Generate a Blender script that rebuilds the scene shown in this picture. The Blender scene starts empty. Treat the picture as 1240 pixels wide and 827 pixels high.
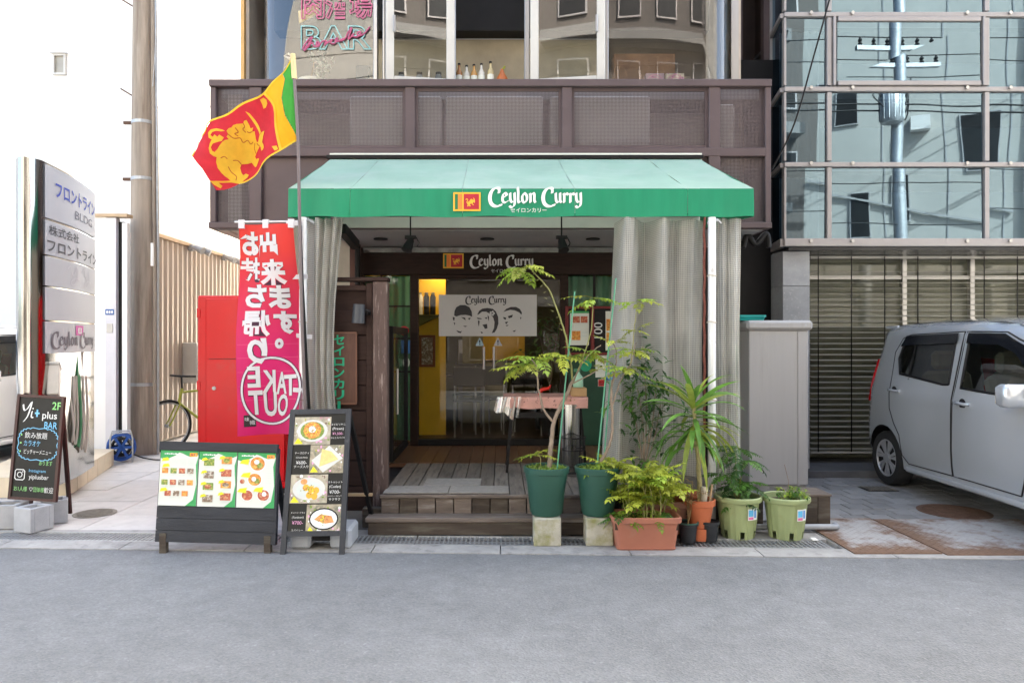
import bpy, bmesh, math, random
from mathutils import Vector, Matrix, noise
random.seed(7)
R = math.radians
S = bpy.context.scene
COL = S.collection
# ------------------------------------------------------------------ camera
CAMZ = 1.47
FPX, VX, VY = 870.0, 606.0, 413.5          # focal length and vanishing point of the photograph, in its pixels
cam = bpy.data.cameras.new('camera')
cam.sensor_width = 36.0
cam.lens = FPX / 1240 * 36.0
cam.shift_x = (620 - VX) / 1240
cam.clip_end = 500
cam_o = bpy.data.objects.new('camera', cam); COL.objects.link(cam_o)
cam_o.location = (0, 0, CAMZ); cam_o.rotation_euler = (R(90), 0, 0)
S.camera = cam_o
# ------------------------------------------------------------------ sky, sun, exposure
SUN_EL, SUN_AZ = R(47), R(35)               # azimuth clockwise from +Y: behind the shop, to the right
w = bpy.data.worlds.new('World'); S.world = w; w.use_nodes = True
nt = w.node_tree
sky = nt.nodes.new('ShaderNodeTexSky'); sky.sky_type = 'NISHITA'; sky.sun_disc = False
sky.sun_elevation = SUN_EL; sky.sun_rotation = SUN_AZ
sky.air_density = .7; sky.dust_density = 4.0; sky.ozone_density = 1.0
bg = nt.nodes['Background']; bg.inputs[1].default_value = 0.15
wb = nt.nodes.new('ShaderNodeVectorMath'); wb.operation = 'MULTIPLY'; wb.inputs[1].default_value = (1.0, 1.0, .90)   # the photograph's white balance
nt.links.new(sky.outputs[0], wb.inputs[0]); nt.links.new(wb.outputs[0], bg.inputs[0])
sun = bpy.data.lights.new('sun', 'SUN'); sun.energy = 4.0; sun.angle = R(0.53); sun.color = (1.0, 0.95, 0.87)
sun_o = bpy.data.objects.new('sun', sun); COL.objects.link(sun_o)
sdir = Vector((math.sin(SUN_AZ) * math.cos(SUN_EL), math.cos(SUN_AZ) * math.cos(SUN_EL), math.sin(SUN_EL)))
sun_o.rotation_euler = sdir.to_track_quat('Z', 'Y').to_euler(); sun_o.location = (0, 20, 30)
S.view_settings.view_transform = 'Standard'; S.view_settings.look = 'None'
S.view_settings.exposure = 3.1; S.view_settings.gamma = 1.0
S.render.film_transparent = False
S.cycles.max_bounces = 10; S.cycles.transparent_max_bounces = 24
S.cycles.use_denoising = True

# ------------------------------------------------------------------ helpers
def X(x, Y): return (x - VX) * Y / FPX          # photograph column -> metres at distance Y
def Z(y, Y): return CAMZ - (y - VY) * Y / FPX    # photograph row -> height at distance Y
def W(x, y, Y): return Vector((X(x, Y), Y, Z(y, Y)))
def GY(y, h=0.0): return FPX * (CAMZ - h) / (y - VY)   # distance of a ground point seen at row y

WORLD = set()
def tag(o, label=None, cat=None, group=None, kind=None):
    if label: o['label'] = label
    if cat: o['category'] = cat
    if group: o['group'] = group
    if kind: o['kind'] = kind
    return o
def thing(name, label, cat, loc=(0, 0, 0), group=None, rotz=None, kind=None):
    """Empty at a thing's base. With rotz given, parts are written in its own axes; else in world coordinates."""
    o = bpy.data.objects.new(name, None); COL.objects.link(o)
    o.empty_display_size = .1
    o.location = loc
    if rotz is None: WORLD.add(o.name)
    else: o.rotation_euler = (0, 0, rotz)
    return tag(o, label, cat, group, kind)
def link_mesh(name, me, parent=None):
    o = bpy.data.objects.new(name, me); COL.objects.link(o)
    if parent is not None:
        o.parent = parent
        if parent.type == 'EMPTY' and parent.name in WORLD: o.location = -Vector(parent.location)
    return o
def kids(o): return [c for c in bpy.data.objects if c.parent == o]
def copy_tree(o, parent=None):
    c = o.copy(); COL.objects.link(c); c.parent = parent
    if o.name in WORLD: WORLD.add(c.name)
    for ch in kids(o): copy_tree(ch, c)
    return c

def chamfer_box(x0, x1, y0, y1, z0, z1, b):
    bm = bmesh.new(); bmesh.ops.create_cube(bm, size=1)
    for v in bm.verts:
        v.co = Vector((x0 if v.co.x < 0 else x1, y0 if v.co.y < 0 else y1, z0 if v.co.z < 0 else z1))
    bmesh.ops.bevel(bm, geom=bm.edges[:], offset=b, segments=1, affect='EDGES', clamp_overlap=True)
    bm.verts.index_update()
    vs = [v.co.copy() for v in bm.verts]; fs = [[v.index for v in f.verts] for f in bm.faces]; bm.free()
    return vs, fs
BOXF = [(0, 1, 3, 2), (4, 6, 7, 5), (0, 4, 5, 1), (2, 3, 7, 6), (0, 2, 6, 4), (1, 5, 7, 3)]

class MB:
    def __init__(self): self.v = []; self.f = []
    def add(self, vs, fs, M=None):
        n = len(self.v)
        self.v += [tuple(M @ Vector(p)) if M is not None else tuple(p) for p in vs]
        self.f += [tuple(i + n for i in f) for f in fs]
        return self
    def box(self, x0, x1, y0, y1, z0, z1, b=0, M=None):
        x0, x1 = min(x0, x1), max(x0, x1); y0, y1 = min(y0, y1), max(y0, y1); z0, z1 = min(z0, z1), max(z0, z1)
        if b: return self.add(*chamfer_box(x0, x1, y0, y1, z0, z1, b), M=M)
        vs = [(x, y, z) for x in (x0, x1) for y in (y0, y1) for z in (z0, z1)]
        return self.add(vs, BOXF, M)
    def bar(self, p0, p1, wd, th, up=(0, 0, 1), b=0):
        """rectangular bar from p0 to p1: wd across, th along up"""
        p0, p1 = Vector(p0), Vector(p1); d = p1 - p0; L = d.length; d.normalize()
        u = Vector(up); s = d.cross(u)
        if s.length < 1e-5: s = d.cross(Vector((1, 0, 0)))
        s.normalize(); u = s.cross(d).normalized()
        M = Matrix((s, d, u)).transposed().to_4x4(); M.translation = p0
        return self.box(-wd / 2, wd / 2, 0, L, -th / 2, th / 2, b, M)
    def tube(self, pts, r, n=8, caps=True, closed=False):
        pts = [Vector(p) for p in pts]; k = len(pts)
        rs = r if isinstance(r, (list, tuple)) else [r] * k
        base = len(self.v); prev = None
        for i, p in enumerate(pts):
            a = pts[(i - 1) % k] if (i > 0 or closed) else p
            c = pts[(i + 1) % k] if (i < k - 1 or closed) else p
            d = (c - a).normalized() if (c - a).length > 1e-9 else Vector((0, 0, 1))
            if prev is None:
                u = d.orthogonal().normalized()
            else:
                u = prev - d * prev.dot(d)
                u = u.normalized() if u.length > 1e-6 else d.orthogonal().normalized()
            prev = u; w_ = d.cross(u)
            for j in range(n):
                t = 2 * math.pi * j / n
                self.v.append(tuple(p + (u * math.cos(t) + w_ * math.sin(t)) * rs[i]))
        for i in range(k - 1 + (1 if closed else 0)):
            i2 = (i + 1) % k
            for j in range(n):
                j2 = (j + 1) % n
                self.f.append((base + i * n + j, base + i * n + j2, base + i2 * n + j2, base + i2 * n + j))
        if caps and not closed:
            self.f.append(tuple(base + j for j in reversed(range(n))))
            self.f.append(tuple(base + (k - 1) * n + j for j in range(n)))
        return self
    def cyl(self, p0, p1, r, r1=None, n=16, caps=True):
        return self.tube([p0, p1], [r, r if r1 is None else r1], n, caps)
    def lathe(self, prof, c=(0, 0, 0), n=28, rib=None, skip=None, caps=(True, True)):
        base = len(self.v); k = len(prof)
        for i, (r, z) in enumerate(prof):
            for j in range(n):
                t = 2 * math.pi * j / n
                rr = r * (rib(t, i) if rib else 1)
                self.v.append((c[0] + rr * math.cos(t), c[1] + rr * math.sin(t), c[2] + z))
        for i in range(k - 1):
            for j in range(n):
                if skip and skip(i, j): continue
                j2 = (j + 1) % n
                self.f.append((base + i * n + j, base + i * n + j2, base + (i + 1) * n + j2, base + (i + 1) * n + j))
        if caps[0]: self.f.append(tuple(base + j for j in reversed(range(n))))
        if caps[1]: self.f.append(tuple(base + (k - 1) * n + j for j in range(n)))
        return self
    def grid(self, nu, nv, fn, wrap=False):
        base = len(self.v)
        for i in range(nu + 1):
            for j in range(nv + 1): self.v.append(tuple(fn(i / nu, j / nv)))
        for i in range(nu):
            for j in range(nv):
                a = base + i * (nv + 1) + j
                self.f.append((a, a + nv + 1, a + nv + 2, a + 1))
        return self
    def prism(self, pts, vec):
        """closed solid from a planar outline of 3D points pushed along vec"""
        pts = [Vector(p) for p in pts]; vec = Vector(vec); n = len(pts)
        nrm = Vector((0, 0, 0))
        for i in range(n): nrm += pts[i].cross(pts[(i + 1) % n])
        if nrm.dot(vec) > 0: pts.reverse()
        vs = pts + [p + vec for p in pts]
        fs = [tuple(range(n)), tuple(reversed(range(n, 2 * n)))] + [(i, n + i, n + (i + 1) % n, (i + 1) % n) for i in range(n)]
        return self.add(vs, fs)
    def rrect(self, secs, c=(0, 0, 0), k=5, caps=(True, True)):
        """loft of rounded rectangles (z, half width, half depth, corner radius)"""
        base = len(self.v); n = 4 * (k + 1)
        for z, a, b, r in secs:
            for q in range(4):
                sx, sy = ((1, 1), (-1, 1), (-1, -1), (1, -1))[q]
                for i in range(k + 1):
                    t = (q + i / k) * math.pi / 2
                    self.v.append((c[0] + sx * (a - r) + r * math.cos(t), c[1] + sy * (b - r) + r * math.sin(t), c[2] + z))
        for i in range(len(secs) - 1):
            for j in range(n):
                j2 = (j + 1) % n
                self.f.append((base + i * n + j, base + i * n + j2, base + (i + 1) * n + j2, base + (i + 1) * n + j))
        if caps[0]: self.f.append(tuple(base + j for j in reversed(range(n))))
        if caps[1]: self.f.append(tuple(base + (len(secs) - 1) * n + j for j in range(n)))
        return self
    def build(self, name, m, parent=None, smooth=None, label=None):
        me = bpy.data.meshes.new(name); me.from_pydata(self.v, [], self.f); me.update()
        if m is not None: me.materials.append(m)
        if smooth is not None:
            me.shade_smooth(); me.set_sharp_from_angle(angle=R(smooth))
        o = link_mesh(name, me, parent)
        if label: o['label'] = label
        return o
def struct(o): o['kind'] = 'structure'; return o
def stuff(o): o['kind'] = 'stuff'; return o
def spline(pts, n=6):
    """Catmull-Rom through points (any dimension)"""
    P = [Vector(p) for p in pts]; out = []
    for i in range(len(P) - 1):
        p0 = P[max(i - 1, 0)]; p1 = P[i]; p2 = P[i + 1]; p3 = P[min(i + 2, len(P) - 1)]
        for j in range(n):
            t = j / n
            out.append(.5 * ((2 * p1) + (p2 - p0) * t + (2 * p0 - 5 * p1 + 4 * p2 - p3) * t * t + (3 * p1 - p0 - 3 * p2 + p3) * t ** 3))
    out.append(P[-1]); return out

# ------------------------------------------------------------------ materials
def mat(name, col, rough=.6, metal=0.0, var=.12, vs=6.0, bump=0.0, bs=60.0, rnd=0.0, spec=.35, dirt=None, coat=0.0, stretch=None, translucent=0.0, alpha=1.0, rvar=0.0):
    m = bpy.data.materials.new(name); m.use_nodes = True
    n = m.node_tree.nodes; l = m.node_tree.links; b = n['Principled BSDF']
    b.inputs['Roughness'].default_value = rough; b.inputs['Metallic'].default_value = metal
    b.inputs['Specular IOR Level'].default_value = spec; b.inputs['Coat Weight'].default_value = coat
    b.inputs['Alpha'].default_value = alpha
    tc = n.new('ShaderNodeTexCoord'); src = tc.outputs['Object']
    if stretch:
        mp = n.new('ShaderNodeMapping'); mp.inputs['Scale'].default_value = stretch
        l.new(src, mp.inputs[0]); src = mp.outputs[0]
    if rnd:
        oi = n.new('ShaderNodeObjectInfo'); ad = n.new('ShaderNodeVectorMath'); ad.operation = 'ADD'
        sc = n.new('ShaderNodeVectorMath'); sc.operation = 'SCALE'; sc.inputs[0].default_value = (37, 53, 29)
        l.new(oi.outputs['Random'], sc.inputs['Scale']); l.new(src, ad.inputs[0]); l.new(sc.outputs[0], ad.inputs[1]); src = ad.outputs[0]
    no = n.new('ShaderNodeTexNoise'); no.inputs['Scale'].default_value = vs; no.inputs['Detail'].default_value = 5; no.inputs['Roughness'].default_value = .6
    l.new(src, no.inputs[0])
    mr = n.new('ShaderNodeMapRange'); mr.inputs[1].default_value = .25; mr.inputs[2].default_value = .75
    mr.inputs[3].default_value = 1 - var; mr.inputs[4].default_value = 1 + var
    l.new(no.outputs[0], mr.inputs[0]); fac = mr.outputs[0]
    if rnd:
        mr2 = n.new('ShaderNodeMapRange'); mr2.inputs[3].default_value = 1 - rnd; mr2.inputs[4].default_value = 1 + rnd
        l.new(oi.outputs['Random'], mr2.inputs[0])
        mu = n.new('ShaderNodeMath'); mu.operation = 'MULTIPLY'; l.new(fac, mu.inputs[0]); l.new(mr2.outputs[0], mu.inputs[1]); fac = mu.outputs[0]
    vm = n.new('ShaderNodeVectorMath'); vm.operation = 'SCALE'; vm.inputs[0].default_value = col
    l.new(fac, vm.inputs['Scale']); out = vm.outputs[0]
    if dirt:
        dc, dsz, lo, hi = dirt
        n2 = n.new('ShaderNodeTexNoise'); n2.inputs['Scale'].default_value = dsz; n2.inputs['Detail'].default_value = 8; n2.inputs['Roughness'].default_value = .65
        l.new(src, n2.inputs[0])
        rp = n.new('ShaderNodeMapRange'); rp.inputs[1].default_value = lo; rp.inputs[2].default_value = hi
        l.new(n2.outputs[0], rp.inputs[0])
        mx = n.new('ShaderNodeMix'); mx.data_type = 'RGBA'; l.new(rp.outputs[0], mx.inputs[0]); l.new(out, mx.inputs[6]); mx.inputs[7].default_value = (*dc, 1)
        out = mx.outputs[2]
    l.new(out, b.inputs['Base Color'])
    if rvar:
        rr = n.new('ShaderNodeMapRange'); rr.inputs[3].default_value = rough - rvar; rr.inputs[4].default_value = rough + rvar
        l.new(no.outputs[0], rr.inputs[0]); l.new(rr.outputs[0], b.inputs['Roughness'])
    if bump:
        n3 = n.new('ShaderNodeTexNoise'); n3.inputs['Scale'].default_value = bs; n3.inputs['Detail'].default_value = 4
        l.new(src, n3.inputs[0])
        bp = n.new('ShaderNodeBump'); bp.inputs['Strength'].default_value = bump; bp.inputs['Distance'].default_value = .01
        l.new(n3.outputs[0], bp.inputs['Height']); l.new(bp.outputs[0], b.inputs['Normal'])
    if translucent:
        tr = n.new('ShaderNodeBsdfTranslucent'); l.new(out, tr.inputs[0])
        ms = n.new('ShaderNodeMixShader'); ms.inputs[0].default_value = translucent
        l.new(b.outputs[0], ms.inputs[1]); l.new(tr.outputs[0], ms.inputs[2])
        l.new(ms.outputs[0], n['Material Output'].inputs[0])
    return m
def flat(name, col, rough=.6): return mat(name, col, rough, var=.03, vs=20)
def emis(name, col, st):
    m = bpy.data.materials.new(name); m.use_nodes = True; b = m.node_tree.nodes['Principled BSDF']
    b.inputs['Base Color'].default_value = (*col, 1); b.inputs['Emission Color'].default_value = (*col, 1); b.inputs['Emission Strength'].default_value = st
    return m
def glass(name, tint=(.9, .93, .92), refl=(1, 1, 1), base=.03, gain=1.0, rough=0.0, wave=0.0, wscale=1.5):
    """thin window pane: clear part plus mirror part that grows at glancing angles"""
    m = bpy.data.materials.new(name); m.use_nodes = True; n = m.node_tree.nodes; l = m.node_tree.links
    n.remove(n['Principled BSDF'])
    t = n.new('ShaderNodeBsdfTransparent'); t.inputs[0].default_value = (*tint, 1)
    g = n.new('ShaderNodeBsdfGlossy'); g.inputs[0].default_value = (*refl, 1); g.inputs['Roughness'].default_value = rough
    fr = n.new('ShaderNodeFresnel'); fr.inputs[0].default_value = 1.5
    ma = n.new('ShaderNodeMath'); ma.operation = 'MULTIPLY_ADD'; ma.inputs[1].default_value = gain; ma.inputs[2].default_value = base; ma.use_clamp = True
    l.new(fr.outputs[0], ma.inputs[0])
    mx = n.new('ShaderNodeMixShader'); l.new(ma.outputs[0], mx.inputs[0]); l.new(t.outputs[0], mx.inputs[1]); l.new(g.outputs[0], mx.inputs[2])
    l.new(mx.outputs[0], n['Material Output'].inputs[0])
    if wave:
        tc = n.new('ShaderNodeTexCoord'); no = n.new('ShaderNodeTexNoise'); no.inputs['Scale'].default_value = wscale; no.inputs['Detail'].default_value = 1
        l.new(tc.outputs['Object'], no.inputs[0]); bp = n.new('ShaderNodeBump'); bp.inputs['Strength'].default_value = wave; bp.inputs['Distance'].default_value = .05
        l.new(no.outputs[0], bp.inputs['Height']); l.new(bp.outputs[0], g.inputs['Normal'])
    return m
def cells(m_name, col, pitch, hole, axes=('X', 'Z'), rough=.5, hole_alpha=1.0, line_col=None, square=False, translucent=0.0, film=None):
    """sheet with a regular pattern of openings (perforated steel, scrim-reinforced vinyl)"""
    m = bpy.data.materials.new(m_name); m.use_nodes = True; n = m.node_tree.nodes; l = m.node_tree.links; b = n['Principled BSDF']
    b.inputs['Base Color'].default_value = (*col, 1); b.inputs['Roughness'].default_value = rough
    tc = n.new('ShaderNodeTexCoord'); sp = n.new('ShaderNodeSeparateXYZ'); l.new(tc.outputs['UV' if axes == 'UV' else 'Object'], sp.inputs[0])
    ds = []
    for a in (('X', 'Y') if axes == 'UV' else axes):
        dv = n.new('ShaderNodeMath'); dv.operation = 'DIVIDE'; dv.inputs[1].default_value = pitch; l.new(sp.outputs[a], dv.inputs[0])
        fr = n.new('ShaderNodeMath'); fr.operation = 'FRACT'; l.new(dv.outputs[0], fr.inputs[0])
        su = n.new('ShaderNodeMath'); su.operation = 'SUBTRACT'; su.inputs[1].default_value = .5; l.new(fr.outputs[0], su.inputs[0])
        ab = n.new('ShaderNodeMath'); ab.operation = 'ABSOLUTE'; l.new(su.outputs[0], ab.inputs[0]); ds.append(ab)
    if square:
        c = n.new('ShaderNodeMath'); c.operation = 'MAXIMUM'; l.new(ds[0].outputs[0], c.inputs[0]); l.new(ds[1].outputs[0], c.inputs[1])
    else:
        p = [n.new('ShaderNodeMath') for _ in range(2)]
        for q, d in zip(p, ds): q.operation = 'MULTIPLY'; l.new(d.outputs[0], q.inputs[0]); l.new(d.outputs[0], q.inputs[1])
        a_ = n.new('ShaderNodeMath'); a_.operation = 'ADD'; l.new(p[0].outputs[0], a_.inputs[0]); l.new(p[1].outputs[0], a_.inputs[1])
        c = n.new('ShaderNodeMath'); c.operation = 'SQRT'; l.new(a_.outputs[0], c.inputs[0])
    lt = n.new('ShaderNodeMath'); lt.operation = 'LESS_THAN'; lt.inputs[1].default_value = hole; l.new(c.outputs[0], lt.inputs[0])
    sc = n.new('ShaderNodeMath'); sc.operation = 'MULTIPLY'; sc.inputs[1].default_value = hole_alpha; l.new(lt.outputs[0], sc.inputs[0])
    body = b.outputs[0]
    no = n.new('ShaderNodeTexNoise'); no.inputs['Scale'].default_value = 3; no.inputs['Detail'].default_value = 5; l.new(tc.outputs['Object'], no.inputs[0])
    mr = n.new('ShaderNodeMapRange'); mr.inputs[1].default_value = .3; mr.inputs[2].default_value = .7; mr.inputs[3].default_value = .82; mr.inputs[4].default_value = 1.12; l.new(no.outputs[0], mr.inputs[0])
    vm = n.new('ShaderNodeVectorMath'); vm.operation = 'SCALE'; vm.inputs[0].default_value = col; l.new(mr.outputs[0], vm.inputs['Scale']); l.new(vm.outputs[0], b.inputs['Base Color'])
    if translucent:
        tr = n.new('ShaderNodeBsdfTranslucent'); l.new(vm.outputs[0], tr.inputs[0])
        ms = n.new('ShaderNodeMixShader'); ms.inputs[0].default_value = translucent; l.new(b.outputs[0], ms.inputs[1]); l.new(tr.outputs[0], ms.inputs[2]); body = ms.outputs[0]
    tp = n.new('ShaderNodeBsdfTransparent')
    if film: tp.inputs[0].default_value = (*film, 1)
    mx = n.new('ShaderNodeMixShader'); l.new(sc.outputs[0], mx.inputs[0]); l.new(body, mx.inputs[1]); l.new(tp.outputs[0], mx.inputs[2])
    l.new(mx.outputs[0], n['Material Output'].inputs[0])
    return m

# ------------------------------------------------------------------ flat lettering
_tc = {}
def text_geo(s, bold=0.0, res=3):
    k = (s, bold, res)
    if k not in _tc:
        cu = bpy.data.curves.new('t', 'FONT'); cu.body = s; cu.size = 1; cu.resolution_u = res; cu.offset = bold
        cu.align_x = 'CENTER'; cu.align_y = 'CENTER'; cu.fill_mode = 'FRONT'
        ob = bpy.data.objects.new('t', cu); COL.objects.link(ob)
        dg = bpy.context.evaluated_depsgraph_get(); me = bpy.data.meshes.new_from_object(ob.evaluated_get(dg))
        vs = [(v.co.x, v.co.y) for v in me.vertices]; fs = [tuple(p.vertices) for p in me.polygons]
        bpy.data.objects.remove(ob); bpy.data.curves.remove(cu); bpy.data.meshes.remove(me)
        if vs:
            x0 = min(v[0] for v in vs); x1 = max(v[0] for v in vs); y0 = min(v[1] for v in vs); y1 = max(v[1] for v in vs)
            vs = [((a - (x0 + x1) / 2), (b - (y0 + y1) / 2)) for a, b in vs]; _tc[k] = (vs, fs, x1 - x0, y1 - y0)
        else: _tc[k] = ([], [], 1, 1)
    return _tc[k]
class D2:
    """flat print: polygons in (u, v), later laid on a surface"""
    def __init__(self): self.v = []; self.f = []
    def raw(self, vs, fs):
        n = len(self.v); self.v += list(vs); self.f += [tuple(i + n for i in f) for f in fs]; return self
    def text(self, s, u, v, h=None, wd=None, bold=0.0, mirror=False, rot=0, res=3):
        vs, fs, tw, th = text_geo(s, bold, res)
        if not vs: return self
        sy = h / th if h else wd / tw
        sx = wd / tw if wd else sy
        c, s_ = math.cos(rot), math.sin(rot); o = []
        for a, b in vs:
            a, b = a * sx * (-1 if mirror else 1), b * sy
            o.append((u + a * c - b * s_, v + a * s_ + b * c))
        return self.raw(o, fs)
    def poly(self, pts): return self.raw(list(pts), [tuple(range(len(pts)))])
    def rect(self, u0, u1, v0, v1): return self.poly([(u0, v0), (u1, v0), (u1, v1), (u0, v1)])
    def disc(self, u, v, a, b=None, n=20, rot=0):
        b = b or a
        return self.poly([(u + a * math.cos(2 * math.pi * i / n + rot), v + b * math.sin(2 * math.pi * i / n + rot)) for i in range(n)])
    def line(self, pts, wd, closed=False):
        pts = [Vector(p[:2]) for p in pts]; k = len(pts)
        for i in range(k if closed else k - 1):
            a, b = pts[i], pts[(i + 1) % k]; d = (b - a)
            if d.length < 1e-7: continue
            d.normalize(); nn = Vector((-d.y, d.x)) * wd / 2; e = d * wd * .3
            self.poly([a - nn - e, b - nn + e, b + nn + e, a + nn - e])
        return self
    def nib(self, pts, wd, ang=R(38), th=None):
        """pen stroke with a broad nib held at a fixed angle"""
        th = th or wd * .28
        a = Vector((math.cos(ang), math.sin(ang))) * wd / 2; b = Vector((-math.sin(ang), math.cos(ang))) * th / 2
        cor = [a + b, a - b, -a - b, -a + b]
        for i in range(len(pts) - 1):
            P = [Vector(pts[i][:2]) + c for c in cor] + [Vector(pts[i + 1][:2]) + c for c in cor]
            self.poly(hull(P))
        return self
    def cut(self, step, u0, v0, u1, v1):
        bm = bmesh.new(); vs = [bm.verts.new((a[0], a[1], 0)) for a in self.v]
        for f in self.f:
            try: bm.faces.new([vs[i] for i in f])
            except ValueError: pass
        for ax, lo, hi in ((0, u0, u1), (1, v0, v1)):
            k = int((hi - lo) / step) + 1
            for i in range(k + 1):
                co = [0, 0, 0]; co[ax] = lo + i * step; no = [0, 0, 0]; no[ax] = 1
                bmesh.ops.bisect_plane(bm, geom=bm.verts[:] + bm.edges[:] + bm.faces[:], plane_co=co, plane_no=no, dist=1e-6)
        bm.verts.index_update()
        self.v = [(v.co.x, v.co.y) for v in bm.verts]; self.f = [tuple(v.index for v in f.verts) for f in bm.faces]; bm.free()
        return self
    def lay(self, fn, name, m, parent, lift=0.0, smooth=None):
        """fn(u, v) -> point; faces are fanned out a hair each so that overlapping strokes never coincide"""
        mb = MB(); mb.v = [tuple(fn(a[0], a[1])) for a in self.v]; mb.f = list(self.f)
        return mb.build(name, m, parent, smooth)
    def plane(self, o, u, v, name, m, parent, eps=0.00003):
        o, u, v = Vector(o), Vector(u).normalized(), Vector(v).normalized(); nn = u.cross(v)
        mb = MB(); k = 0
        seen = {}
        for f in self.f:
            key = min(f); base = len(mb.v)
            e = (k % 40) * eps; k += 1
            mb.v += [tuple(o + u * self.v[i][0] + v * self.v[i][1] + nn * e) for i in f]
            mb.f.append(tuple(range(base, base + len(f))))
        return mb.build(name, m, parent)
def hull(P):
    P = sorted(set((round(p[0], 6), round(p[1], 6)) for p in P))
    def half(Q):
        h = []
        for p in Q:
            while len(h) > 1 and (h[-1][0] - h[-2][0]) * (p[1] - h[-2][1]) - (h[-1][1] - h[-2][1]) * (p[0] - h[-2][0]) <= 0: h.pop()
            h.append(p)
        return h
    a = half(P); b = half(P[::-1]); return a[:-1] + b[:-1]
# pen-lettered name, x-height 1
GL = {
 'C': ([[(.98, 1.36), (.84, 1.46), (.50, 1.40), (.20, 1.05), (.08, .50), (.20, -.02), (.56, -.30), (.98, -.28), (1.12, -.14)], [(.92, 1.44), (.98, 1.20), (.94, .98)]], 1.16, .34),
 'e': ([[(.10, .52), (.46, .72), (.42, .93), (.24, .95), (.09, .62), (.12, .18), (.34, .05), (.58, .20)]], .66, .24),
 'y': ([[(.10, .95), (.13, .35), (.27, .10), (.44, .18)], [(.52, .98), (.55, .30), (.50, -.20), (.26, -.42), (.06, -.28)]], .70, .24),
 'l': ([[(.08, 1.52), (.13, 1.05), (.12, .35), (.20, .06), (.34, .14)]], .40, .24),
 'o': ([[(.26, .97), (.08, .68), (.10, .26), (.28, .04), (.50, .28), (.50, .72), (.28, .95)]], .68, .24),
 'n': ([[(.06, .90), (.13, .80), (.13, .08)], [(.15, .72), (.36, .96), (.50, .82), (.50, .25), (.60, .08)]], .74, .24),
 'u': ([[(.08, .95), (.12, .30), (.26, .06), (.44, .22)], [(.50, .96), (.51, .25), (.62, .08)]], .72, .24),
 'r': ([[(.06, .90), (.13, .80), (.13, .08)], [(.16, .72), (.34, .95), (.48, .80)]], .54, .24),
 ' ': ([], .42, 0)}
def pen_name(s, u, v, xh, gap=.05):
    """write s with its baseline centred at (u, v); one flat print for each word"""
    tot = sum(GL[c][1] + gap for c in s); a = u - tot * xh / 2; out = [D2()]
    for c in s:
        st, adv, nw = GL[c]
        if c == ' ': out.append(D2())
        for k, pts in enumerate(st):
            pp = [(a + p[0] * xh, v + p[1] * xh) for p in spline(pts, 4)]
            out[-1].nib(pp, nw * xh * (1 if k == 0 or c != 'C' else .7), R(20 if c == 'C' else 35))
        a += (adv + gap) * xh
    return out
# ================================================================== palette
M = {}
def asphalt():
    m = bpy.data.materials.new('asphalt'); m.use_nodes = True; n = m.node_tree.nodes; l = m.node_tree.links; b = n['Principled BSDF']
    b.inputs['Roughness'].default_value = .85; b.inputs['Specular IOR Level'].default_value = .3
    tc = n.new('ShaderNodeTexCoord')
    def nz(sc, det, lo, hi, a, c):
        t = n.new('ShaderNodeTexNoise'); t.inputs['Scale'].default_value = sc; t.inputs['Detail'].default_value = det; t.inputs['Roughness'].default_value = .65; l.new(tc.outputs['Object'], t.inputs[0])
        r = n.new('ShaderNodeMapRange'); r.inputs[1].default_value = lo; r.inputs[2].default_value = hi; r.inputs[3].default_value = a; r.inputs[4].default_value = c; l.new(t.outputs[0], r.inputs[0]); return t, r
    vo = n.new('ShaderNodeTexVoronoi'); vo.inputs['Scale'].default_value = 95; l.new(tc.outputs['Object'], vo.inputs[0])
    sp = n.new('ShaderNodeSeparateColor'); l.new(vo.outputs['Color'], sp.inputs[0])
    r0 = n.new('ShaderNodeMapRange'); r0.inputs[3].default_value = .90; r0.inputs[4].default_value = 1.10; l.new(sp.outputs[0], r0.inputs[0])
    t1, r1 = nz(.55, 6, .3, .7, .82, 1.15); t2, r2 = nz(45, 3, .3, .7, .92, 1.08); t3, r3 = nz(7, 4, .3, .7, .89, 1.11)
    sk = n.new('ShaderNodeMapRange'); sk.inputs[1].default_value = .955; sk.inputs[2].default_value = .965; sk.inputs[3].default_value = 1.0; sk.inputs[4].default_value = 1.16; l.new(sp.outputs[1], sk.inputs[0])
    t4, r4 = nz(1.7, 5, .64, .72, 1.0, .82)
    f = r0.outputs[0]
    for r in (r1, r2, r3, r4, sk):
        mu = n.new('ShaderNodeMath'); mu.operation = 'MULTIPLY'; l.new(f, mu.inputs[0]); l.new(r.outputs[0], mu.inputs[1]); f = mu.outputs[0]
    vm = n.new('ShaderNodeVectorMath'); vm.operation = 'SCALE'; vm.inputs[0].default_value = (.163, .167, .170); l.new(f, vm.inputs['Scale']); l.new(vm.outputs[0], b.inputs['Base Color'])
    bp = n.new('ShaderNodeBump'); bp.inputs['Strength'].default_value = .6; bp.inputs['Distance'].default_value = .006; l.new(vo.outputs['Distance'], bp.inputs['Height']); l.new(bp.outputs[0], b.inputs['Normal'])
    return m
M['asphalt'] = asphalt()
M['ground'] = mat('ground_concrete', (.30, .29, .28), .9, bump=.2)
M['kerb'] = mat('kerb_concrete', (.33, .32, .305), .88, var=.2, vs=7, bump=.3, bs=120, dirt=((.17, .165, .16), 9, .52, .75))
M['paver'] = mat('path_tile', (.50, .475, .45), .75, var=.1, vs=8, bump=.12, bs=90, rnd=.07, dirt=((.30, .28, .26), 5, .58, .85))
M['paver2'] = mat('driveway_tile', (.225, .222, .22), .7, var=.14, vs=9, bump=.15, bs=90, rnd=.16, dirt=((.15, .135, .12), 6, .55, .8))
M['joint'] = mat('joint_mortar', (.13, .125, .12), .95)
M['darkstone'] = mat('dark_stone', (.10, .10, .105), .55, var=.2, vs=8)
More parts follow.
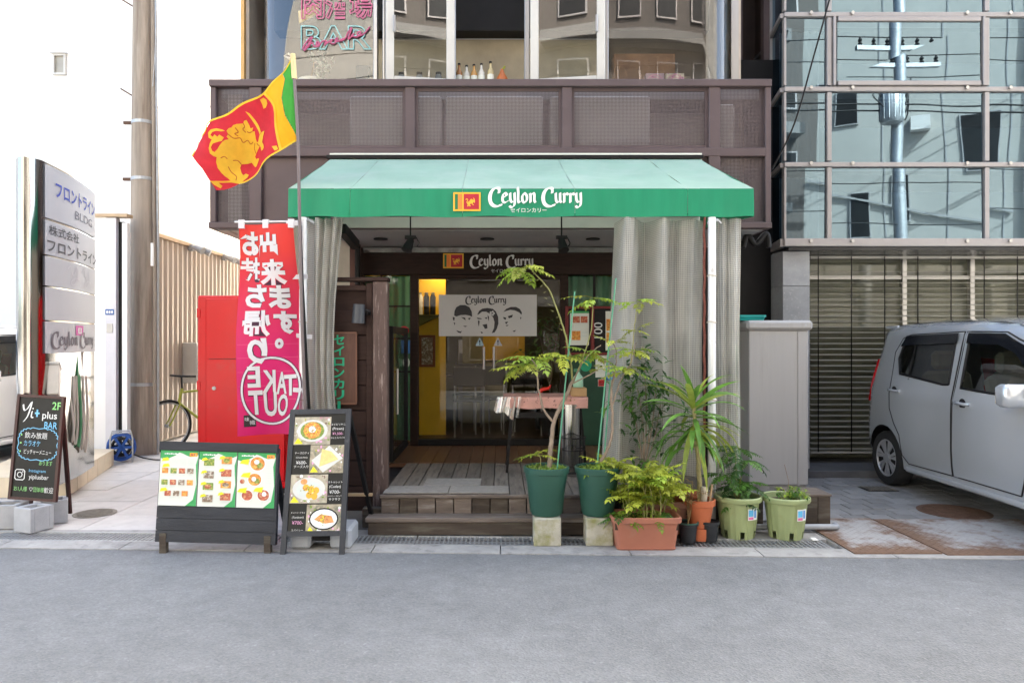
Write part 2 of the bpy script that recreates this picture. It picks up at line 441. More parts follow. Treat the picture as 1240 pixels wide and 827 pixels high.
M['galv'] = mat('galvanised_steel', (.42, .43, .44), .5, .7, var=.2, vs=14, rvar=.12)
M['trough'] = mat('gutter_trough', (.05, .048, .045), .95)
M['rustplate'] = mat('rusty_steel_plate', (.38, .37, .355), .6, .2, var=.25, vs=12, dirt=((.15, .085, .055), 8, .46, .60), rvar=.1)
def rusty_plate():
    m = bpy.data.materials.new('rusty_steel_plate'); m.use_nodes = True; n = m.node_tree.nodes; l = m.node_tree.links; b = n['Principled BSDF']; b.inputs['Roughness'].default_value = .62
    tc = n.new('ShaderNodeTexCoord'); sp = n.new('ShaderNodeSeparateXYZ'); l.new(tc.outputs['Generated'], sp.inputs[0])
    def op(o, a, c=None, v=None):
        q = n.new('ShaderNodeMath'); q.operation = o; l.new(a, q.inputs[0])
        if c is not None: l.new(c, q.inputs[1])
        if v is not None: q.inputs[1].default_value = v
        return q.outputs[0]
    ex = op('ABSOLUTE', op('SUBTRACT', sp.outputs[0], v=.55)); ey = op('ABSOLUTE', op('SUBTRACT', sp.outputs[1], v=.58)); e = op('MULTIPLY', op('POWER', op('MULTIPLY', op('MAXIMUM', ex, ey), v=1.9), v=3.0), v=.36)
    no = n.new('ShaderNodeTexNoise'); no.inputs['Scale'].default_value = 7; no.inputs['Detail'].default_value = 9; no.inputs['Roughness'].default_value = .72; l.new(tc.outputs['Object'], no.inputs[0])
    s = op('ADD', no.outputs[0], e); r = n.new('ShaderNodeMapRange'); r.inputs[1].default_value = .52; r.inputs[2].default_value = .74; l.new(s, r.inputs[0])
    n2 = n.new('ShaderNodeTexNoise'); n2.inputs['Scale'].default_value = 40; n2.inputs['Detail'].default_value = 4; l.new(tc.outputs['Object'], n2.inputs[0])
    c1 = n.new('ShaderNodeMix'); c1.data_type = 'RGBA'; c1.inputs[6].default_value = (.30, .29, .28, 1); c1.inputs[7].default_value = (.44, .43, .42, 1); l.new(n2.outputs[0], c1.inputs[0])
    c2 = n.new('ShaderNodeMix'); c2.data_type = 'RGBA'; c2.inputs[6].default_value = (.24, .145, .09, 1); c2.inputs[7].default_value = (.10, .055, .038, 1); l.new(n2.outputs[0], c2.inputs[0])
    mx = n.new('ShaderNodeMix'); mx.data_type = 'RGBA'; l.new(r.outputs[0], mx.inputs[0]); l.new(c1.outputs[2], mx.inputs[6]); l.new(c2.outputs[2], mx.inputs[7]); l.new(mx.outputs[2], b.inputs['Base Color'])
    return m
M['rustplate'] = rusty_plate()
M['rust'] = mat('rusty_iron', (.13, .075, .05), .8, .2, var=.3, vs=18, bump=.3, bs=80)
M['iron'] = mat('cast_iron', (.22, .20, .17), .6, .5, var=.25, vs=20)
M['white_wall'] = mat('white_render', (.84, .83, .81), .8, var=.03, vs=1, bump=.04, bs=80)
M['grey_wall'] = mat('pale_grey_render', (.70, .69, .68), .8, var=.05, vs=1)
M['corr'] = mat('beige_corrugated_steel', (.56, .47, .39), .45, .1, var=.12, vs=2.2, stretch=(1, 1, .35), dirt=((.32, .22, .15), 3, .58, .85))
M['purple'] = mat('purple_brown_steel', (.098, .070, .071), .5, .15, var=.12, vs=3, dirt=((.135, .10, .10), 4, .6, .85))
M['mesh'] = cells('perforated_screen', (.105, .077, .078), .0135, .34, rough=.5)
M['backing'] = mat('pale_backing_wall', (.62, .60, .57), .7, var=.06, vs=2)
M['steel'] = mat('brushed_steel', (.42, .41, .40), .3, .9, var=.06, vs=30, stretch=(1, 1, .05))
M['chrome'] = mat('polished_steel', (.40, .385, .36), .12, 1.0, var=.05, vs=3, stretch=(1, 1, .1))
M['white_frame'] = mat('white_aluminium', (.52, .50, .46), .4, .1, var=.06, vs=6, dirt=((.45, .42, .38), 9, .64, .85))
M['mull'] = mat('champagne_aluminium', (.31, .287, .28), .4, .3, var=.06, vs=6)
M['dark'] = mat('near_black_paint', (.012, .011, .011), .5, var=.2, spec=.2)
M['darkbrown'] = mat('dark_brown_timber', (.026, .014, .010), .5, var=.3, vs=7, stretch=(1, 1, 6), bump=.1, spec=.15)
M['brownwall'] = mat('brown_recess', (.05, .033, .026), .6)
M['soffit'] = mat('soffit_panel', (.36, .35, .34), .6, var=.06)
M['fascia'] = mat('cream_fascia', (.62, .63, .56), .6, var=.05)
M['beige'] = mat('beige_siding', (.50, .43, .35), .7)
M['winglass'] = glass('window_glass', (.86, .88, .87), base=.05, gain=1.0, wave=.05, wscale=1.2)
M['doorglass'] = glass('door_glass', (.95, .96, .95), base=.0, gain=.42)
M['blueglass'] = glass('blue_glass', (.13, .19, .24), (.58, .81, .98), base=.16, gain=.6, wave=.05, wscale=.9)
M['stone'] = mat('grey_granite', (.28, .285, .295), .45, var=.18, vs=5, rnd=.10, bump=.04, dirt=((.38, .38, .38), 40, .58, .7))
M['blind'] = mat('blind_slat', (.36, .345, .31), .45, .1, var=.12, vs=5, rnd=.12)
M['cream'] = mat('cream_paint', (.44, .37, .26), .65, var=.1)
M['deck'] = mat('weathered_deck_board', (.18, .155, .132), .8, var=.22, vs=6, stretch=(6, .7, 6), bump=.35, bs=50, rnd=.22, dirt=((.07, .062, .055), 4, .5, .75))
M['deckb'] = mat('stained_deck_board', (.15, .075, .04), .32, var=.2, vs=6, stretch=(6, .7, 6), bump=.1, bs=50, rnd=.15)
M['timber'] = mat('weathered_timber', (.15, .12, .10), .8, var=.3, vs=5, stretch=(.7, 5, 5), bump=.4, bs=40, rnd=.2, dirt=((.27, .25, .23), 5, .55, .75))
M['timberd'] = mat('dark_mossy_timber', (.068, .052, .04), .85, var=.35, vs=5, stretch=(.6, 5, 5), bump=.4, bs=40, rnd=.2, dirt=((.13, .13, .10), 5, .5, .8))
M['post'] = mat('peeling_brown_post', (.10, .065, .055), .75, var=.3, vs=5, stretch=(7, 7, .8), bump=.35, bs=40, dirt=((.26, .20, .175), 7, .56, .68))
M['fence'] = mat('dark_brown_fence', (.036, .020, .016), .65, var=.25, vs=5, stretch=(.8, 4, 6), bump=.15, spec=.15)

def quad(name, m, x0, x1, y0, y1, z, parent=None, t=.02):
    return MB().box(x0, x1, y0, y1, z - t, z).build(name, m, parent)
EDGE = -0.038                                   # the street edge runs a touch askew of the shop front
def E(x, d): return 4.97 + EDGE * x + d
# ================================================================== ground, road, gutter
g = MB().box(-120, 120, -80, 160, -.3, -.03).build('ground', M['ground']); struct(g)
road = MB().prism([(-120, E(-120, 0), -.02), (-120, -4.2, -.02), (120, -4.2, -.02), (120, E(120, 0), -.02)], (0, 0, .02)).build('road', M['asphalt']); struct(road)
kerb = thing('kerb', None, None, (0, 5.07, 0), kind='structure')
for i in range(-8, 10):
    a, b = i * .9 + .004, i * .9 + .896
    MB().prism([(a, E(a, 0), -.1), (b, E(b, 0), -.1), (b, E(b, .2), -.1), (a, E(a, .2), -.1)], (0, 0, .106)).build('kerb_stone', M['kerb'], kerb)
gutter = thing('gutter', None, None, (0, 5.3, 0), kind='structure')
MB().prism([(-12, E(-12, .2), -.28), (8, E(8, .2), -.28), (8, E(8, .45), -.28), (-12, E(-12, .45), -.28)], (0, 0, .12)).build('trough', M['trough'], gutter)
def grating(x0, x1, slant):
    o = MB()
    for d in (.205, .432):
        o.bar((x0 + .003, E(x0, d), -.008), (x1 - .003, E(x1, d), -.008), .018, .03)
    fr = o.build('grating', M['galv'], gutter)
    s = MB(); n = int((x1 - x0) / .033)
    for i in range(n + 1):
        x = x0 + .008 + i * (x1 - x0 - .016) / n
        s.bar((x - slant, E(x, .212), -.003), (x + slant, E(x, .426), -.003), .012, .004)
    for d in (.32,): s.bar((x0 + .004, E(x0, d), -.008), (x1 - .004, E(x1, d), -.008), .007, .003)
    stuff(s.build('grating_bars', M['galv'], fr))
for i in range(7): grating(-4.62 + i * 1.0, -3.63 + i * 1.0, .0)
# left path: tiles
pav = thing('pavement', None, None, (-3.5, 7, 0), kind='structure')
MB().box(-12, -.95, 5.585, 16, -.25, -.018).build('mortar_bed', M['joint'], pav)
MB().prism([(-4.62, E(-4.62, .452), -.06), (2.42, E(2.42, .452), -.06), (2.42, 5.604, -.06), (-4.62, 5.604, -.06)], (0, 0, .062)).build('concrete_strip', M['kerb'], pav)
for c in range(9):
    for r in range(17):
        x0 = -6.9 + c * .6 ; y0 = 5.605 + r * .5
        if x0 + .3 > -1.0: continue
        MB().box(x0 + .004, x0 + .596, y0 + .004, y0 + .496, -.03, random.uniform(-.0015, .0015), .003).build('tile', M['paver'], pav)
# right driveway: small tiles, dark stone ledge behind, steel plates
drv = thing('driveway', None, None, (4, 6.6, 0), kind='structure')
MB().box(2.06, 9, 5.55, 7.9, -.25, -.014).build('mortar_bed', M['joint'], drv)
MB().prism([(2.43, E(2.43, .205), -.05), (9, E(9, .205), -.05), (9, 5.9, -.05), (2.43, 5.9, -.05)], (0, 0, .052)).build('concrete_strip', M['kerb'], drv)
for r in range(9):
    for c in range(20):
        x0 = 2.08 + c * .2 + (.1 if r % 2 else 0); y0 = 5.905 + r * .205
        if x0 > 5.6 or (y0 < 5.8 and x0 < 2.5): continue
        MB().box(x0 + .004, x0 + .196, y0 + .004, y0 + .201, -.03, random.uniform(-.002, .002), .003).build('tile', M['paver2'], drv)
MB().box(2.62, 9, 7.76, 12, -.05, .075, .006).build('ledge', M['darkstone'], drv)
def checker_plate(x0, x1, y0, y1, label, tilt=0):
    t = thing('steel_plate', label, 'steel plate', ((x0 + x1) / 2, y0, 0), 'rusty plates over the gutter')
    MB().box(x0, x1, y0, y1, .007, .014).build('plate', M['rustplate'], t)
    s = MB(); k = 0
    for i in range(int((x1 - x0) / .032)):
        for j in range(int((y1 - y0) / .032)):
            cx, cy = x0 + .02 + i * .032, y0 + .02 + j * .032; a = R(45) if (i + j) % 2 else R(-45)
            dx, dy = math.cos(a) * .011, math.sin(a) * .011; nx, ny = -math.sin(a) * .004, math.cos(a) * .004
            s.add([(cx - dx, cy - dy, .0143), (cx + nx, cy + ny, .0165), (cx + dx, cy + dy, .0143), (cx - nx, cy - ny, .0165)], [(0, 3, 2, 1)])
    stuff(s.build('tread_pattern', M['rustplate'], t))
checker_plate(2.44, 3.045, 4.95, 5.93, 'smaller rusty chequer steel plate beside the light green pots')
checker_plate(3.06, 4.25, 4.92, 5.90, 'wider rusty chequer steel plate in front of the silver car')
def manhole(x, y, r, m, name, label, cat, n):
    t = thing(name, label, cat, (x, y, 0))
    MB().lathe([(r + .025, .001), (r + .025, .005), (r + .003, .005)], (x, y, 0), 40, caps=(True, True)).build('ring', M['iron'] if m is M['iron'] else M['rust'], t)
    MB().lathe([(r, .0055), (r, .0085)], (x, y, 0), 40).build('lid', m, t)
    s = MB()
    for i in range(-n, n + 1):
        for j in range(-n, n + 1):
            if math.hypot(i, j) < n * .93:
                q = r / n * .36; cx, cy = x + i * r / n, y + j * r / n
                s.box(cx - q, cx + q, cy - q, cy + q, .0087, .0115)
    stuff(s.build('lid_studs', m, t))
manhole(X(115, GY(621.5)), GY(621.5), .145, M['iron'], 'manhole_cover', 'small round metal manhole cover in the pale tiled path', 'manhole', 8)
manhole(X(1155, GY(619.5)), GY(619.5), .26, M['rust'], 'manhole_cover', 'large rusty round manhole cover in the driveway beside the car', 'manhole', 11)
t = thing('drain_grate', 'small dark square drain cover near the rear wheel of the silver car', 'drain', (X(1064, 7.15), 7.15, 0))
cx = X(1064, 7.15); MB().box(cx - .15, cx + .15, 7.05, 7.27, .001, .006).build('frame', M['dark'], t)
for i in range(7): MB().box(cx - .13 + i * .04, cx - .105 + i * .04, 7.07, 7.25, .0063, .012).build('slat', M['iron'], t)

# ================================================================== shop building
FY = 7.07                                        # upper front
DY = 8.30                                        # recessed entrance wall
shop = thing('shop_building', 'two storey shop with purple brown perforated screens and dark timber entrance', 'building', (0, FY, 0))
HX0, HX1 = -2.85, 2.65
# screen frame
fz0, fzm, fz1 = 2.575, 3.32, 4.03
def fbar(x0, x1, z0, z1, d=.05):
    MB().box(x0, x1, FY - d, FY + .05, z0, z1, .006).build('screen_bar', M['purple'], shop)
fbar(HX0, HX1, fz1 - .07, fz1, .06); fbar(HX0, HX1, fz0, fz0 + .06, .06)
fbar(HX0 + .055, HX1 - .055, fzm - .04, fzm + .045, .045)
vx = [(256, 263), (303, 318), (491, 503), (680, 692), (857, 871), (925, 932)]
for a, b in vx: fbar(X(a, FY), X(b, FY), fz0 + .061, fz1 - .071, .04)
cols = [(263, 303), (318, 491), (503, 680), (692, 857), (871, 925)]
for a, b in cols:
    for z0, z1 in ((fz0 + .061, fzm - .041), (fzm + .046, fz1 - .071)):
        if z0 < 3 and a in (318, 503, 692):
            MB().box(X(a, FY), X(b, FY), FY + .012, FY + .02, z0, z1).build('infill_panel', M['purple'], shop)
        else:
            MB().box(X(a, FY), X(b, FY), FY + .012, FY + .014, z0, z1).build('perforated_panel', M['mesh'], shop)
            if z0 > 3 and b - a > 60: # inner rim
                f = MB(); xa, xb = X(a, FY), X(b, FY)
                for r_ in ((xa, xa + .03, z0, z1), (xb - .03, xb, z0, z1), (xa + .031, xb - .031, z0, z0 + .03), (xa + .031, xb - .031, z1 - .03, z1)):
                    f.box(r_[0], r_[1], FY + .0, FY + .010, r_[2], r_[3])
                f.build('panel_rim', M['purple'], shop)
# side cheeks of the screen box, pale wall and condensers behind it
for xx in (HX0, HX1 - .05): MB().box(xx, xx + .05, FY + .051, FY + .6, fz0, fz1, .004).build('screen_cheek', M['purple'], shop)
MB().box(-2.75, 2.55, FY + .60, FY + .66, fz0 + .02, fz1 - .02).build('backing_wall', M['backing'], shop)
for xc, wd, z0 in ((-1.05, .92, fzm + .03), (-.06, .98, fzm + .03), (1.0, 1.0, fzm + .03), (2.25, .2, fzm - .05)):
    u = MB().box(xc - wd / 2, xc + wd / 2, FY + .12, FY + .45, z0, z0 + .58, .02).build('condenser_unit', M['backing'], shop)
    MB().box(xc - wd / 2 + .05, xc + wd / 2 - .05, FY + .112, FY + .118, z0 + .03, z0 + .06).build('vent_bar', M['soffit'], u)
for xc in (-2.72, -2.45): MB().box(xc, xc + .14, FY + .1, FY + .14, fz0 + .08, fz1 - .1).build('white_sheet', M['backing'], shop)
# soffit under the upper storey
MB().box(HX0 + .05, HX1 - .05, FY + .052, DY + 2.0, fz0 - .005, fz0 + .018).build('soffit', M['soffit'], shop)
for i in range(9): MB().box(HX0 + .06 + i * .12, HX0 + .16 + i * .12, FY + .06, DY + 1.8, fz0 - .018, fz0 - .006).build('soffit_board', M['beige'], shop)
for px in (461, 590, 718):
    yy = 7.65; MB().lathe([(.075, -.012), (.075, 0), (.055, .001)], (X(px, yy), yy, fz0 - .012), 20).build('downlight', M['dark'], shop)
MB().box(-1.62, 1.96, FY - .085, FY - .062, fz0, 3.30).build('fascia_board', M['fascia'], shop)
# upper storey room behind glass
UY = 7.42; uz = 3.9
MB().box(HX0 + .05, HX1 - .05, UY - .2, 17.9, uz, uz + .1).build('upper_floor', M['soffit'], shop)
MB().box(X(458, 8.35), X(735, 8.35), 8.32, 8.38, uz + .1, 4.96).build('kitchen_wall', M['cream'], shop)
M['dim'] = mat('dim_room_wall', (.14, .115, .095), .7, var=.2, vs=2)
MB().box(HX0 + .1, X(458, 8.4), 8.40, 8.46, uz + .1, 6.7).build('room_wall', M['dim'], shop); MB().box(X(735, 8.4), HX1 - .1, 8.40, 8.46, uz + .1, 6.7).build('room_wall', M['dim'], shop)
MB().box(X(742, 8.3), X(815, 8.3), 8.2, 8.39, uz + .1, 4.75).build('sideboard', mat('brown_sideboard', (.20, .11, .06), .5, var=.2), shop)
MB().box(HX0 + .3, HX1 - .3, 8.10, 8.31, 4.97, 5.8).build('range_hood', M['dark'], shop)
MB().box(HX0 + .1, HX1 - .1, 10.05, 10.15, uz, 6.8).build('upper_back_wall', M['grey_wall'], shop)
MB().box(HX0, HX0 + .08, UY + .5, 18.0, fz1, 9.6).build('upper_side_wall', M['beige'], shop)
MB().box(HX1 - .08, HX1, UY + .5, 18.0, fz1, 9.6).build('upper_side_wall', M['beige'], shop)
MB().box(HX0 + .09, HX1 - .09, UY + .05, 17.98, 6.8, 9.6).build('top_storey', M['purple'], shop)
for xx in (HX0, HX1 - .08): MB().box(xx, xx + .08, FY + .601, 18.0, fz0, fz1 - .002).build('middle_side_wall', M['beige'], shop)
MB().box(HX0, HX1, 8.2, 18.02, 9.61, 9.7).build('roof', M['soffit'], shop)
MB().box(-2.3, 1.9, UY + .06, UY + .30, uz + .1, 4.14).build('window_counter', M['cream'], shop)
# panes: straight run with curved ends
wz0, wz1 = 4.03, 6.75
def pane(path, name='pane', m=None, z0=wz0, z1=wz1):
    mb = MB(); k = len(path)
    mb.v = [(p[0], p[1], z) for z in (z0, z1) for p in path]; mb.f = [(i, i + 1, k + i + 1, k + i) for i in range(k - 1)]
    return mb.build(name, m or M['winglass'], shop, smooth=60)
def arc(cx, cy, r, a0, a1, n=10): return [(cx + r * math.cos(R(a0 + (a1 - a0) * i / n)), cy + r * math.sin(R(a0 + (a1 - a0) * i / n))) for i in range(n + 1)]
xl, xr = X(318, UY + .3), X(888, UY + .3); rr = .42
pane(list(reversed(arc(xl + rr, UY + rr, rr, 270, 180))) + [(X(452, UY), UY)])
pane([(X(734, UY), UY)] + arc(xr - rr, UY + rr, rr, 270, 360))
def mullion(px0, px1, d=.05): MB().box(X(px0, UY), X(px1, UY), UY - d, UY + .04, wz0, wz1, .005).build('mullion', M['steel'], shop)
mullion(453, 458); mullion(464, 467); mullion(548, 552); mullion(635, 641); mullion(732, 736)
MB().box(X(453, UY), X(736, UY), UY - .045, UY + .04, wz0 - .06, wz0 + .035, .005).build('window_sill', M['steel'], shop)
for px in (885, 889): MB().box(X(px, UY + .5), X(px + 4, UY + .5), UY + .46, UY + .5, wz0, wz1).build('mullion', M['steel'], shop)
MB().box(HX0 + .02, HX0 + .06, UY + .40, UY + .46, fz1, 9.5).build('corner_pipe', mat('orange_conduit', (.55, .33, .12), .5), shop)
def casement(x_h, wd, ang, side):
    """outward opening sash hinged at x_h"""
    c = thing('casement_window', 'open white casement sash ' + ('left of the bottles' if side < 0 else 'right of the bottles') + ' above the purple screen', 'window', (x_h, UY - .055, wz0), rotz=ang)
    f = MB(); s = side; z1 = wz1 - wz0 - .15; fw = .085
    a, b = (0, wd) if s > 0 else (-wd, 0)
    for r_ in ((a, a + fw, 0, z1), (b - fw, b, 0, z1), (a + fw, b - fw, 0, .09), (a + fw, b - fw, z1 - .1, z1)): f.box(r_[0], r_[1], -.02, .02, r_[2] + .03, r_[3] + .03, .006)
    f.build('frame', M['white_frame'], c)
    MB().box(a + fw, b - fw, -.004, .004, .12, z1 - .07).build('pane', M['winglass'], c)
    MB().box(b - fw - .012 if s > 0 else a + fw - .01, b - fw + .012 if s > 0 else a + fw + .014, -.05, -.021, .55, .72, .004).build('handle', M['steel'], c)
casement(X(551, UY), .70, R(9), -1)
casement(X(642, UY), .76, R(-9), 1)
# entrance wall ------------------------------------------------------
def dx(px): return X(px, DY)
def dz(py): return Z(py, DY)
ent_z0 = .275
MB().box(-2.0, dx(440), DY, 12.6, 0, fz0 - .02).build('side_room_wall', M['darkbrown'], shop)
MB().box(dx(440), dx(750), DY + .02, DY + .07, dz(300) + .003, fz0 - .02).build('transom_beam', M['dark'], shop)
MB().box(dx(440), dx(750), DY - .01, DY + .01, dz(306), dz(300)).build('transom_glass', mat('transom_mirror', (.5, .5, .47), .15, .8, var=.4, vs=9), shop)
hd = MB().box(dx(436), dx(756), DY - .045, DY + .07, dz(333), dz(306.5), .005).build('header_board', M['darkbrown'], shop)
for a, b in ((436, 441.5), (497, 507), (678, 688), (747, 756)):
    MB().box(dx(a), dx(b), DY - .04, DY + .06, ent_z0, dz(333.2), .005).build('door_post', M['darkbrown'], shop)
MB().box(X(421, 8.0), X(436, 8.0), 7.95, 8.05, ent_z0, fz0 - .02, .006).build('corner_post', mat('red_brown_post', (.09, .035, .025), .5), shop)
MB().box(dx(507) + .002, dx(678) - .002, DY - .05, DY + .08, ent_z0, dz(531), .004).build('door_sill', M['dark'], shop)
MB().box(dx(507) + .002, dx(678) - .002, DY - .03, DY + .05, dz(338), dz(333.5)).build('door_lintel', M['darkbrown'], shop)
# side lights with green cloth behind black bars
M['gcloth'] = mat('green_curtain', (.10, .26, .15), .8, var=.15, vs=4, stretch=(6, 1, .4), translucent=.35)
def cloth_wall(x0, x1, z0, z1, y, name, m, amp=.018, waves=9, parent=None):
    return MB().grid(int(waves * 8), 2, lambda u, v: (x0 + (x1 - x0) * u, y + amp * math.sin(u * waves * 2 * math.pi) + amp * .4 * math.sin(u * 17), z0 + (z1 - z0) * v)).build(name, m, parent, smooth=80)
cloth_wall(dx(441.5), dx(497), ent_z0 + .05, dz(334), DY + .06, 'green_curtain', M['gcloth'], waves=6, parent=shop)
cloth_wall(dx(688), dx(747), dz(372), dz(334), DY + .06, 'green_curtain', M['gcloth'], waves=6, parent=shop)
MB().box(dx(441.6), dx(496.9), DY + .005, DY + .009, ent_z0 + .02, dz(333.4)).build('pane', M['doorglass'], shop)
MB().box(dx(688.1), dx(746.9), DY + .005, DY + .009, dz(370), dz(333.4)).build('pane', M['doorglass'], shop)
for py in (371, 410, 450): MB().box(dx(441.6), dx(496.9), DY - .012, DY + .004, dz(py + 1), dz(py - 1)).build('window_bar', M['dark'], shop)
for px in (462,): MB().box(dx(px - 1), dx(px + 1), DY - .014, DY + .003, ent_z0 + .03, dz(333.4)).build('window_bar', M['dark'], shop)
MB().box(dx(718), dx(721), DY - .014, DY + .003, dz(371), dz(333.4)).build('window_bar', M['dark'], shop)
MB().box(dx(688.1), dx(746.9), DY, DY + .05, ent_z0, dz(372.2)).build('panel_wall', mat('dark_green_panel', (.018, .06, .035), .45, var=.2), shop)
# glass door leaves
for a, b, hx in ((507.3, 592.3, 586), (592.7, 677.7, 598)):
    d = thing('glass_door', 'left glass door leaf under the white portrait banner' if a < 550 else 'right glass door leaf under the white portrait banner', 'door', (dx((a + b) / 2), DY, ent_z0), 'entrance doors')
    MB().box(dx(a), dx(b), DY - .005, DY + .005, dz(530.5), dz(338.5)).build('pane', M['doorglass'], d)
    MB().tube([(dx(hx), DY - .045, dz(447)), (dx(hx), DY - .045, dz(420))], .014, 10).build('handle', M['steel'], d, smooth=50)
    for py in (444, 423): MB().cyl((dx(hx), DY - .045, dz(py)), (dx(hx), DY - .006, dz(py)), .008).build('handle_stud', M['steel'], d)
    n_ = D2().poly([(-.05, -.045), (.05, -.045), (0, .05)]).plane((dx(hx + (-5 if a < 550 else 5)), DY - .007, dz(414)), (1, 0, 0), (0, 0, 1), 'notice_triangle', flat('notice_blue' if a < 550 else 'notice_white', (.35, .5, .6) if a < 550 else (.5, .5, .48)), d)
    D2().rect(-.006, .006, -.012, .022).disc(0, -.028, .007).plane((dx(hx + (-5 if a < 550 else 5)), DY - .009, dz(414)), (1, 0, 0), (0, 0, 1), 'mark', M['dark'], n_)
# open black framed door on the left of the porch
od = thing('open_door', 'black framed glass door folded open on the left of the porch', 'door', (X(476, 7.3), 7.3, ent_z0))
ox = X(473, 7.0); f = MB()
for r_ in ((7.02, 7.07, .29, 1.62), (8.12, 8.17, .29, 1.62), (7.07, 8.12, .29, .36), (7.07, 8.12, 1.55, 1.62)): f.box(ox - .02, ox + .02, r_[0], r_[1], r_[2], r_[3])
f.build('frame', M['dark'], od); MB().box(ox - .003, ox + .003, 7.07, 8.12, .36, 1.55).build('pane', M['doorglass'], od)
MB().tube([(ox + .05, 7.12, .75), (ox + .05, 7.12, 1.2)], .012, 8).build('handle', M['steel'], od)
# room inside
M['yellow'] = mat('yellow_wall', (.75, .46, .03), .6, var=.08)
M['olive'] = mat('olive_wall', (.16, .15, .05), .6)
M['woodfloor'] = mat('inner_wood_floor', (.06, .032, .018), .35, var=.2, stretch=(6, 1, 1))
iz1 = fz0 - .03
MB().box(dx(440), dx(756), DY + .075, 12.5, ent_z0 - .08, ent_z0 + .02).build('inner_floor', M['woodfloor'], shop)
MB().box(dx(440), dx(756), 12.5, 12.6, ent_z0, iz1).build('inner_back_wall', M['olive'], shop)
MB().box(dx(440) + .005, dx(440) + .06, DY + .1, 12.49, ent_z0, iz1).build('inner_left_wall', M['yellow'], shop)
MB().box(dx(756) - .02, dx(756) + .06, DY + .1, 12.49, ent_z0, iz1).build('inner_right_wall', M['olive'], shop)
MB().box(dx(440), dx(756) + .1, DY + .1, 12.6, iz1 - .02, iz1).build('inner_ceiling', M['darkbrown'], shop)
MB().box(-1.08, -.69, 9.05, 9.12, ent_z0 + .02, iz1 - .05).build('inner_partition', M['yellow'], shop)
MB().box(-.55, .05, 10.4, 10.5, ent_z0 + .02, 1.9).build('inner_partition', mat('pale_partition', (.34, .32, .20), .6), shop)
# lettering on the header
M['silverl'] = mat('silver_letters', (.62, .60, .58), .35, .3)
for hl in pen_name('Ceylon Curry', 0, 0, .081): hl.plane((dx(608), DY - .049, dz(322.5)), (1, 0, 0), (0, 0, 1), 'lettering', M['silverl'], hd)
D2().text('セイロンカリー', 0, 0, h=.04).plane((dx(612), DY - .049, dz(328.5)), (1, 0, 0), (0, 0, 1), 'lettering', M['backing'], hd)
# ================================================================== lion flag emblem, used on the flag and on the small printed flags
LION = [(.98, .70), (1.02, .62), (.96, .55), (.90, .56), (.93, .50), (.86, .44), (.83, .36), (.88, .26), (.97, .22), (.95, .16), (.84, .17), (.78, .27), (.76, .36), (.66, .33),
        (.52, .34), (.50, .24), (.54, .12), (.62, .09), (.60, .04), (.44, .04), (.40, .14), (.38, .26), (.34, .16), (.36, .08), (.30, .03), (.18, .03), (.20, .10), (.24, .18), (.22, .32),
        (.14, .42), (.10, .52), (.12, .62), (.20, .66), (.24, .74), (.18, .82), (.08, .82), (.04, .74), (.00, .78), (.02, .88), (.12, .94), (.24, .90), (.31, .80), (.28, .66), (.20, .57),
        (.22, .48), (.34, .58), (.48, .64), (.46, .74), (.52, .72), (.50, .82), (.56, .80), (.58, .88), (.64, .85), (.70, .92), (.74, .85), (.80, .86), (.82, .78), (.90, .76)]
SWORD = [(1.00, .44), (1.05, .42), (1.10, .60), (1.08, .78), (1.00, .96), (.90, 1.06), (.98, .92), (1.02, .76), (1.02, .60)]
def tri2(poly):
    bm = bmesh.new(); vs = [bm.verts.new((p[0], p[1], 0)) for p in poly]
    f = bm.faces.new(vs); bmesh.ops.triangulate(bm, faces=[f]); bm.verts.index_update()
    r = ([(v.co.x, v.co.y) for v in bm.verts], [tuple(v.index for v in f.verts) for f in bm.faces]); bm.free(); return r
C_Y = flat('flag_yellow', (.80, .42, .035)); C_R = flat('flag_maroon', (.42, .02, .035)); C_G = flat('flag_green', (.02, .16, .06)); C_O = flat('flag_orange', (.80, .22, .04)); C_W = flat('print_white', (.80, .80, .78))
def small_flag(o, wd, ht, parent):
    """printed flag, lower left corner at o, facing -Y"""
    o = Vector(o)
    f = MB().box(o.x, o.x + wd, o.y - .004, o.y, o.z, o.z + ht).build('flag_print', C_Y, parent)
    b = wd * .06
    def q(a0, a1, b0, b1, m, n='print'): D2().rect(a0, a1, b0, b1).plane(o + Vector((0, -.0045, 0)), (1, 0, 0), (0, 0, 1), n, m, f)
    q(b, wd * .17, b, ht - b, C_G); q(wd * .17 + .001, wd * .33, b, ht - b, C_O); q(wd * .38, wd - b, b, ht - b, C_R)
    d = D2(); s = ht * .46
    for P in (LION, SWORD):
        vs, fs = tri2(P); d.raw([(wd * .45 + a * s, ht * .23 + c * s) for a, c in vs], fs)
    d.plane(o + Vector((0, -.006, 0)), (1, 0, 0), (0, 0, 1), 'lion_emblem', C_Y, f)
small_flag((dx(537), DY - .046, dz(325.5)), .235, .17, hd)

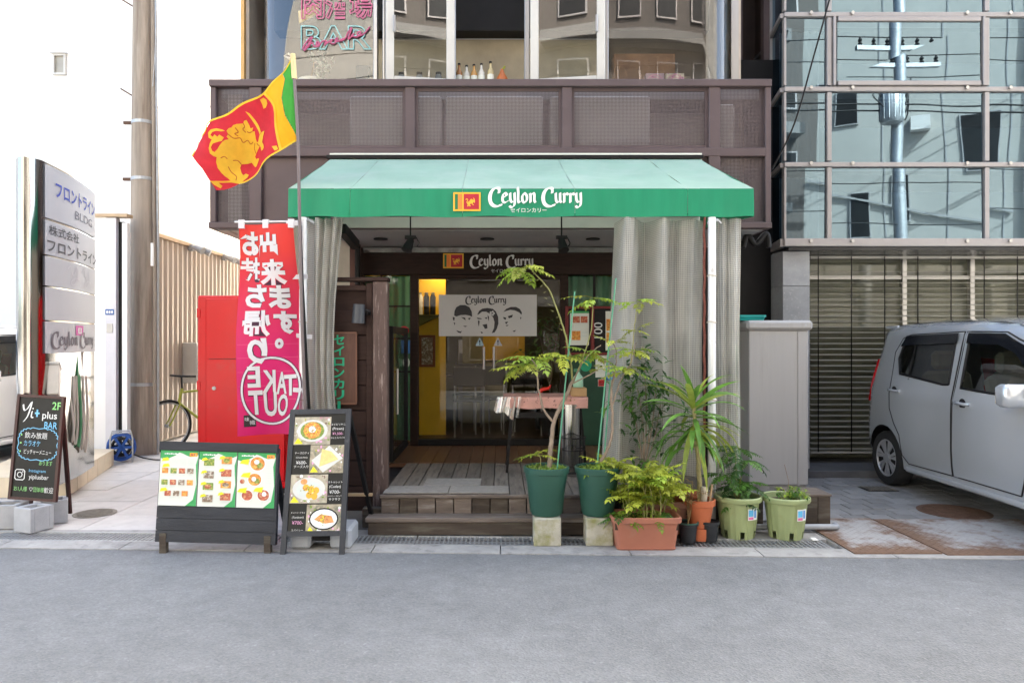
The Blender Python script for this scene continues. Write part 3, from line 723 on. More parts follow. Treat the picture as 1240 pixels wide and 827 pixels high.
# ================================================================== awning
AY = 5.60
ax0, ax1 = X(349, AY), X(913, AY); az0, az1 = Z(262.5, AY), Z(228.5, AY); bx0, bx1, bz = X(400, FY - .1), X(848, FY - .1), Z(193, FY - .1)
aw = thing('awning', 'green fabric awning with a pale sloping top over the shop entrance', 'awning', ((ax0 + ax1) / 2, AY, az0))
M['aw'] = mat('green_awning_fabric', (.018, .29, .145), .5, var=.10, vs=3, translucent=.25, stretch=(5, 1, .7), dirt=((.03, .29, .155), 2.0, .45, .8))
M['awtop'] = mat('pale_awning_fabric', (.35, .53, .42), .5, var=.08, vs=2.2, translucent=.2, bump=.25, bs=6, dirt=((.47, .60, .51), 2.5, .45, .8))  # sloping top has a paler green than the valance
seams = [349, 424, 560, 696, 833, 913]
for i in range(5):
    a, b = X(seams[i], AY) + .0015, X(seams[i + 1], AY) - .0015
    ta = bx0 + (a - ax0) / (ax1 - ax0) * (bx1 - bx0); tb = bx0 + (b - ax0) / (ax1 - ax0) * (bx1 - bx0)
    def top(u, v, a=a, b=b, ta=ta, tb=tb):
        sag = -.032 * math.sin(v * math.pi) * (.3 + .7 * math.sin(u * math.pi)) + .004 * math.sin(u * 9 + v * 13 + a * 7) * math.sin(v * math.pi)
        return (a + (b - a) * u) * (1 - v) + (ta + (tb - ta) * u) * v, AY + (FY - .10 - AY) * v, az1 + (bz - az1) * v + sag
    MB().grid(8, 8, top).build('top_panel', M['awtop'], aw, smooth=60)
    MB().grid(8, 5, lambda u, v, a=a, b=b: (a + (b - a) * u, AY - .012 * math.sin(u * 9 + a * 3) * (1 - v), az0 + (az1 - az0 - .002) * v + .005 * math.sin(u * 7 + a) * (1 - v))).build('valance_panel', M['aw'], aw, smooth=60)
for s, xx, bx in ((-1, ax0, bx0), (1, ax1, bx1)):
    MB().prism([(xx, AY + .004, az0), (bx, FY - .1, az0 + .12), (bx, FY - .1, bz - .01), (xx, AY + .004, az1)], (-.004 * s, 0, 0)).build('side_panel', M['aw'], aw)
MB().tube([(ax0, AY + .045, az0 + .02), (ax1, AY + .045, az0 + .02)], .014, 8).build('front_rail', M['dark'], aw)
MB().box(bx0 - .03, bx1 + .02, FY - .13, FY - .066, bz + .004, bz + .034).build('wall_rail', M['dark'], aw)
MB().box(bx0, bx1, FY - .125, FY - .066, bz + .036, bz + .052).build('wall_rail_trim', M['fascia'], aw)
for px in (424, 560, 696, 833): 
    a = X(px, AY); b = bx0 + (a - ax0) / (ax1 - ax0) * (bx1 - bx0)
    MB().tube([(a, AY + .012, az1 - .02), (b, FY - .12, bz - .03)], .010, 6).build('rib', M['galv'], aw)
for nm in pen_name('Ceylon Curry', 0, 0, .081): nm.plane((X(649, AY), AY - .010, Z(246.5, AY)), (1, 0, 0), (0, 0, 1), 'lettering', C_W, aw)
D2().text('セイロンカリー', 0, 0, h=.034).plane((X(640, AY), AY - .010, Z(255, AY)), (1, 0, 0), (0, 0, 1), 'lettering', C_W, aw)
small_flag((X(549, AY), AY - .008, Z(256, AY)), .213, .145, aw)
MB().bar(W(414, 277, 6.6), W(431, 297, 7.2), .07, .09).build('folding_arm', M['dark'], aw)
MB().tube([W(433, 298, 7.9), W(433, 345, 7.9)], .03, 8).build('arm_strut', M['dark'], aw)
# spot lamps hanging under the awning
for px, rz in ((497, .5), (680, -.3)):
    yy = 6.3; c = W(px, 289, yy)
    t = thing('spot_lamp', 'black clamp spot lamp hanging under the awning, ' + ('left one' if px < 600 else 'right one'), 'lamp', c, 'spot lamps under the awning')
    MB().tube([(c.x, yy, c.z + .02), (c.x, yy, c.z + .50)], .007, 6).build('rod', M['dark'], t)
    MB().box(c.x - .05, c.x + .05, yy - .015, yy + .015, c.z - .005, c.z + .025, .004).build('clamp', M['dark'], t)
    a = Vector((c.x, yy, c.z - .02)); d = Vector((-.5 * rz, -.35, -.8)).normalized()
    MB().tube([a - d * .03, a, a + d * .02, a + d * .10], [.022, .032, .034, .050], 14).build('lamp_shade', M['dark'], t, smooth=40)
    MB().tube([a + Vector((.05, 0, .03)), a + Vector((.075, 0, -.02)), a + Vector((.06, 0, -.05))], .006, 6).build('knob', M['dark'], t)
# tent legs
M['pole'] = mat('white_painted_pole', (.70, .70, .70), .4, .2, var=.1, vs=5, dirt=((.40, .38, .36), 12, .6, .8))
M['rope'] = mat('red_brown_rope', (.17, .055, .04), .9, var=.4, vs=90)
M['tie'] = mat('pale_string', (.55, .5, .42), .9)
def leg(px, z0, name_label):
    x = X(px, AY - .03); y = AY - .03
    t = thing('awning_pole', name_label, 'pole', (x, y, 0))
    MB().cyl((x, y, z0), (x, y, az0 - .012), .030, n=16).build('tube', M['pole'], t, smooth=60)
    MB().tube([(x - .035, y, az0 - .06), (x + .045, y, az0 - .03), (x + .075, y + .03, az0 - .05)], .012, 6).build('bracket', M['galv'], t)
    for h in (1.62, 1.02, 1.98): MB().tube([(x + .034 * math.cos(a), y + .034 * math.sin(a), h + .004 * math.sin(2 * a)) for a in [i * math.pi / 6 for i in range(12)]], .005, 5, closed=True).build('tie', M['tie'], t)
    return x, y
leg(862, .012, 'white pole of the awning in front of the right vinyl curtain')
leg(367, .012, 'white pole of the awning between the red banner and left curtain')
x = X(853, AY - .02)
tag(MB().tube([(x + .004 * math.sin(i * 1.3), AY - .02, .5 + i * (az0 - .51) / 40) for i in range(41)], [.009 + .002 * (i % 2) for i in range(41)], 7).build('rope', M['rope'], None, smooth=60), 'red brown rope hanging beside the right white awning pole', 'rope')

# ================================================================== vinyl curtains
M['vinyl'] = cells('scrim_vinyl', (.62, .605, .56), .0145, .38, axes='UV', square=True, rough=.28, hole_alpha=.44, translucent=.45, film=(.93, .93, .9))
def curtain(name, label, path, z_top, z_bot, nz=22, seed=0, flare=None, mats=None):
    """path: list of (x, y) plan points; folds follow it from z_top to z_bot"""
    pts = [Vector((p[0], p[1])) for p in spline([(a[0], a[1], 0) for a in path], 10)]
    L = [0]
    for i in range(1, len(pts)): L.append(L[-1] + (pts[i] - pts[i - 1]).length)
    mb = MB(); k = len(pts)
    for j in range(nz + 1):
        v = j / nz
        for i, p in enumerate(pts):
            zb = z_bot(i / (k - 1)) if callable(z_bot) else z_bot
            z = z_top + (zb - z_top) * v
            q = p.copy()
            if flare: q += Vector(flare(i / (k - 1), v))
            q += Vector((.006 * math.sin(v * 7 + i * .5 + seed), .010 * math.sin(v * 5 + i * .8 + seed)))
            mb.v.append((q.x, q.y, z))
    mb.f = [(j * k + i, j * k + i + 1, (j + 1) * k + i + 1, (j + 1) * k + i) for j in range(nz) for i in range(k - 1)]
    o = mb.build(name, mats or M['vinyl'], None, smooth=180)
    uv = o.data.uv_layers.new(name='uv')
    for lp in o.data.loops:
        j, i = divmod(lp.vertex_index, k)
        uv.data[lp.index].uv = (L[i], (z_top - mb.v[lp.vertex_index][2]))
    return tag(o, label, 'curtain')
cy = AY + .05
def zig(x0, x1, n, amp, y0, seed):
    r = random.Random(seed); return [(x0 + (x1 - x0) * i / n, y0 + amp * (1 if i % 2 else -1) * r.uniform(.5, 1.2)) for i in range(n + 1)]
pr = [(X(752, cy + .25), cy + .25), (X(748, cy + .10), cy + .12), (X(757, cy), cy - .03), (X(770, cy), cy), (X(779, cy), cy + .09), (X(790, cy), cy + .11), (X(803, cy), cy - .02), (X(815, cy), cy + .05), (X(824, cy), cy + .07), (X(840, cy), cy + .02), (X(856, cy), cy + .08)]
pr = [(a, cy + (b - cy) * 1.7) for a, b in pr]
curtain('vinyl_curtain', 'wide translucent vinyl curtain hanging right of the entrance, left of the white pole', pr, az0 - .004, lambda u: Z(560, cy) - .12 * u, seed=1, flare=lambda u, v: (-.13 * v * (1 - u) ** 1.5, -.05 * v))
pr2 = [(X(859, cy), cy + .02), (X(868, cy), cy + .03), (X(877, cy), cy + .0), (X(884, cy), cy + .05), (X(890, cy), cy), (X(897, cy), cy + .02), (X(896, cy), cy + .12), (X(890, cy + .4), cy + .4), (X(886, cy + .9), cy + .9)]
curtain('vinyl_curtain', 'narrow translucent vinyl curtain right of the white awning pole beside the grey cabinet', pr2, az0 - .004, .38, seed=2)
pl = [(X(371, cy), cy + .02), (X(376, cy), cy - .03), (X(381, cy), cy + .06), (X(386, cy), cy - .04), (X(391, cy), cy + .06), (X(395, cy), cy - .03), (X(400, cy), cy + .07), (X(404, cy), cy - .02), (X(408, cy), cy + .06), (X(412, cy), cy - .01)]
curtain('vinyl_curtain', 'gathered translucent vinyl curtain bunched left of the entrance beside the banner', pl, az0 - .004, .10, seed=3, flare=lambda u, v: (.10 * (v - .45) * (.5 - u) * (1 if v < .6 else .35) - .055 * u * math.sin(math.pi * min(1, v * 1.2)), .0))
pl2 = [(X(355, cy + .3), cy + .3), (X(352, cy + .5), cy + .5), (X(362, cy + .6), cy + .6), (X(372, cy + .9), cy + .9), (X(392, cy + 1.15), cy + 1.2), (X(424, cy + 1.5), cy + 1.5)]
curtain('side_curtain', 'cream side curtain of the awning tied back behind the gathered vinyl', pl2, az0 + .02, .4, seed=4, mats=mat('cream_canvas', (.60, .52, .40), .7, translucent=.4))

# ================================================================== deck and step
deck = thing('wooden_deck', 'weathered grey wooden deck leading up to the glass doors', 'deck', (.8, AY, 0))
dh = .275; bw = .125
for i in range(28):
    x0 = -.93 + i * bw
    if x0 > 1.93: break
    MB().box(x0 + .003, x0 + bw - .003, AY, FY - .01, dh - .03, dh + random.uniform(-.002, .002), .003).build('deck_board', M['deck'], deck)
    if x0 < 1.6: MB().box(x0 + .002, x0 + bw - .002, FY, DY - .055, dh - .03, dh + random.uniform(-.001, .001), .003).build('inner_deck_board', M['deckb'], deck)
MB().box(-1.55, -.93, FY, DY - .05, dh - .04, dh - .003).build('deck_return', M['deckb'], deck)
MB().box(-.90, 2.03, AY + .03, DY - .06, .005, dh - .035).build('deck_core', M['timberd'], deck)
MB().box(-.94, 2.06, AY - .022, AY - .001, dh - .022, dh + .006, .004).build('deck_nosing', M['timber'], deck)
for i in range(21):
    x0 = -.93 + i * .142
    MB().box(x0 + .002, x0 + .136, AY - .004 + random.uniform(-.002, .002), AY + .022, .012, dh - .024, .002).build('riser_board', M['timber'] if random.random() < .4 else M['timberd'], deck)
step = thing('timber_step', 'low weathered timber step in front of the deck', 'step', (0, 5.42, 0))
MB().box(-1.02, 1.10, 5.405, 5.485, .108, .142, .006).build('tread_plank', M['timber'], step)
MB().box(-1.02, 1.10, 5.489, 5.572, .106, .140, .006).build('tread_plank', M['timber'], step)
MB().box(-1.0, 1.08, 5.415, 5.445, .012, .106, .005).build('front_plank', M['timberd'], step)
for xx in (-1.0, .05, 1.05): MB().box(xx, xx + .06, 5.447, 5.57, .004, .104).build('support', M['timberd'], step)
for k, (a, b, c, d, l) in enumerate(((X(470, 5.9), X(545, 5.9), 5.63, 5.90, 'front left grey fibre mat on the deck'), (X(546, 5.9), X(616, 5.9), 5.63, 5.90, 'front right grey fibre mat on the deck'), (X(515, 6.1), X(583, 6.2), 5.92, 6.22, 'rear grey fibre mat on the deck nearest the doors'))):
    tag(MB().box(a, b, c, d, dh + .004, dh + .013, .003).build('door_mat', mat('fibre_mat', (.31, .285, .255), .95, var=.15, vs=30, bump=.5, bs=300)), l, 'mat', 'mats on the deck')
# wooden corner box right of the pots and the pipe
t = thing('timber_planter_end', 'dark stained timber box end beside the right light green pot', 'box', (2.4, 5.62, 0))
for i in range(3): MB().box(2.27 + i * .1, 2.366 + i * .1, 5.585, 5.61, .02, .265, .003).build('plank', M['timberd'], t)
MB().box(2.275, 2.565, 5.612, 5.83, .01, .262).build('core', M['timberd'], t)
MB().box(2.26, 2.575, 5.58, 5.85, .267, .283, .003).build('lid_board', M['timber'], t)
tag(MB().tube([(X(880, 5.52), 5.53, .045), (X(1008, 5.53), 5.53, .045), (X(1014, 5.53), 5.54, .045), (X(1014, 5.56), 5.6, .045)], .022, 10).build('drain_pipe', mat('grey_pvc', (.33, .35, .38), .4), None, smooth=60), 'grey plastic pipe lying on the ground behind the light green pots', 'pipe')

# ================================================================== left fence with carved sign
fn = thing('timber_fence', 'dark brown timber fence panel with a peeling post left of the deck', 'fence', (X(436, 5.85), 5.85, 0))
FYY = 5.82
MB().box(X(452.5, FYY), X(470, FYY), FYY - .05, FYY + .06, .012, Z(341.5, FYY), .006).build('post', M['post'], fn)
MB().box(X(396, FYY), X(471, FYY), FYY - .06, FYY + .07, Z(341, FYY), Z(336.5, FYY), .004).build('cap_rail', M['fence'], fn)
px0, px1 = X(398, FYY), X(452, FYY) - .002
for i in range(9):
    z0 = .10 + i * .203
    if z0 + .2 > Z(349, FYY): break
    MB().box(px0, px1, FYY - .012, FYY + .02, z0 + .003, z0 + .200, .004).build('board', M['fence'], fn)
MB().box(px0, px1, FYY + .021, FYY + .035, .1, Z(349, FYY)).build('fence_back', M['fence'], fn)
for xx in (px0, px1 - .05): MB().box(xx, xx + .05, FYY - .03, FYY - .0125, .1, Z(343, FYY), .003).build('stile', M['fence'], fn)
MB().box(px0 + .051, px1 - .051, FYY - .03, FYY - .0125, Z(352, FYY), Z(346, FYY), .003).build('top_rail', M['fence'], fn)
MB().box(X(438, 5.62), X(471, 5.62), 5.64, 5.72, .01, .16, .004).build('foot_block', M['timberd'], fn)
sg = thing('carved_sign', 'brown wooden sign with vertical green Japanese letters on the fence', 'sign', (X(419, 5.75), 5.77, Z(490, 5.75)))
sy = FYY - .035
M['signwood'] = mat('sign_wood', (.085, .035, .022), .5, var=.25, stretch=(5, 5, .8), bump=.1)
MB().box(X(398, sy), X(432.5, sy), sy - .02, sy, Z(489, sy), Z(402.5, sy), .004).build('board', M['signwood'], sg)
f = MB()
for a in ((X(398, sy), X(432.5, sy), Z(403.8, sy), Z(402, sy)), (X(398, sy), X(432.5, sy), Z(489.5, sy), Z(487.5, sy)), (X(431.3, sy), X(433, sy), Z(487.4, sy), Z(403.9, sy))): f.box(a[0], a[1], sy - .026, sy - .0205, a[2], a[3])
f.build('edge_trim', mat('sign_edge', (.14, .06, .035), .5), sg)
d = D2()
for i, ch in enumerate('セイロンカリ'): d.text(ch, 0, -i * .088, h=.078 if ch != 'ロ' else .068, wd=.085, bold=.03)
d.rect(-.012, .012, -.60, -.49)
d.plane((X(411.5, sy), sy - .027, Z(411.5, sy)), (1, 0, 0), (0, 0, 1), 'lettering', mat('green_letters', (.015, .33, .17), .5), sg)
lm = thing('wall_lamp', 'dark grey cylindrical wall lamp on the brown fence above the carved sign', 'lamp', W(436, 380, 5.76))
c = W(435, 380, 5.72); MB().tube([c + Vector((.0, 0, .075)), c + Vector((-.008, 0, -.075))], [.047, .052], 18).build('shade', mat('lamp_grey', (.06, .065, .075), .4, .3), lm, smooth=40)
MB().tube([c + Vector((.045, .02, .03)), c + Vector((.072, .03, .02)), c + Vector((.07, .06, .0)), c + Vector((.04, .085, 0))], .013, 8).build('arm', M['dark'], lm)
# ================================================================== left side: buildings, alley
wb = thing('white_building', 'tall white building with one tiny window at upper left', 'building', (-9, 11, 0))
MB().box(X(22, 11), -5.45, 11, 17, 0, 11).build('wall', M['white_wall'], wb)
wn = W(73, 79, 11)
f = MB()
for a in ((-.10, .10, .13, .16), (-.10, .10, -.16, -.13), (-.10, -.07, -.13, .13), (.07, .10, -.13, .13)): f.box(wn.x + a[0], wn.x + a[1], 10.96, 11.02, wn.z + a[2], wn.z + a[3])
fr = f.build('window_frame', M['white_frame'], wb)
MB().box(wn.x - .07, wn.x + .07, 10.995, 10.998, wn.z - .13, wn.z + .13).build('pane', mat('dim_pane', (.35, .33, .28), .2), fr)
MB().box(wn.x - .14, wn.x + .13, 10.93, 10.995, wn.z + .165, wn.z + .18).build('window_hood', M['white_wall'], wb)
nb = thing('neighbour_building', 'pale grey building at the far left edge behind the white car', 'building', (-12, 12.2, 0))
MB().box(-24, X(22, 11) - .01, 12.2, 19, 0, 10).build('wall', M['grey_wall'], nb)
MB().box(-24, X(24, 11.9), 11.9, 12.19, 1.52, 1.66).build('ledge', M['soffit'], nb)
MB().box(-24, X(24, 11.9), 12.0, 12.19, .3, 1.51).build('louvre_panel', M['kerb'], nb)
# corrugated shed wall along the alley
sh = thing('corrugated_shed', 'beige corrugated metal shed wall running down the alley', 'shed', (-5.1, 10.2, 0))
def corr(u, v):
    y = 10.2 + 4.6 * u; return (-4.90 + (.018 if (int(u * 112) % 4) < 2 else -.018), y, .05 + 2.90 * v)
MB().grid(112, 1, corr).build('corrugated_sheet', M['corr'], sh)
MB().box(-5.4, -4.92, 10.18, 14.8, .02, 2.93).build('shed_body', M['beige'], sh)
MB().box(-5.42, -4.85, 10.15, 14.84, 2.955, 3.005).build('roof_trim', mat('tan_trim', (.55, .38, .22), .5), sh)
for k, (px, py) in enumerate(((231, 300), (271, 312))):
    yy = 870 * 4.85 / (606 - px); c = W(px, py, yy)
    t = thing('flood_lamp', 'small grey flood lamp on the shed wall, ' + ('nearer the utility pole' if k == 0 else 'nearer the red banner'), 'lamp', c, 'flood lamps on the shed')
    MB().box(-4.88, -4.80, yy - .05, yy + .05, c.z - .05, c.z + .05, .01).build('base', M['soffit'], t)
    for q in (-.12, .12): MB().tube([(-4.80, yy + q * .3, c.z), (-4.70, yy + q, c.z - .02), (-4.60, yy + q * 1.2, c.z - .07)], [.025, .05, .06], 10).build('lamp_head', M['soffit'], t, smooth=40)
# louvred ventilation box on the shed
yy = 870 * 4.75 / (606 - 234); c = W(234, 440, yy)
t = thing('vent_box', 'pale louvred ventilation box on the shed wall beside the red cabinet', 'vent', c)
MB().box(-4.87, -4.65, yy - .12, yy + .5, c.z - .3, c.z + .32, .01).build('case', M['white_frame'], t)
for i in range(9): MB().box(-4.63, -4.615, yy - .10, yy + .48, c.z - .27 + i * .062, c.z - .235 + i * .062).build('louvre', M['fascia'], t)
# white gate panels
gt = thing('white_gate', 'tall white sheet gate left of the utility pole', 'gate', (-5, 9.1, 0))
MB().box(X(114, 9.0), X(128, 9.0), 9.0, 9.08, .02, Z(262, 9)).build('side_leaf', M['white_wall'], gt)
MB().box(X(128, 9.0) + .003, X(141, 9.0), 8.99, 9.09, .02, Z(264, 9)).build('front_leaf', mat('gate_white', (.66, .65, .68), .5, var=.05), gt)
MB().box(X(141, 9.0) + .003, X(147.5, 9.0), 9.05, 9.10, .02, Z(268, 9)).build('dark_strip', M['dark'], gt)
MB().box(X(147.5, 9.0) + .003, X(154, 9.0), 9.0, 9.08, .02, Z(270, 9)).build('edge_leaf', M['white_wall'], gt)
MB().box(X(113, 9.0), X(155, 9.0), 8.97, 9.12, Z(266, 9) + .03, Z(266, 9) + .07).build('top_rail', mat('gate_rail', (.5, .36, .22), .5), gt)
D2().rect(-.055, .055, -.035, .035).plane((X(133.5, 9), 8.985, Z(378, 9)), (1, 0, 0), (0, 0, 1), 'address_plate', flat('address_blue', (.04, .12, .36)), gt)
D2().rect(-.04, -.018, -.018, .018).rect(-.01, .012, -.018, .018).rect(.02, .042, -.018, .018).plane((X(133.5, 9), 8.983, Z(378, 9)), (1, 0, 0), (0, 0, 1), 'plate_marks', C_W, gt)
MB().box(X(130, 9), X(137, 9), 8.982, 8.99, Z(403, 9), Z(392, 9)).build('letter_flap', M['white_frame'], gt)
# utility pole
UPY = 9.42
up = thing('utility_pole', 'stained concrete utility pole with steel straps and a conduit', 'utility pole', (X(174, UPY), UPY, 0))
pcx = X(174, UPY)
M['polec'] = mat('stained_pole_concrete', (.34, .285, .23), .85, var=.3, vs=3, stretch=(3, 3, .25), bump=.2, bs=60, dirt=((.13, .09, .06), 2.5, .48, .75))
MB().tube([(pcx, UPY, 0), (pcx, UPY, 3), (pcx, UPY, 9.5)], [.175, .155, .10], 24).build('shaft', M['polec'], up, smooth=60)
for py in (150, 218, 465): 
    z = Z(py, UPY); r = .175 - .0087 * z + .006
    MB().lathe([(r, -.022), (r + .005, -.02), (r + .005, .02), (r, .022)], (pcx, UPY, z), 24, caps=(False, False)).build('strap', M['galv'], up)
    MB().box(pcx - r - .10, pcx - r + .02, UPY - .05, UPY - .01, z - .018, z + .018).build('strap_lug', M['rust'], up)
for py, s in ((10, -1), (118, -1), (342, -1)):
    z = Z(py, UPY); MB().cyl((pcx - .12, UPY - .05, z), (pcx - .27, UPY - .06, z + .09), .010, n=6).build('step_bolt', M['rust'], up)
for k, px in enumerate((188, 192)):
    xx = X(px, UPY - .05); MB().tube([(xx, UPY - .06, .0), (xx, UPY - .06, 2.6), (xx - .03, UPY - .06, 6), (xx - .05, UPY - .06, 9)], .026 - k * .010, 8).build('conduit', M['polec'] if k == 0 else M['galv'], up)
MB().box(X(183, UPY - .2), X(186, UPY - .2), UPY - .215, UPY - .19, Z(324, UPY), Z(297, UPY)).build('number_plate', C_W, up)
# far line pole in the sky and service wires
fp = thing('far_power_pole', 'thin far power pole showing pale behind the alley', 'utility pole', (X(226, 40), 40, 0))
MB().tube([(X(226, 40), 40, 0), (X(226, 40), 40, Z(68, 40))], .16, 10).build('shaft', M['grey_wall'], fp)
for py in (75, 98): MB().box(X(215, 40), X(237, 40), 39.8, 39.95, Z(py, 40), Z(py, 40) + .15).build('cross_arm', M['grey_wall'], fp)
def wire(name, label, p, r=.008, m=None):
    tag(MB().tube(spline(p, 8), r, 5).build(name, m or M['dark'], None, smooth=80), label, 'wire')
wire('service_wire', 'thin grey wire running from the utility pole towards the alley', [(pcx + .1, UPY, 6.4), (-6.2, 16, 6.6), W(224, 52, 30)], .010, M['galv'])
wire('hanging_wire', 'thin wire drooping down beside the utility pole', [W(190, -10, UPY - .1), W(188, 60, UPY - .1), W(185, 105, UPY - .1)], .006, M['galv'])

# ================================================================== building directory pylon
pyA, pyB = Vector((X(50, 6.05), 6.05)), Vector((X(114, 7.35), 7.35))
pu = (pyB - pyA); PL = pu.length; pu.normalize(); pn = Vector((pu.y, -pu.x))      # pn points to the street side / right
if pn.x < 0: pn = -pn
pyl = thing('directory_pylon', 'polished steel directory pylon with five white tenant panels', 'sign', (pyA.x, pyA.y, 0))
PH = Z(194, 6.05)
out = []
def pp(a, b): q = pyA + pu * a + pn * b; return (q.x, q.y)
ring = [pp(PL * i / 10, .045 * math.sin(math.pi * i / 10)) for i in range(11)]
ring += [pp(PL + .05, -.08), pp(PL, -.16)]
ring += [pp(PL * (1 - i / 6), -.19 - .04 * math.sin(math.pi * i / 6)) for i in range(7)]
ring += [pp(-.10 * math.sin(math.pi * i / 8), -.19 + .19 * i / 8) for i in range(1, 8)]
mb = MB(); mb.prism([(a, b, .2) for a, b in ring], (0, 0, PH - .2)); mb.build('body', M['chrome'], pyl, smooth=35)
M['panel'] = mat('tenant_panel', (.38, .38, .41), .5, .0, var=.04, vs=2)
def pfun(a, z, lift=.012): 
    q = pyA + pu * a + pn * (.045 * math.sin(math.pi * a / PL) + lift); return (q.x, q.y, z)
zr = lambda py: Z(py, 6.05)
pans = [(197, 262), (265, 307), (309, 345), (347, 387), (389, 428)]
for k, (y0, y1) in enumerate(pans):
    a0, a1 = .03, PL - .03; z1, z0 = zr(y0), zr(y1)
    mb = MB(); mb.grid(12, 1, lambda u, v: pfun(a0 + (a1 - a0) * u, z0 + (z1 - z0) * v, .014)); mb.grid(12, 1, lambda u, v: pfun(a1 - (a1 - a0) * u, z0 + (z1 - z0) * v, .004))
    mb.grid(12, 1, lambda u, v: pfun(a0 + (a1 - a0) * u, z0, .004 + .010 * v)); mb.grid(12, 1, lambda u, v: pfun(a0 + (a1 - a0) * u, z1, .014 - .010 * v))
    po = mb.build('tenant_panel', M['panel'], pyl, smooth=60)
    zc, h = (z0 + z1) / 2, z1 - z0
    def lay(d, m, n='lettering'): d.cut(.08, -.1, 0, PL + .1, 3.2).lay(lambda a, z: pfun(a, z, .0175), n, m, po)
    if k == 0:
        lay(D2().text('フロントライン', .75 * PL / 1.33 * .98, zc + h * .10, h=h * .30, wd=1.06, bold=.02), flat('blue_print', (.03, .06, .38)))
        lay(D2().text('BLDG', .88, zc - h * .24, h=h * .17, wd=.55), flat('grey_print', (.12, .12, .16)))
    elif k == 1:
        lay(D2().text('株式会社', .40, zc + h * .24, h=h * .30, wd=.62, bold=.01).text('フロントライン', .70, zc - h * .22, h=h * .36, wd=1.28, bold=.02), flat('dark_print', (.05, .05, .06)))
    elif k == 2:
        d = D2()
        for s0 in (.55, .92):
            d.line([(s0 + p[0] * .22, zc + p[1] * h * .36) for p in spline([(-.5, .6, 0), (-.2, .95, 0), (-.1, .3, 0), (.15, .1, 0), (.5, .95, 0), (.45, -.2, 0), (.1, -.9, 0), (-.2, -.7, 0), (.3, -.2, 0), (.8, -.3, 0)], 6)], .012)
            d.disc(s0 + .2, zc - h * .3, .012, .009)
        lay(d, flat('pencil_print', (.45, .45, .48)))
    elif k == 4:
        ds = pen_name('Ceylon Curry', 0, 0, h * .30); dp = flat('dark_print2', (.13, .11, .13))
        lo = min(p[0] for d in ds for p in d.v); hi = max(p[0] for d in ds for p in d.v)
        for d in ds:
            d.v = [(.12 + (p[0] - lo) / (hi - lo) * 1.08, zc - h * .27 + p[1]) for p in d.v]; lay(d, dp)
        lay(D2().rect(.62, .83, zc + h * .08, zc + h * .42), flat('magenta_print', (.55, .06, .32)))
        q = D2().rect(.68, .77, zc + h * .14, zc + h * .17).rect(.68, .71, zc + h * .14, zc + h * .34).rect(.74, .77, zc + h * .14, zc + h * .34).rect(.68, .77, zc + h * .31, zc + h * .34)
        q.lay(lambda a, z: pfun(a, z, .019), 'mark', C_W, po)
MB().box(-4.30, -4.02, 6.55, 6.8, .22, .23).build('foot_plate', M['galv'], pyl)
pb = thing('mirrored_letter_box', 'tilted pale letter box mirrored in the pylon steel, built as a solid', 'letter box', (-3.95, 6.7, .9))  # reflection in the polished steel, modelled as a solid box
c = W(68, 459, 6.28); Mx = Matrix.Translation(c) @ Matrix.Rotation(R(-62), 4, 'Z') @ Matrix.Rotation(R(-16), 4, 'Y')
MB().box(-.10, .12, -.06, .03, -.16, .10, .006, Mx).build('case', mat('letterbox_beige', (.60, .55, .48), .45), pb)
MB().box(-.105, .125, -.065, .035, .101, .125, .004, Mx).build('lid', M['white_frame'], pb)
MB().box(-.09, .11, -.066, -.061, .05, .09, 0, Mx).build('slot', M['dark'], pb)
# rope and hose reflected in the steel body, built as solid strands
hs = thing('mirrored_rope', 'pale rope and green hose mirrored in the pylon steel, built as strands', 'rope', (-3.95, 6.8, .4))
for k in range(5):
    x0, y0 = 84 + k * 4, 425 + (k % 2) * 26
    pts = [W(x0, y0, 6.62 + k * .07), W(x0 + 3 * math.sin(k), 470, 6.6 + k * .07), W(x0 + 2 + 3 * math.cos(k * 2), 515, 6.6 + k * .07), W(x0 + 3, 535 + k * 3, 6.6 + k * .07), W(x0 + 6, 510, 6.64 + k * .07), W(x0 + 4, 455, 6.64 + k * .07)]
    MB().tube(spline(pts, 6), .011, 6).build('rope_strand', M['tie'] if k != 2 else mat('green_hose', (.10, .30, .14), .5), hs, smooth=60)
# cream plinth
A, B = (X(80, GY(603)), GY(603)), (X(138, GY(563)), GY(563))
pth = thing('pylon_plinth', 'low cream tiled plinth under the pylon', 'plinth', (A[0], A[1], 0))
M['plinth'] = mat('cream_tile', (.62, .52, .38), .6, var=.08, vs=5, dirt=((.45, .36, .26), 6, .6, .8))
for i in range(5):
    u0, u1 = i / 5, (i + 1) / 5 - .006
    a = [A[0] + (B[0] - A[0]) * u0, A[1] + (B[1] - A[1]) * u0]; b = [A[0] + (B[0] - A[0]) * u1, A[1] + (B[1] - A[1]) * u1]
    MB().prism([(a[0], a[1], .004), (b[0], b[1], .004), (b[0] - .95, b[1], .004), (a[0] - .95, a[1], .004)], (0, 0, .19)).build('tile_course', M['plinth'], pth)

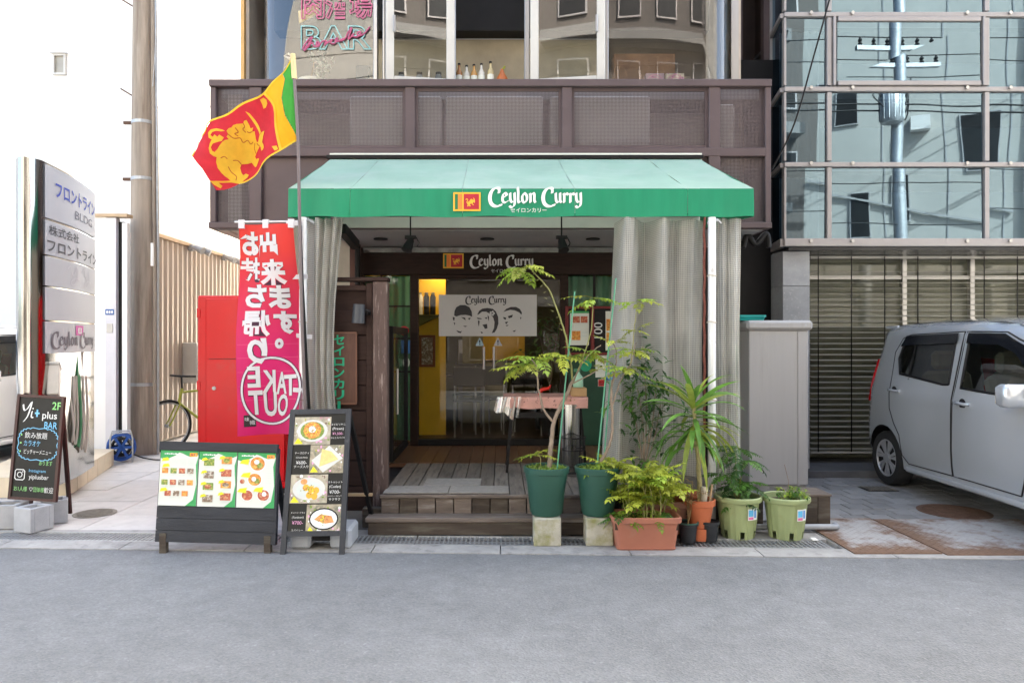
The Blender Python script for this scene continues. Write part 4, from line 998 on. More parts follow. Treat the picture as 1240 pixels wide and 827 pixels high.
# ================================================================== blackboard on blocks
M['blkframe'] = mat('brown_board_frame', (.055, .022, .018), .45, var=.2, stretch=(4, 4, .6))
M['slate'] = mat('blackboard', (.014, .014, .013), .38, var=.5, vs=3.5, spec=.22, rvar=.08)
def board(name, label, cat, bl, br, tl, tr, fw, mf, mp, parent_parts=True, fw_b=None):
    """framed panel from four world corners; returns root and a function (u in m from left, v in m from top) -> point on the face"""
    bl, br, tl, tr = map(Vector, (bl, br, tl, tr))
    t = thing(name, label, cat, (bl + br) / 2)
    ux = (br - bl); wd = ux.length; ux.normalize(); vz = (tl - bl); ht = vz.length; vz.normalize(); nn = ux.cross(vz).normalized()
    def F(a, b, c=0.0): return bl + ux * a + vz * b + nn * c
    def slab(a0, a1, b0, b1, c0, c1, nm, m, par):
        vs = [F(a, b, c) for a in (a0, a1) for b in (b0, b1) for c in (c0, c1)]
        return MB().add(vs, [tuple(reversed(f)) for f in BOXF] if False else BOXF).build(nm, m, par)
    slab(fw, wd - fw, fw_b or fw, ht - fw, -.012, .0, 'panel', mp, t)
    for a0, a1, b0, b1 in ((0, fw, 0, ht), (wd - fw, wd, 0, ht), (fw + .001, wd - fw - .001, ht - fw, ht), (fw + .001, wd - fw - .001, fw_b - fw if fw_b else 0, fw_b or fw)):
        slab(a0, a1, b0, b1, -.02, .010, 'frame', mf, t)
    return t, F, wd, ht, ux, vz, nn, slab
by0, by1 = 5.72, 5.86
bt, F, bwid, bht, ux, vz, nn, slab = board('chalk_board', 'leaning brown framed blackboard with white and green chalk writing at left', 'blackboard',
    W(10, 604, by0), W(68, 608, by0 - .03), W(22, 477, by1), W(83.5, 478, by1 - .03), .022, M['blkframe'], M['slate'])
chalkW = flat('chalk_white', (.72, .72, .70)); chalkB = flat('chalk_blue', (.20, .50, .75)); chalkG = flat('chalk_green', (.28, .62, .22)); chalkP = flat('chalk_pink', (.75, .35, .55))
def chalk(d, m, par=bt, FF=None, nx=None):
    FF = FF or F; u_, v_ = (ux, vz) if nx is None else nx
    d.plane(FF(0, 0, .004), u_, v_, 'chalk_writing', m, par)
B = lambda a: a * bwid; T = lambda b: b * bht
d = D2(); d.nib([(p[0] * bwid, p[1] * bht) for p in spline([(.14, .90, 0), (.17, .85, 0), (.23, .86, 0), (.32, .93, 0), (.26, .80, 0), (.18, .74, 0)], 5)], .014); chalk(d, chalkW)
d = D2().nib([(p[0] * bwid, p[1] * bht) for p in spline([(.34, .84, 0), (.33, .79, 0), (.37, .78, 0)], 4)], .012).disc(B(.355), T(.868), .006); chalk(d, chalkW)
for tx_, a_, b_, h_, w_c, bo_, mc_ in (('plus', .72, .80, .075, .125, .01, chalkW), ('飲み放題', .47, .612, .05, .19, 0, chalkW), ('ピッチャーメニュー', .53, .455, .038, .23, 0, chalkW), ('yiplusbar', .60, .215, .045, .165, 0, chalkW), ('歓迎', .83, .105, .045, .075, 0, chalkW), ('♡', .46, .105, .03, .03, 0, chalkW),
    ('BAR', .76, .715, .055, .11, .01, chalkB), ('カラオケ', .40, .535, .045, .14, 0, chalkB), ('Instagram', .56, .275, .03, .14, 0, chalkB), ('2F', .85, .905, .062, .075, .015, chalkG), ('あります', .72, .355, .036, .11, 0, chalkG), ('お1人様', .24, .105, .038, .11, 0, chalkG), ('団体様', .62, .105, .038, .09, 0, chalkG)):
    chalk(D2().text(tx_, B(a_), T(b_), h=h_, wd=w_c, bold=bo_), mc_)
ic = [(B(.20) + .040 * a, T(.235) + .040 * b) for a, b in ((-1, -.7), (-.7, -1), (.7, -1), (1, -.7), (1, .7), (.7, 1), (-.7, 1), (-1, .7))]
d = D2().line(ic, .007, True); d.line([(B(.20) + .02 * math.cos(a * .5236), T(.235) + .02 * math.sin(a * .5236)) for a in range(12)], .006, True); d.disc(B(.20) + .024, T(.235) + .024, .005); chalk(d, chalkW)
chalk(D2().rect(B(.40), B(.50), T(.825) - .007, T(.825) + .007).rect(B(.45) - .007, B(.45) + .007, T(.79), T(.86)), chalkB)
cl = []
for i in range(96):
    a = 2 * math.pi * i / 96; rx, ry = B(.40), T(.145)
    ca, sa = math.cos(a), math.sin(a); sg_ = lambda z: (1 if z > 0 else -1) * abs(z) ** .6
    k = 1 + .07 * abs(math.sin(a * 12)); cl.append((B(.52) + rx * sg_(ca) * k, T(.53) + ry * sg_(sa) * k))
chalk(D2().line(cl, .006, True), chalkB)
for b in (.612, .535, .455): chalk(D2().disc(B(.16), T(b), .007), chalkG)
for s in (.1, .9): # rear prop legs
    MB().bar(F(bwid * s, bht * .98, -.02), (F(bwid * s, 0, 0).x, by0 + .22, .05), .03, .02).build('prop', M['blkframe'], bt)
M['block'] = mat('concrete_block', (.40, .40, .41), .9, var=.12, vs=9, bump=.4, bs=140, rnd=.08)
def hollow_block(px, py, yy, rz, label, wd=.19, dp=.19, ht=.19):
    c = (X(px, yy), yy, 0)
    t = thing('concrete_block', label, 'concrete block', c, 'hollow blocks holding the blackboard', rotz=rz)
    b = MB()
    for a in ((-wd / 2, wd / 2, -dp / 2, -dp / 2 + .035), (-wd / 2, wd / 2, dp / 2 - .035, dp / 2), (-wd / 2, -wd / 2 + .04, -dp / 2 + .035, dp / 2 - .035), (wd / 2 - .04, wd / 2, -dp / 2 + .035, dp / 2 - .035)):
        b.box(a[0], a[1], a[2], a[3], .006, ht, .003)
    b.build('shell', M['block'], t)
    MB().box(-wd / 2 + .04, wd / 2 - .04, -dp / 2 + .035, dp / 2 - .035, .006, .05).build('core', M['block'], t)
hollow_block(8, 636, 5.70, R(6), 'concrete block under the left corner of the blackboard', wd=.24)
hollow_block(41, 640, 5.60, R(-22), 'concrete block standing in front of the blackboard, middle one')
hollow_block(66, 630, 5.86, R(30), 'concrete block under the right corner of the blackboard')
# cable reel
ry = 8.75; rx = X(147, ry); t = thing('cable_reel', 'blue cable reel with black cable by the white gate', 'cable reel', (rx, ry, 0), rotz=R(28))
M['reelb'] = mat('blue_plastic', (.018, .075, .30), .4)
for s in (-.09, .09):
    b = MB().tube([(math.cos(a) * .15, s, .19 + math.sin(a) * .15) for a in [i * math.pi / 12 for i in range(24)]], .014, 6, closed=True)
    for k in range(6): b.bar((0, s, .19), (math.cos(k * 1.047) * .15, s, .19 + math.sin(k * 1.047) * .15), .03, .012, (0, 1, 0))
    b.build('flange', M['reelb'], t, smooth=40)
b = MB()
for k in range(7): b.tube([(math.cos(a) * (.10 + .004 * (k % 2)), -.075 + k * .025, .19 + math.sin(a) * (.10 + .004 * (k % 2))) for a in [i * math.pi / 10 for i in range(20)]], .013, 6, closed=True)
b.build('cable', M['dark'], t, smooth=60)
MB().tube([(-.12, -.11, .01), (-.12, -.11, .30), (-.10, -.11, .37), (.10, -.11, .37), (.12, -.11, .30), (.12, -.11, .01)], .010, 6).build('stand', M['galv'], t)
MB().tube([(-.12, .11, .01), (-.12, .11, .30), (-.10, .11, .37), (.10, .11, .37), (.12, .11, .30), (.12, .11, .01)], .010, 6).build('stand', M['galv'], t)
MB().tube(spline([(.10, .05, .1), (.25, .1, .02), (.45, -.1, .012), (.7, .2, .012), (.95, .1, .012)], 6), .008, 6).build('loose_cable', M['dark'], t)
# red cabinet
rc0, rc1, ryy = X(239, 6.95), X(348, 6.95), 6.95; rz1 = Z(358, 6.95)
M['red'] = mat('glossy_red_steel', (.60, .004, .008), .24, .0, var=.06, vs=2, spec=.3, coat=.05, dirt=((.50, .03, .03), 5, .58, .8))
t = thing('red_cabinet', 'tall glossy red metal cabinet behind the red banner', 'cabinet', ((rc0 + rc1) / 2, ryy, 0))
MB().box(rc0, rc1, ryy, ryy + .62, .05, rz1, .012).build('body', M['red'], t)
MB().box(rc0 + .085, rc1 - .02, ryy - .018, ryy - .001, .12, rz1 - .03, .008).build('front_panel', M['red'], t)
MB().box(rc0 + .12, rc1 - .05, ryy - .0195, ryy - .0185, 1.30, 1.305).build('seam', M['dark'], t)
MB().cyl((rc0 + .17, ryy - .03, 1.02), (rc0 + .17, ryy - .018, 1.02), .018, n=14).build('lock', M['galv'], t)
for zz in (.3, 1.0, 1.7): MB().box(rc0 - .004, rc0 + .03, ryy - .008, ryy + .03, zz, zz + .09, .003).build('hinge', M['red'], t)
MB().box(rc0 + .02, rc1 - .02, ryy + .02, ryy + .6, .0, .05).build('plinth', M['dark'], t)
# bicycle
bk = thing('bicycle', 'yellow green bicycle with a black flat handlebar leaning in the alley', 'bicycle', (X(203, 9.62), 9.62, 0), rotz=R(56))
M['bikeg'] = mat('yellow_green_frame', (.36, .38, .06), .35); M['tyre'] = mat('tyre_rubber', (.02, .02, .02), .8)
def wheel(cx, r=.335):
    pts = [(cx + r * math.cos(a), 0, r + .005 + r * math.sin(a)) for a in [i * math.pi / 20 for i in range(40)]]
    w_ = MB().tube(pts, .017, 8, closed=True).build('wheel', M['tyre'], bk, smooth=60)
    pts = [(cx + (r - .028) * math.cos(a), 0, r + .005 + (r - .028) * math.sin(a)) for a in [i * math.pi / 20 for i in range(40)]]
    MB().tube(pts, .010, 6, closed=True).build('rim', M['galv'], w_, smooth=60)
    s = MB()
    for k in range(18): s.tube([(cx, .012 * (-1) ** k, r), (cx + (r - .03) * math.cos(k * .349), 0, r + .005 + (r - .03) * math.sin(k * .349))], .0015, 4)
    s.build('spokes', M['galv'], w_); MB().cyl((cx, -.04, r + .005), (cx, .04, r + .005), .022).build('hub', M['galv'], w_)
wheel(0); wheel(1.04)
hd_, bb, st, ra = Vector((.20, 0, .78)), Vector((.60, 0, .29)), Vector((.74, 0, .80)), Vector((1.04, 0, .34)); hl_ = Vector((.16, 0, .64))
MB().tube([hd_, st], .016, 8).tube([hl_, bb], .019, 8).tube([bb, st], .016, 8).tube([hd_ + Vector((.01, 0, .05)), hl_], .020, 8).build('frame', M['bikeg'], bk, smooth=50)
for s in (-.045, .045): MB().tube([bb, ra + Vector((0, s, 0))], .009, 6).tube([st, ra + Vector((0, s, 0))], .008, 6).build('stay', M['bikeg'], bk)
for s in (-.045, .045): MB().tube([hl_ + Vector((0, s, 0)), (.06, s, .44), (0, s, .34)], .011, 6).build('fork', M['bikeg'], bk)
MB().tube([hd_ + Vector((.01, 0, .05)), hd_ + Vector((.0, 0, .20)), hd_ + Vector((-.03, 0, .22))], .013, 8).build('stem', M['dark'], bk)
MB().tube([hd_ + Vector((.02, -.29, .22)), hd_ + Vector((-.03, -.1, .22)), hd_ + Vector((-.03, .1, .22)), hd_ + Vector((.02, .29, .22))], .014, 8).build('handlebar', M['dark'], bk)
MB().tube([st, st + Vector((.04, 0, .14))], .013, 8).build('seat_post', M['galv'], bk)
MB().box(.64, .92, -.06, .06, .94, .985, .02).build('saddle', M['dark'], bk)
MB().tube([(.6 + .09 * math.cos(a), .03, .29 + .09 * math.sin(a)) for a in [i * math.pi / 10 for i in range(20)]], .006, 6, closed=True).build('chainring', M['dark'], bk)
MB().tube([bb + Vector((0, -.06, 0)), bb + Vector((.06, -.07, -.16)), bb + Vector((.06, -.15, -.16))], .010, 6).build('crank', M['dark'], bk)

# ================================================================== food menu board (low, three posters)
myb, myt = 4.99, 5.11
mbk = thing('menu_board', 'low black timber menu board holding three food posters', 'menu board', (X(262, myb), myb, 0))
M['blackwood'] = mat('black_painted_timber', (.028, .030, .036), .55, var=.3, vs=5, stretch=(.8, 5, 6), bump=.45, bs=35, dirt=((.09, .09, .095), 8, .62, .78))
mBL, mBR = W(187.5, 656, myb), W(332.5, 660, myb); mTL, mTR = W(195, 534, myt), W(341, 533.5, myt)
mu = (mBR - mBL); mw = mu.length; mu.normalize(); mv = (mTL - mBL); mh = mv.length; mv.normalize(); mn = mu.cross(mv).normalized()
def MF(a, b, c=0): return mBL + mu * a + mv * b + mn * c
def mslab(a0, a1, b0, b1, c0, c1, nm, m, par=None):
    return MB().add([MF(a, b, c) for a in (a0, a1) for b in (b0, b1) for c in (c0, c1)], BOXF).build(nm, m, par or mbk)
for i in range(3): mslab(0, mw - .012, mh * (.0 + i * .118) + .002, mh * (.118 + i * .118) - .001, -.02, 0, 'plank', M['blackwood'])
mslab(.002, mw - .014, mh * .004, mh * .93, -.034, -.0205, 'back_panel', M['blackwood'])
mslab(0, mw - .012, mh * .356, mh * .93, -.02, -.004, 'back_board', M['blackwood'])
mslab(-.004, mw, mh * .915, mh, -.03, .012, 'top_rail', M['blackwood'])
for s in (.03, mw - .075): MB().box(MF(s, 0).x, MF(s, 0).x + .045, myb + .0, myb + .045, .0, MF(s, 0).z + .06).build('leg', M['timberd'], mbk)
for s in (.02, mw - .05): MB().bar(MF(s, mh * .95, -.03), (MF(s, 0).x + .02, myb + .42, .01), .04, .025).build('rear_leg', M['blackwood'], mbk)
mslab(mw - .011, mw + .004, -.0, mh * .96, -.05, .004, 'side_rail', M['blackwood'])
posterW = mat('poster_paper', (.66, .68, .62), .35, var=.02); posterG = flat('poster_green', (.05, .33, .10)); foodY = flat('poster_yellow', (.78, .72, .03)); foodO = mat('food_orange', (.62, .22, .04), .4, var=.5, vs=60, dirt=((.75, .45, .10), 45, .5, .6)); foodG = mat('food_green', (.16, .26, .04), .4, var=.5, vs=70, dirt=((.50, .42, .12), 60, .5, .6)); foodR = mat('food_red', (.42, .09, .05), .4, var=.5, vs=70, dirt=((.62, .35, .18), 60, .5, .6)); foodT = mat('food_dark', (.22, .15, .10), .4, var=.5, vs=70, dirt=((.62, .58, .5), 50, .5, .6)); greyP = flat('poster_grey', (.60, .64, .60)); orangeP = flat('poster_orange', (.80, .36, .02))
pw = (mw - .02) / 3
for k in range(3):
    u0, u1 = .006 + k * (pw + .003), .006 + k * (pw + .003) + pw - .004; v0, v1 = mh * .36, mh * .908; ph_ = v1 - v0
    po = mslab(u0, u1, v0, v1, -.003, .003, 'poster', posterW)
    def pr_(d, m, e): stuff(d.plane(MF(u0, v0, .0035 + e), mu, mv, 'poster_print', m, po, eps=.000005))
    wv = [(0, ph_), (u1 - u0, ph_)] + [(pw * (1 - .1 * i) - .004 if i else u1 - u0, ph_ * (.93 - .04 * math.sin(i * .9) - .05 * (1 if i > 5 else 0))) for i in range(0, 10)] + [(0, ph_ * .86)]
    d = D2().poly(wv); d.poly([(pw - .004, ph_ * .0), (pw - .004, ph_ * .9), (pw * .93, ph_ * .75), (pw * .97, ph_ * .4), (pw * .90, ph_ * .12), (pw * .70, .0)])
    pr_(d, posterG, .0)
    tx = D2()
    for i in range(7): tx.rect(pw * (.10 + i * .055), pw * (.145 + i * .055), ph_ * .930, ph_ * (.955 if i % 2 else .948))
    pr_(tx, C_W, .0012)
    if k != 1: pr_(D2().rect(pw * .76, pw * .96, ph_ * .90, ph_ * .965), orangeP, .0012); pr_(D2().rect(pw * .79, pw * .85, ph_ * .915, ph_ * .95).rect(pw * .87, pw * .93, ph_ * .915, ph_ * .95), foodR, .0022)
    gy = D2(); ye = D2(); fo = {0: D2(), 1: D2(), 2: D2(), 3: D2()}; pl_ = D2()
    rr_ = random.Random(40 + k)
    if k == 0:
        for r_ in range(6):
            for c_ in range(3): gy.rect(pw * (.30 + c_ * .21), pw * (.46 + c_ * .21), ph_ * (.74 + r_ * .022), ph_ * (.748 + r_ * .022))
        for r_, vv in enumerate((.63, .42, .22)):
            for c_ in range(4 if r_ < 2 else 3):
                fo[(r_ + c_) % 4].rect(pw * (.06 + c_ * .22 + (.1 if r_ == 2 else 0)), pw * (.22 + c_ * .22 + (.1 if r_ == 2 else 0)), ph_ * (vv - .045), ph_ * (vv + .05)); gy.rect(pw * (.06 + c_ * .22), pw * (.2 + c_ * .22), ph_ * (vv - .075), ph_ * (vv - .065)); gy.rect(pw * (.06 + c_ * .22), pw * (.15 + c_ * .22), ph_ * (vv - .095), ph_ * (vv - .087))
        for a, b in ((.04, .80), (.06, .69), (.03, .25)): ye.poly([(pw * a, ph_ * b), (pw * (a + .2), ph_ * (b + .02)), (pw * (a + .16), ph_ * (b + .075)), (pw * (a + .03), ph_ * (b + .06))])
    elif k == 1:
        for r_, vv in enumerate((.80, .57, .36, .14)):
            for c_ in range(2):
                cx_, cy_ = pw * (.26 + c_ * .46), ph_ * (vv + (.04 if c_ else 0))
                fo[(r_ * 2 + c_ * 3 + k) % 4].rect(cx_ - pw * .13, cx_ + pw * .14, cy_ - ph_ * .06, cy_ + ph_ * .07); fo[(r_ + c_) % 4].disc(cx_, cy_, pw * .085, ph_ * .04)
                ye.poly([(cx_ - pw * .19, cy_ + ph_ * .02), (cx_ - pw * .02, cy_ + ph_ * .05), (cx_ - pw * .08, cy_ + ph_ * .09), (cx_ - pw * .17, cy_ + ph_ * .07)])
                gy.rect(cx_ - pw * .12, cx_ + pw * .12, cy_ - ph_ * .085, cy_ - ph_ * .077); gy.rect(cx_ - pw * .12, cx_ + pw * .04, cy_ - ph_ * .105, cy_ - ph_ * .098)
    else:
        for cx_, cy_, r_, q in ((.52, .80, .19, 0), (.46, .51, .17, 0), (.28, .22, .14, 2), (.70, .23, .15, 2)):
            pl_.disc(pw * cx_, ph_ * cy_, pw * r_ * 1.12, pw * r_ * 1.05); fo[q].disc(pw * cx_, ph_ * cy_, pw * r_, pw * r_ * .92); fo[1].disc(pw * (cx_ + .06), ph_ * (cy_ - .03), pw * r_ * .4)
        for cx_, cy_ in ((.14, .81), (.18, .57), (.10, .29), (.52, .31)): ye.poly([(pw * (cx_ - .09), ph_ * (cy_ - .01)), (pw * (cx_ + .14), ph_ * (cy_ - .03)), (pw * (cx_ + .17), ph_ * (cy_ + .07)), (pw * (cx_ - .02), ph_ * (cy_ + .05))])
        for r_ in range(9): gy.rect(pw * .76, pw * rr_.uniform(.86, .94), ph_ * (.45 + r_ * .045), ph_ * (.456 + r_ * .045))
        pr_(D2().disc(pw * .14, ph_ * .47, pw * .06), foodR, .0022)
    pr_(gy, greyP, .0008); pr_(ye, foodY, .0030)
    if pl_.v: pr_(pl_, C_W, .0012)
    for q, m in zip(fo, (foodO, foodG, foodR, foodT)):
        if fo[q].v: pr_(fo[q], m, .0016 + .0003 * q)
    if k == 2:
        pr_(D2().disc(pw * .50, ph_ * .83, pw * .07, pw * .06).disc(pw * .44, ph_ * .52, pw * .06).disc(pw * .72, ph_ * .25, pw * .06), C_W, .0034)

# ================================================================== tall A board with dish photographs
ayb, ayt = 4.97, 5.24
ab, AF, awd, aht, aux, avz, ann, aslab = board('menu_easel', 'tall black A frame board with four dish photographs and chalk prices', 'menu board',
    W(339.5, 672, ayb), W(417, 671, ayb), W(352, 496, ayt), W(432.5, 495, ayt), .036, mat('black_frame_paint', (.03, .033, .04), .5, var=.3, vs=8, bump=.15, dirt=((.10, .10, .11), 9, .62, .8)), M['slate'], fw_b=.16)
for s in (.02, awd - .02): MB().bar(AF(s, aht * .97, -.03), (AF(s, 0).x + .12, 5.60, .0), .03, .022).build('rear_leg', M['dark'], ab)
MB().bar((AF(0, 0).x + .13, 5.5, .3), (AF(awd, 0).x + .10, 5.5, .3), .03, .02).build('rear_rail', mat('raw_timber', (.42, .30, .18), .7), ab)
def aprint(d, m, par, e): stuff(d.plane(AF(0, 0, .0015 + e), aux, avz, 'photo_print' if par is not ab else 'chalk_writing', m, par, eps=.000005))
blot = mat('photo_flowers', (.40, .36, .27), .4, var=.5, vs=18, dirt=((.46, .18, .26), 12, .58, .64)); blot2 = mat('photo_flowers', (.36, .31, .22), .4, var=.55, vs=22, dirt=((.16, .17, .12), 14, .52, .64))
naan = mat('flatbread', (.72, .58, .22), .4, var=.15, vs=40, dirt=((.48, .27, .05), 60, .62, .68)); friedY = flat('fried_ball', (.75, .42, .05)); fishO = mat('fish_orange', (.68, .30, .10), .4, var=.3, vs=60)
plateW = flat('plate_white', (.62, .62, .58))
rows = [(.845, 0), (.645, 1), (.44, 0), (.235, 1)]
for k, (vv, sd) in enumerate(rows):
    u0, u1 = (awd * .085, awd * .68) if sd == 0 else (awd * .37, awd * .925)
    v0, v1 = aht * (vv - .097), aht * (vv + .099); wd_, h_ = u1 - u0, v1 - v0
    ph = aslab(u0, u1, v0, v1, .0006, .004, 'photograph', blot if k % 2 == 0 else blot2, ab)
    cu, cv = (u0 + u1) / 2, (v0 + v1) / 2
    if k == 0:
        aprint(D2().disc(cu, cv, wd_ * .42, h_ * .40), plateW, ph, .003); aprint(D2().disc(cu, cv, wd_ * .33, h_ * .33), foodG, ph, .0036); aprint(D2().disc(cu, cv + .004, wd_ * .24, h_ * .30), foodO, ph, .0042); aprint(D2().disc(cu, cv + .01, wd_ * .10, h_ * .12), C_W, ph, .0048)
    elif k == 1:
        aprint(D2().poly([(cu - wd_ * .10, v0 + .004), (u1 - .01, cv + h_ * .02), (cu + wd_ * .05, v1 - .004), (u0 + .012, cv - h_ * .05)]), plateW, ph, .003)
        aprint(D2().poly([(cu - wd_ * .22, cv - h_ * .28), (cu + wd_ * .33, cv - h_ * .02), (cu + wd_ * .12, cv + h_ * .26), (cu - wd_ * .16, cv + h_ * .36)]), naan, ph, .0036)
    elif k == 2:
        aprint(D2().disc(cu, cv, wd_ * .44, h_ * .40), plateW, ph, .003); aprint(D2().disc(cu, cv - .005, wd_ * .33, h_ * .28), greyP, ph, .0036)
        q = D2()
        for a, b in ((-.08, .04), (.06, -.02), (.20, -.06), (.02, -.22), (.16, -.26)): q.disc(cu + wd_ * a, cv + h_ * b, wd_ * .085, h_ * .12)
        aprint(q, friedY, ph, .0042); aprint(D2().disc(cu - wd_ * .14, cv + h_ * .25, wd_ * .09, h_ * .10), fishO, ph, .0044)
    else:
        aprint(D2().disc(cu, cv, wd_ * .42, h_ * .38, rot=.0), M['dark'], ph, .003); aprint(D2().disc(cu, cv, wd_ * .38, h_ * .33), C_W, ph, .0036)
        aprint(D2().poly([(cu - wd_ * .28, cv - h_ * .02), (cu + wd_ * .05, cv - h_ * .16), (cu + wd_ * .30, cv - h_ * .12), (cu + wd_ * .22, cv + h_ * .10), (cu - wd_ * .1, cv + h_ * .16)]), fishO, ph, .0042)
    rg = random.Random(60 + k); sc_ = [D2() for _ in range(4)]
    for i in range(46):
        a_, b_ = rg.uniform(.04, .96), rg.uniform(.05, .95)
        if ((a_ - .5) / .40) ** 2 + ((b_ - .5) / .38) ** 2 < 1: continue
        sc_[i % 4].disc(u0 + wd_ * a_, v0 + h_ * b_, wd_ * rg.uniform(.015, .045), h_ * rg.uniform(.02, .06), 9)
    for q_, m_ in zip(sc_, (foodG, chalkP, C_W, foodT)): aprint(q_, m_, ph, .0026)
    if k in (0, 2, 3):
        sp_ = [D2() for _ in range(3)]
        for i in range(34): a_, r_ = rg.uniform(0, 6.28), rg.uniform(0, .22); sp_[i % 3].disc(cu + wd_ * r_ * math.cos(a_), cv + h_ * r_ * math.sin(a_), wd_ * .016, h_ * .02, 7)
        for q_, m_ in zip(sp_, (foodG, foodR, foodY)): aprint(q_, m_, ph, .0055)
    aprint(D2().poly([(u0 + .006, v0 + .006), (u0 + wd_ * .26, v0 + .006), (u0 + wd_ * .12, v0 + h_ * .24)]), foodY, ph, .0050)
    tu = awd * .80 if sd == 0 else awd * .235
    nm_, en, pr = (('エビビリヤニ', '(Prawn)', '¥1,500-'), ('チーズロティ', '(Cheese Roti)', '¥600-'), ('カトゥレット', '(Cutlet)', '¥700-'), ('タンドリーチキン', '(Tandoori)', '¥700-'))[k]
    tw = awd * .23
    aprint(D2().text(nm_, tu, aht * (vv + .045), wd=tw).text(en, tu, aht * (vv + .012), wd=tw * .8).text(('エビとスパイス', 'チーズ入り', 'スパイシーコロッケ', '')[k], tu, aht * (vv - .05), wd=tw).text(('', '', 'サクサク', 'スパイシー')[k], tu, aht * (vv - .072), wd=tw * .8), chalkW, ab, .001)
    aprint(D2().text(pr, tu, aht * (vv - .022), wd=tw * .75), chalkP if k in (0, 3) else chalkW, ab, .001)
wt = thing('water_weight', 'grey plastic weight block under the A frame board', 'weight', (X(388, 5.15), 5.15, 0))
M['wplast'] = mat('grey_plastic', (.36, .38, .41), .45, var=.08)
x0, x1 = X(353, 5.12), X(427, 5.12)
for a, b in ((x0, x0 + .15), (x1 - .15, x1)): MB().box(a, b, 5.06, 5.34, .006, .155, .02).build('pad', M['wplast'], wt)
MB().box(x0 + .148, x1 - .148, 5.10, 5.30, .05, .13, .012).build('neck', M['wplast'], wt)
MB().box(x0 + .155, x1 - .155, 5.09, 5.099, .06, .10).build('handle_slot', M['dark'], wt)
# ================================================================== national flag on its staff
FLY = 5.47
def fl(px, py):
    """point on the flag cloth for a spot of the hanging cloth's outline; the cloth billows in depth"""
    s = (358 - px) / 130.0; t_ = (py - 70) / 150.0
    y = FLY + .10 * s + .085 * math.sin(s * 8.5 - t_ * 3.5) * min(1, s * 3) + .03 * math.sin(s * 15 + t_ * 9) * min(1, s * 3)
    return Vector((X(px, FLY), y, Z(py, FLY)))
fg = thing('national_flag', 'red and yellow lion flag with green and orange stripes on a staff', 'flag', W(360, 522, FLY))
def fz(k): return 215 + k[0] / 4.594, 60 + k[1] / 4.594       # enlargement -> photograph
fm = lambda n, c: mat(n, c, .75, var=.10, vs=14, translucent=.38, bump=.05, bs=200)
cY, cR, cG, cO, cB = fm('cloth_yellow', (.82, .55, .10)), fm('cloth_red', (.62, .03, .045)), fm('cloth_green', (.06, .36, .05)), fm('cloth_orange', (.85, .42, .01)), fm('cloth_gold', (.85, .58, .05))
def sheet(zoomed, m, name, par, lift=0.0, step=4.0):
    d = D2(); P = [fz(p) for p in zoomed]; vs, fs = tri2(P); d.raw(vs, fs); d.cut(step, 225, 65, 365, 230)
    mb = MB(); mb.v = [tuple(fl(a, b) + Vector((0, -lift, 0))) for a, b in d.v]; mb.f = d.f
    return mb.build(name, m, par, smooth=180)
base = sheet([(66, 585), (95, 505), (160, 465), (190, 410), (330, 320), (450, 215), (520, 300), (540, 420), (575, 560), (470, 640), (350, 720), (185, 768), (130, 660)], cR, 'red_field', fg)
sheet([(450, 213), (575, 130), (608, 200), (580, 280), (600, 400), (655, 500), (665, 490), (650, 470), (640, 440), (672, 500), (576, 562), (540, 420), (520, 300)], cO, 'orange_stripe', fg) if False else sheet([(452, 213), (575, 128), (592, 160), (578, 270), (600, 370), (645, 450), (668, 500), (577, 560), (541, 420), (521, 300)], cO, 'orange_stripe', fg)
sheet([(577, 127), (636, 50), (652, 160), (662, 480), (646, 448), (602, 368), (580, 270), (594, 160)], cG, 'green_stripe', fg)
rim = MB()
for ln in ([(66, 585), (95, 503), (160, 463), (190, 407), (330, 317), (452, 211), (576, 126), (636, 48)], [(668, 502), (577, 563), (470, 643), (350, 723), (260, 716), (185, 722)], [(452, 213), (521, 300), (541, 420), (577, 560)]):
    P = spline([(*fz(p), 0) for p in ln], 8)
    wd = 2.0 if ln[0] != (452, 213) else 3.2
    b0 = len(rim.v)
    for i, p in enumerate(P):
        q = P[min(i + 1, len(P) - 1)] - P[max(i - 1, 0)]; q.normalize(); nx = Vector((-q.y, q.x, 0)) * wd / 2
        rim.v += [tuple(fl(p.x + nx.x, p.y + nx.y) + Vector((0, -.006, 0))), tuple(fl(p.x - nx.x, p.y - nx.y) + Vector((0, -.006, 0)))]
    rim.f += [(b0 + 2 * i, b0 + 2 * i + 1, b0 + 2 * i + 3, b0 + 2 * i + 2) for i in range(len(P) - 1)]
rim.build('border', cB, fg, smooth=180)
lion = [(365, 378), (352, 382), (345, 395), (325, 398), (310, 400), (292, 408), (284, 420), (270, 430), (262, 445), (268, 462), (262, 478), (270, 490), (255, 500), (246, 512), (236, 530), (222, 556), (206, 572), (194, 566), (190, 548), (202, 530), (222, 520), (244, 508), (252, 486), (234, 476), (226, 490), (214, 480), (206, 494), (194, 486), (204, 468), (222, 458), (240, 456), (256, 448), (246, 444), (222, 444), (196, 456), (182, 474), (184, 500), (200, 508), (186, 530), (176, 552), (178, 578), (196, 592), (212, 596), (204, 620), (206, 650), (222, 676), (236, 690), (250, 700), (262, 712), (290, 724), (330, 726), (362, 698), (368, 680), (350, 672), (336, 682), (326, 668), (318, 640), (322, 618), (350, 612), (376, 604), (390, 622), (404, 636), (414, 634), (440, 600), (432, 592), (410, 590), (400, 574), (412, 560), (432, 542), (446, 528), (456, 540), (462, 562), (474, 560), (482, 548), (476, 528), (464, 512), (466, 470), (468, 440), (452, 446), (440, 462), (430, 500), (420, 500), (412, 478), (408, 452), (406, 436), (390, 438), (398, 416), (382, 420), (376, 400)]
sheet(lion, cB, 'lion_emblem', fg, .008, 3.0)
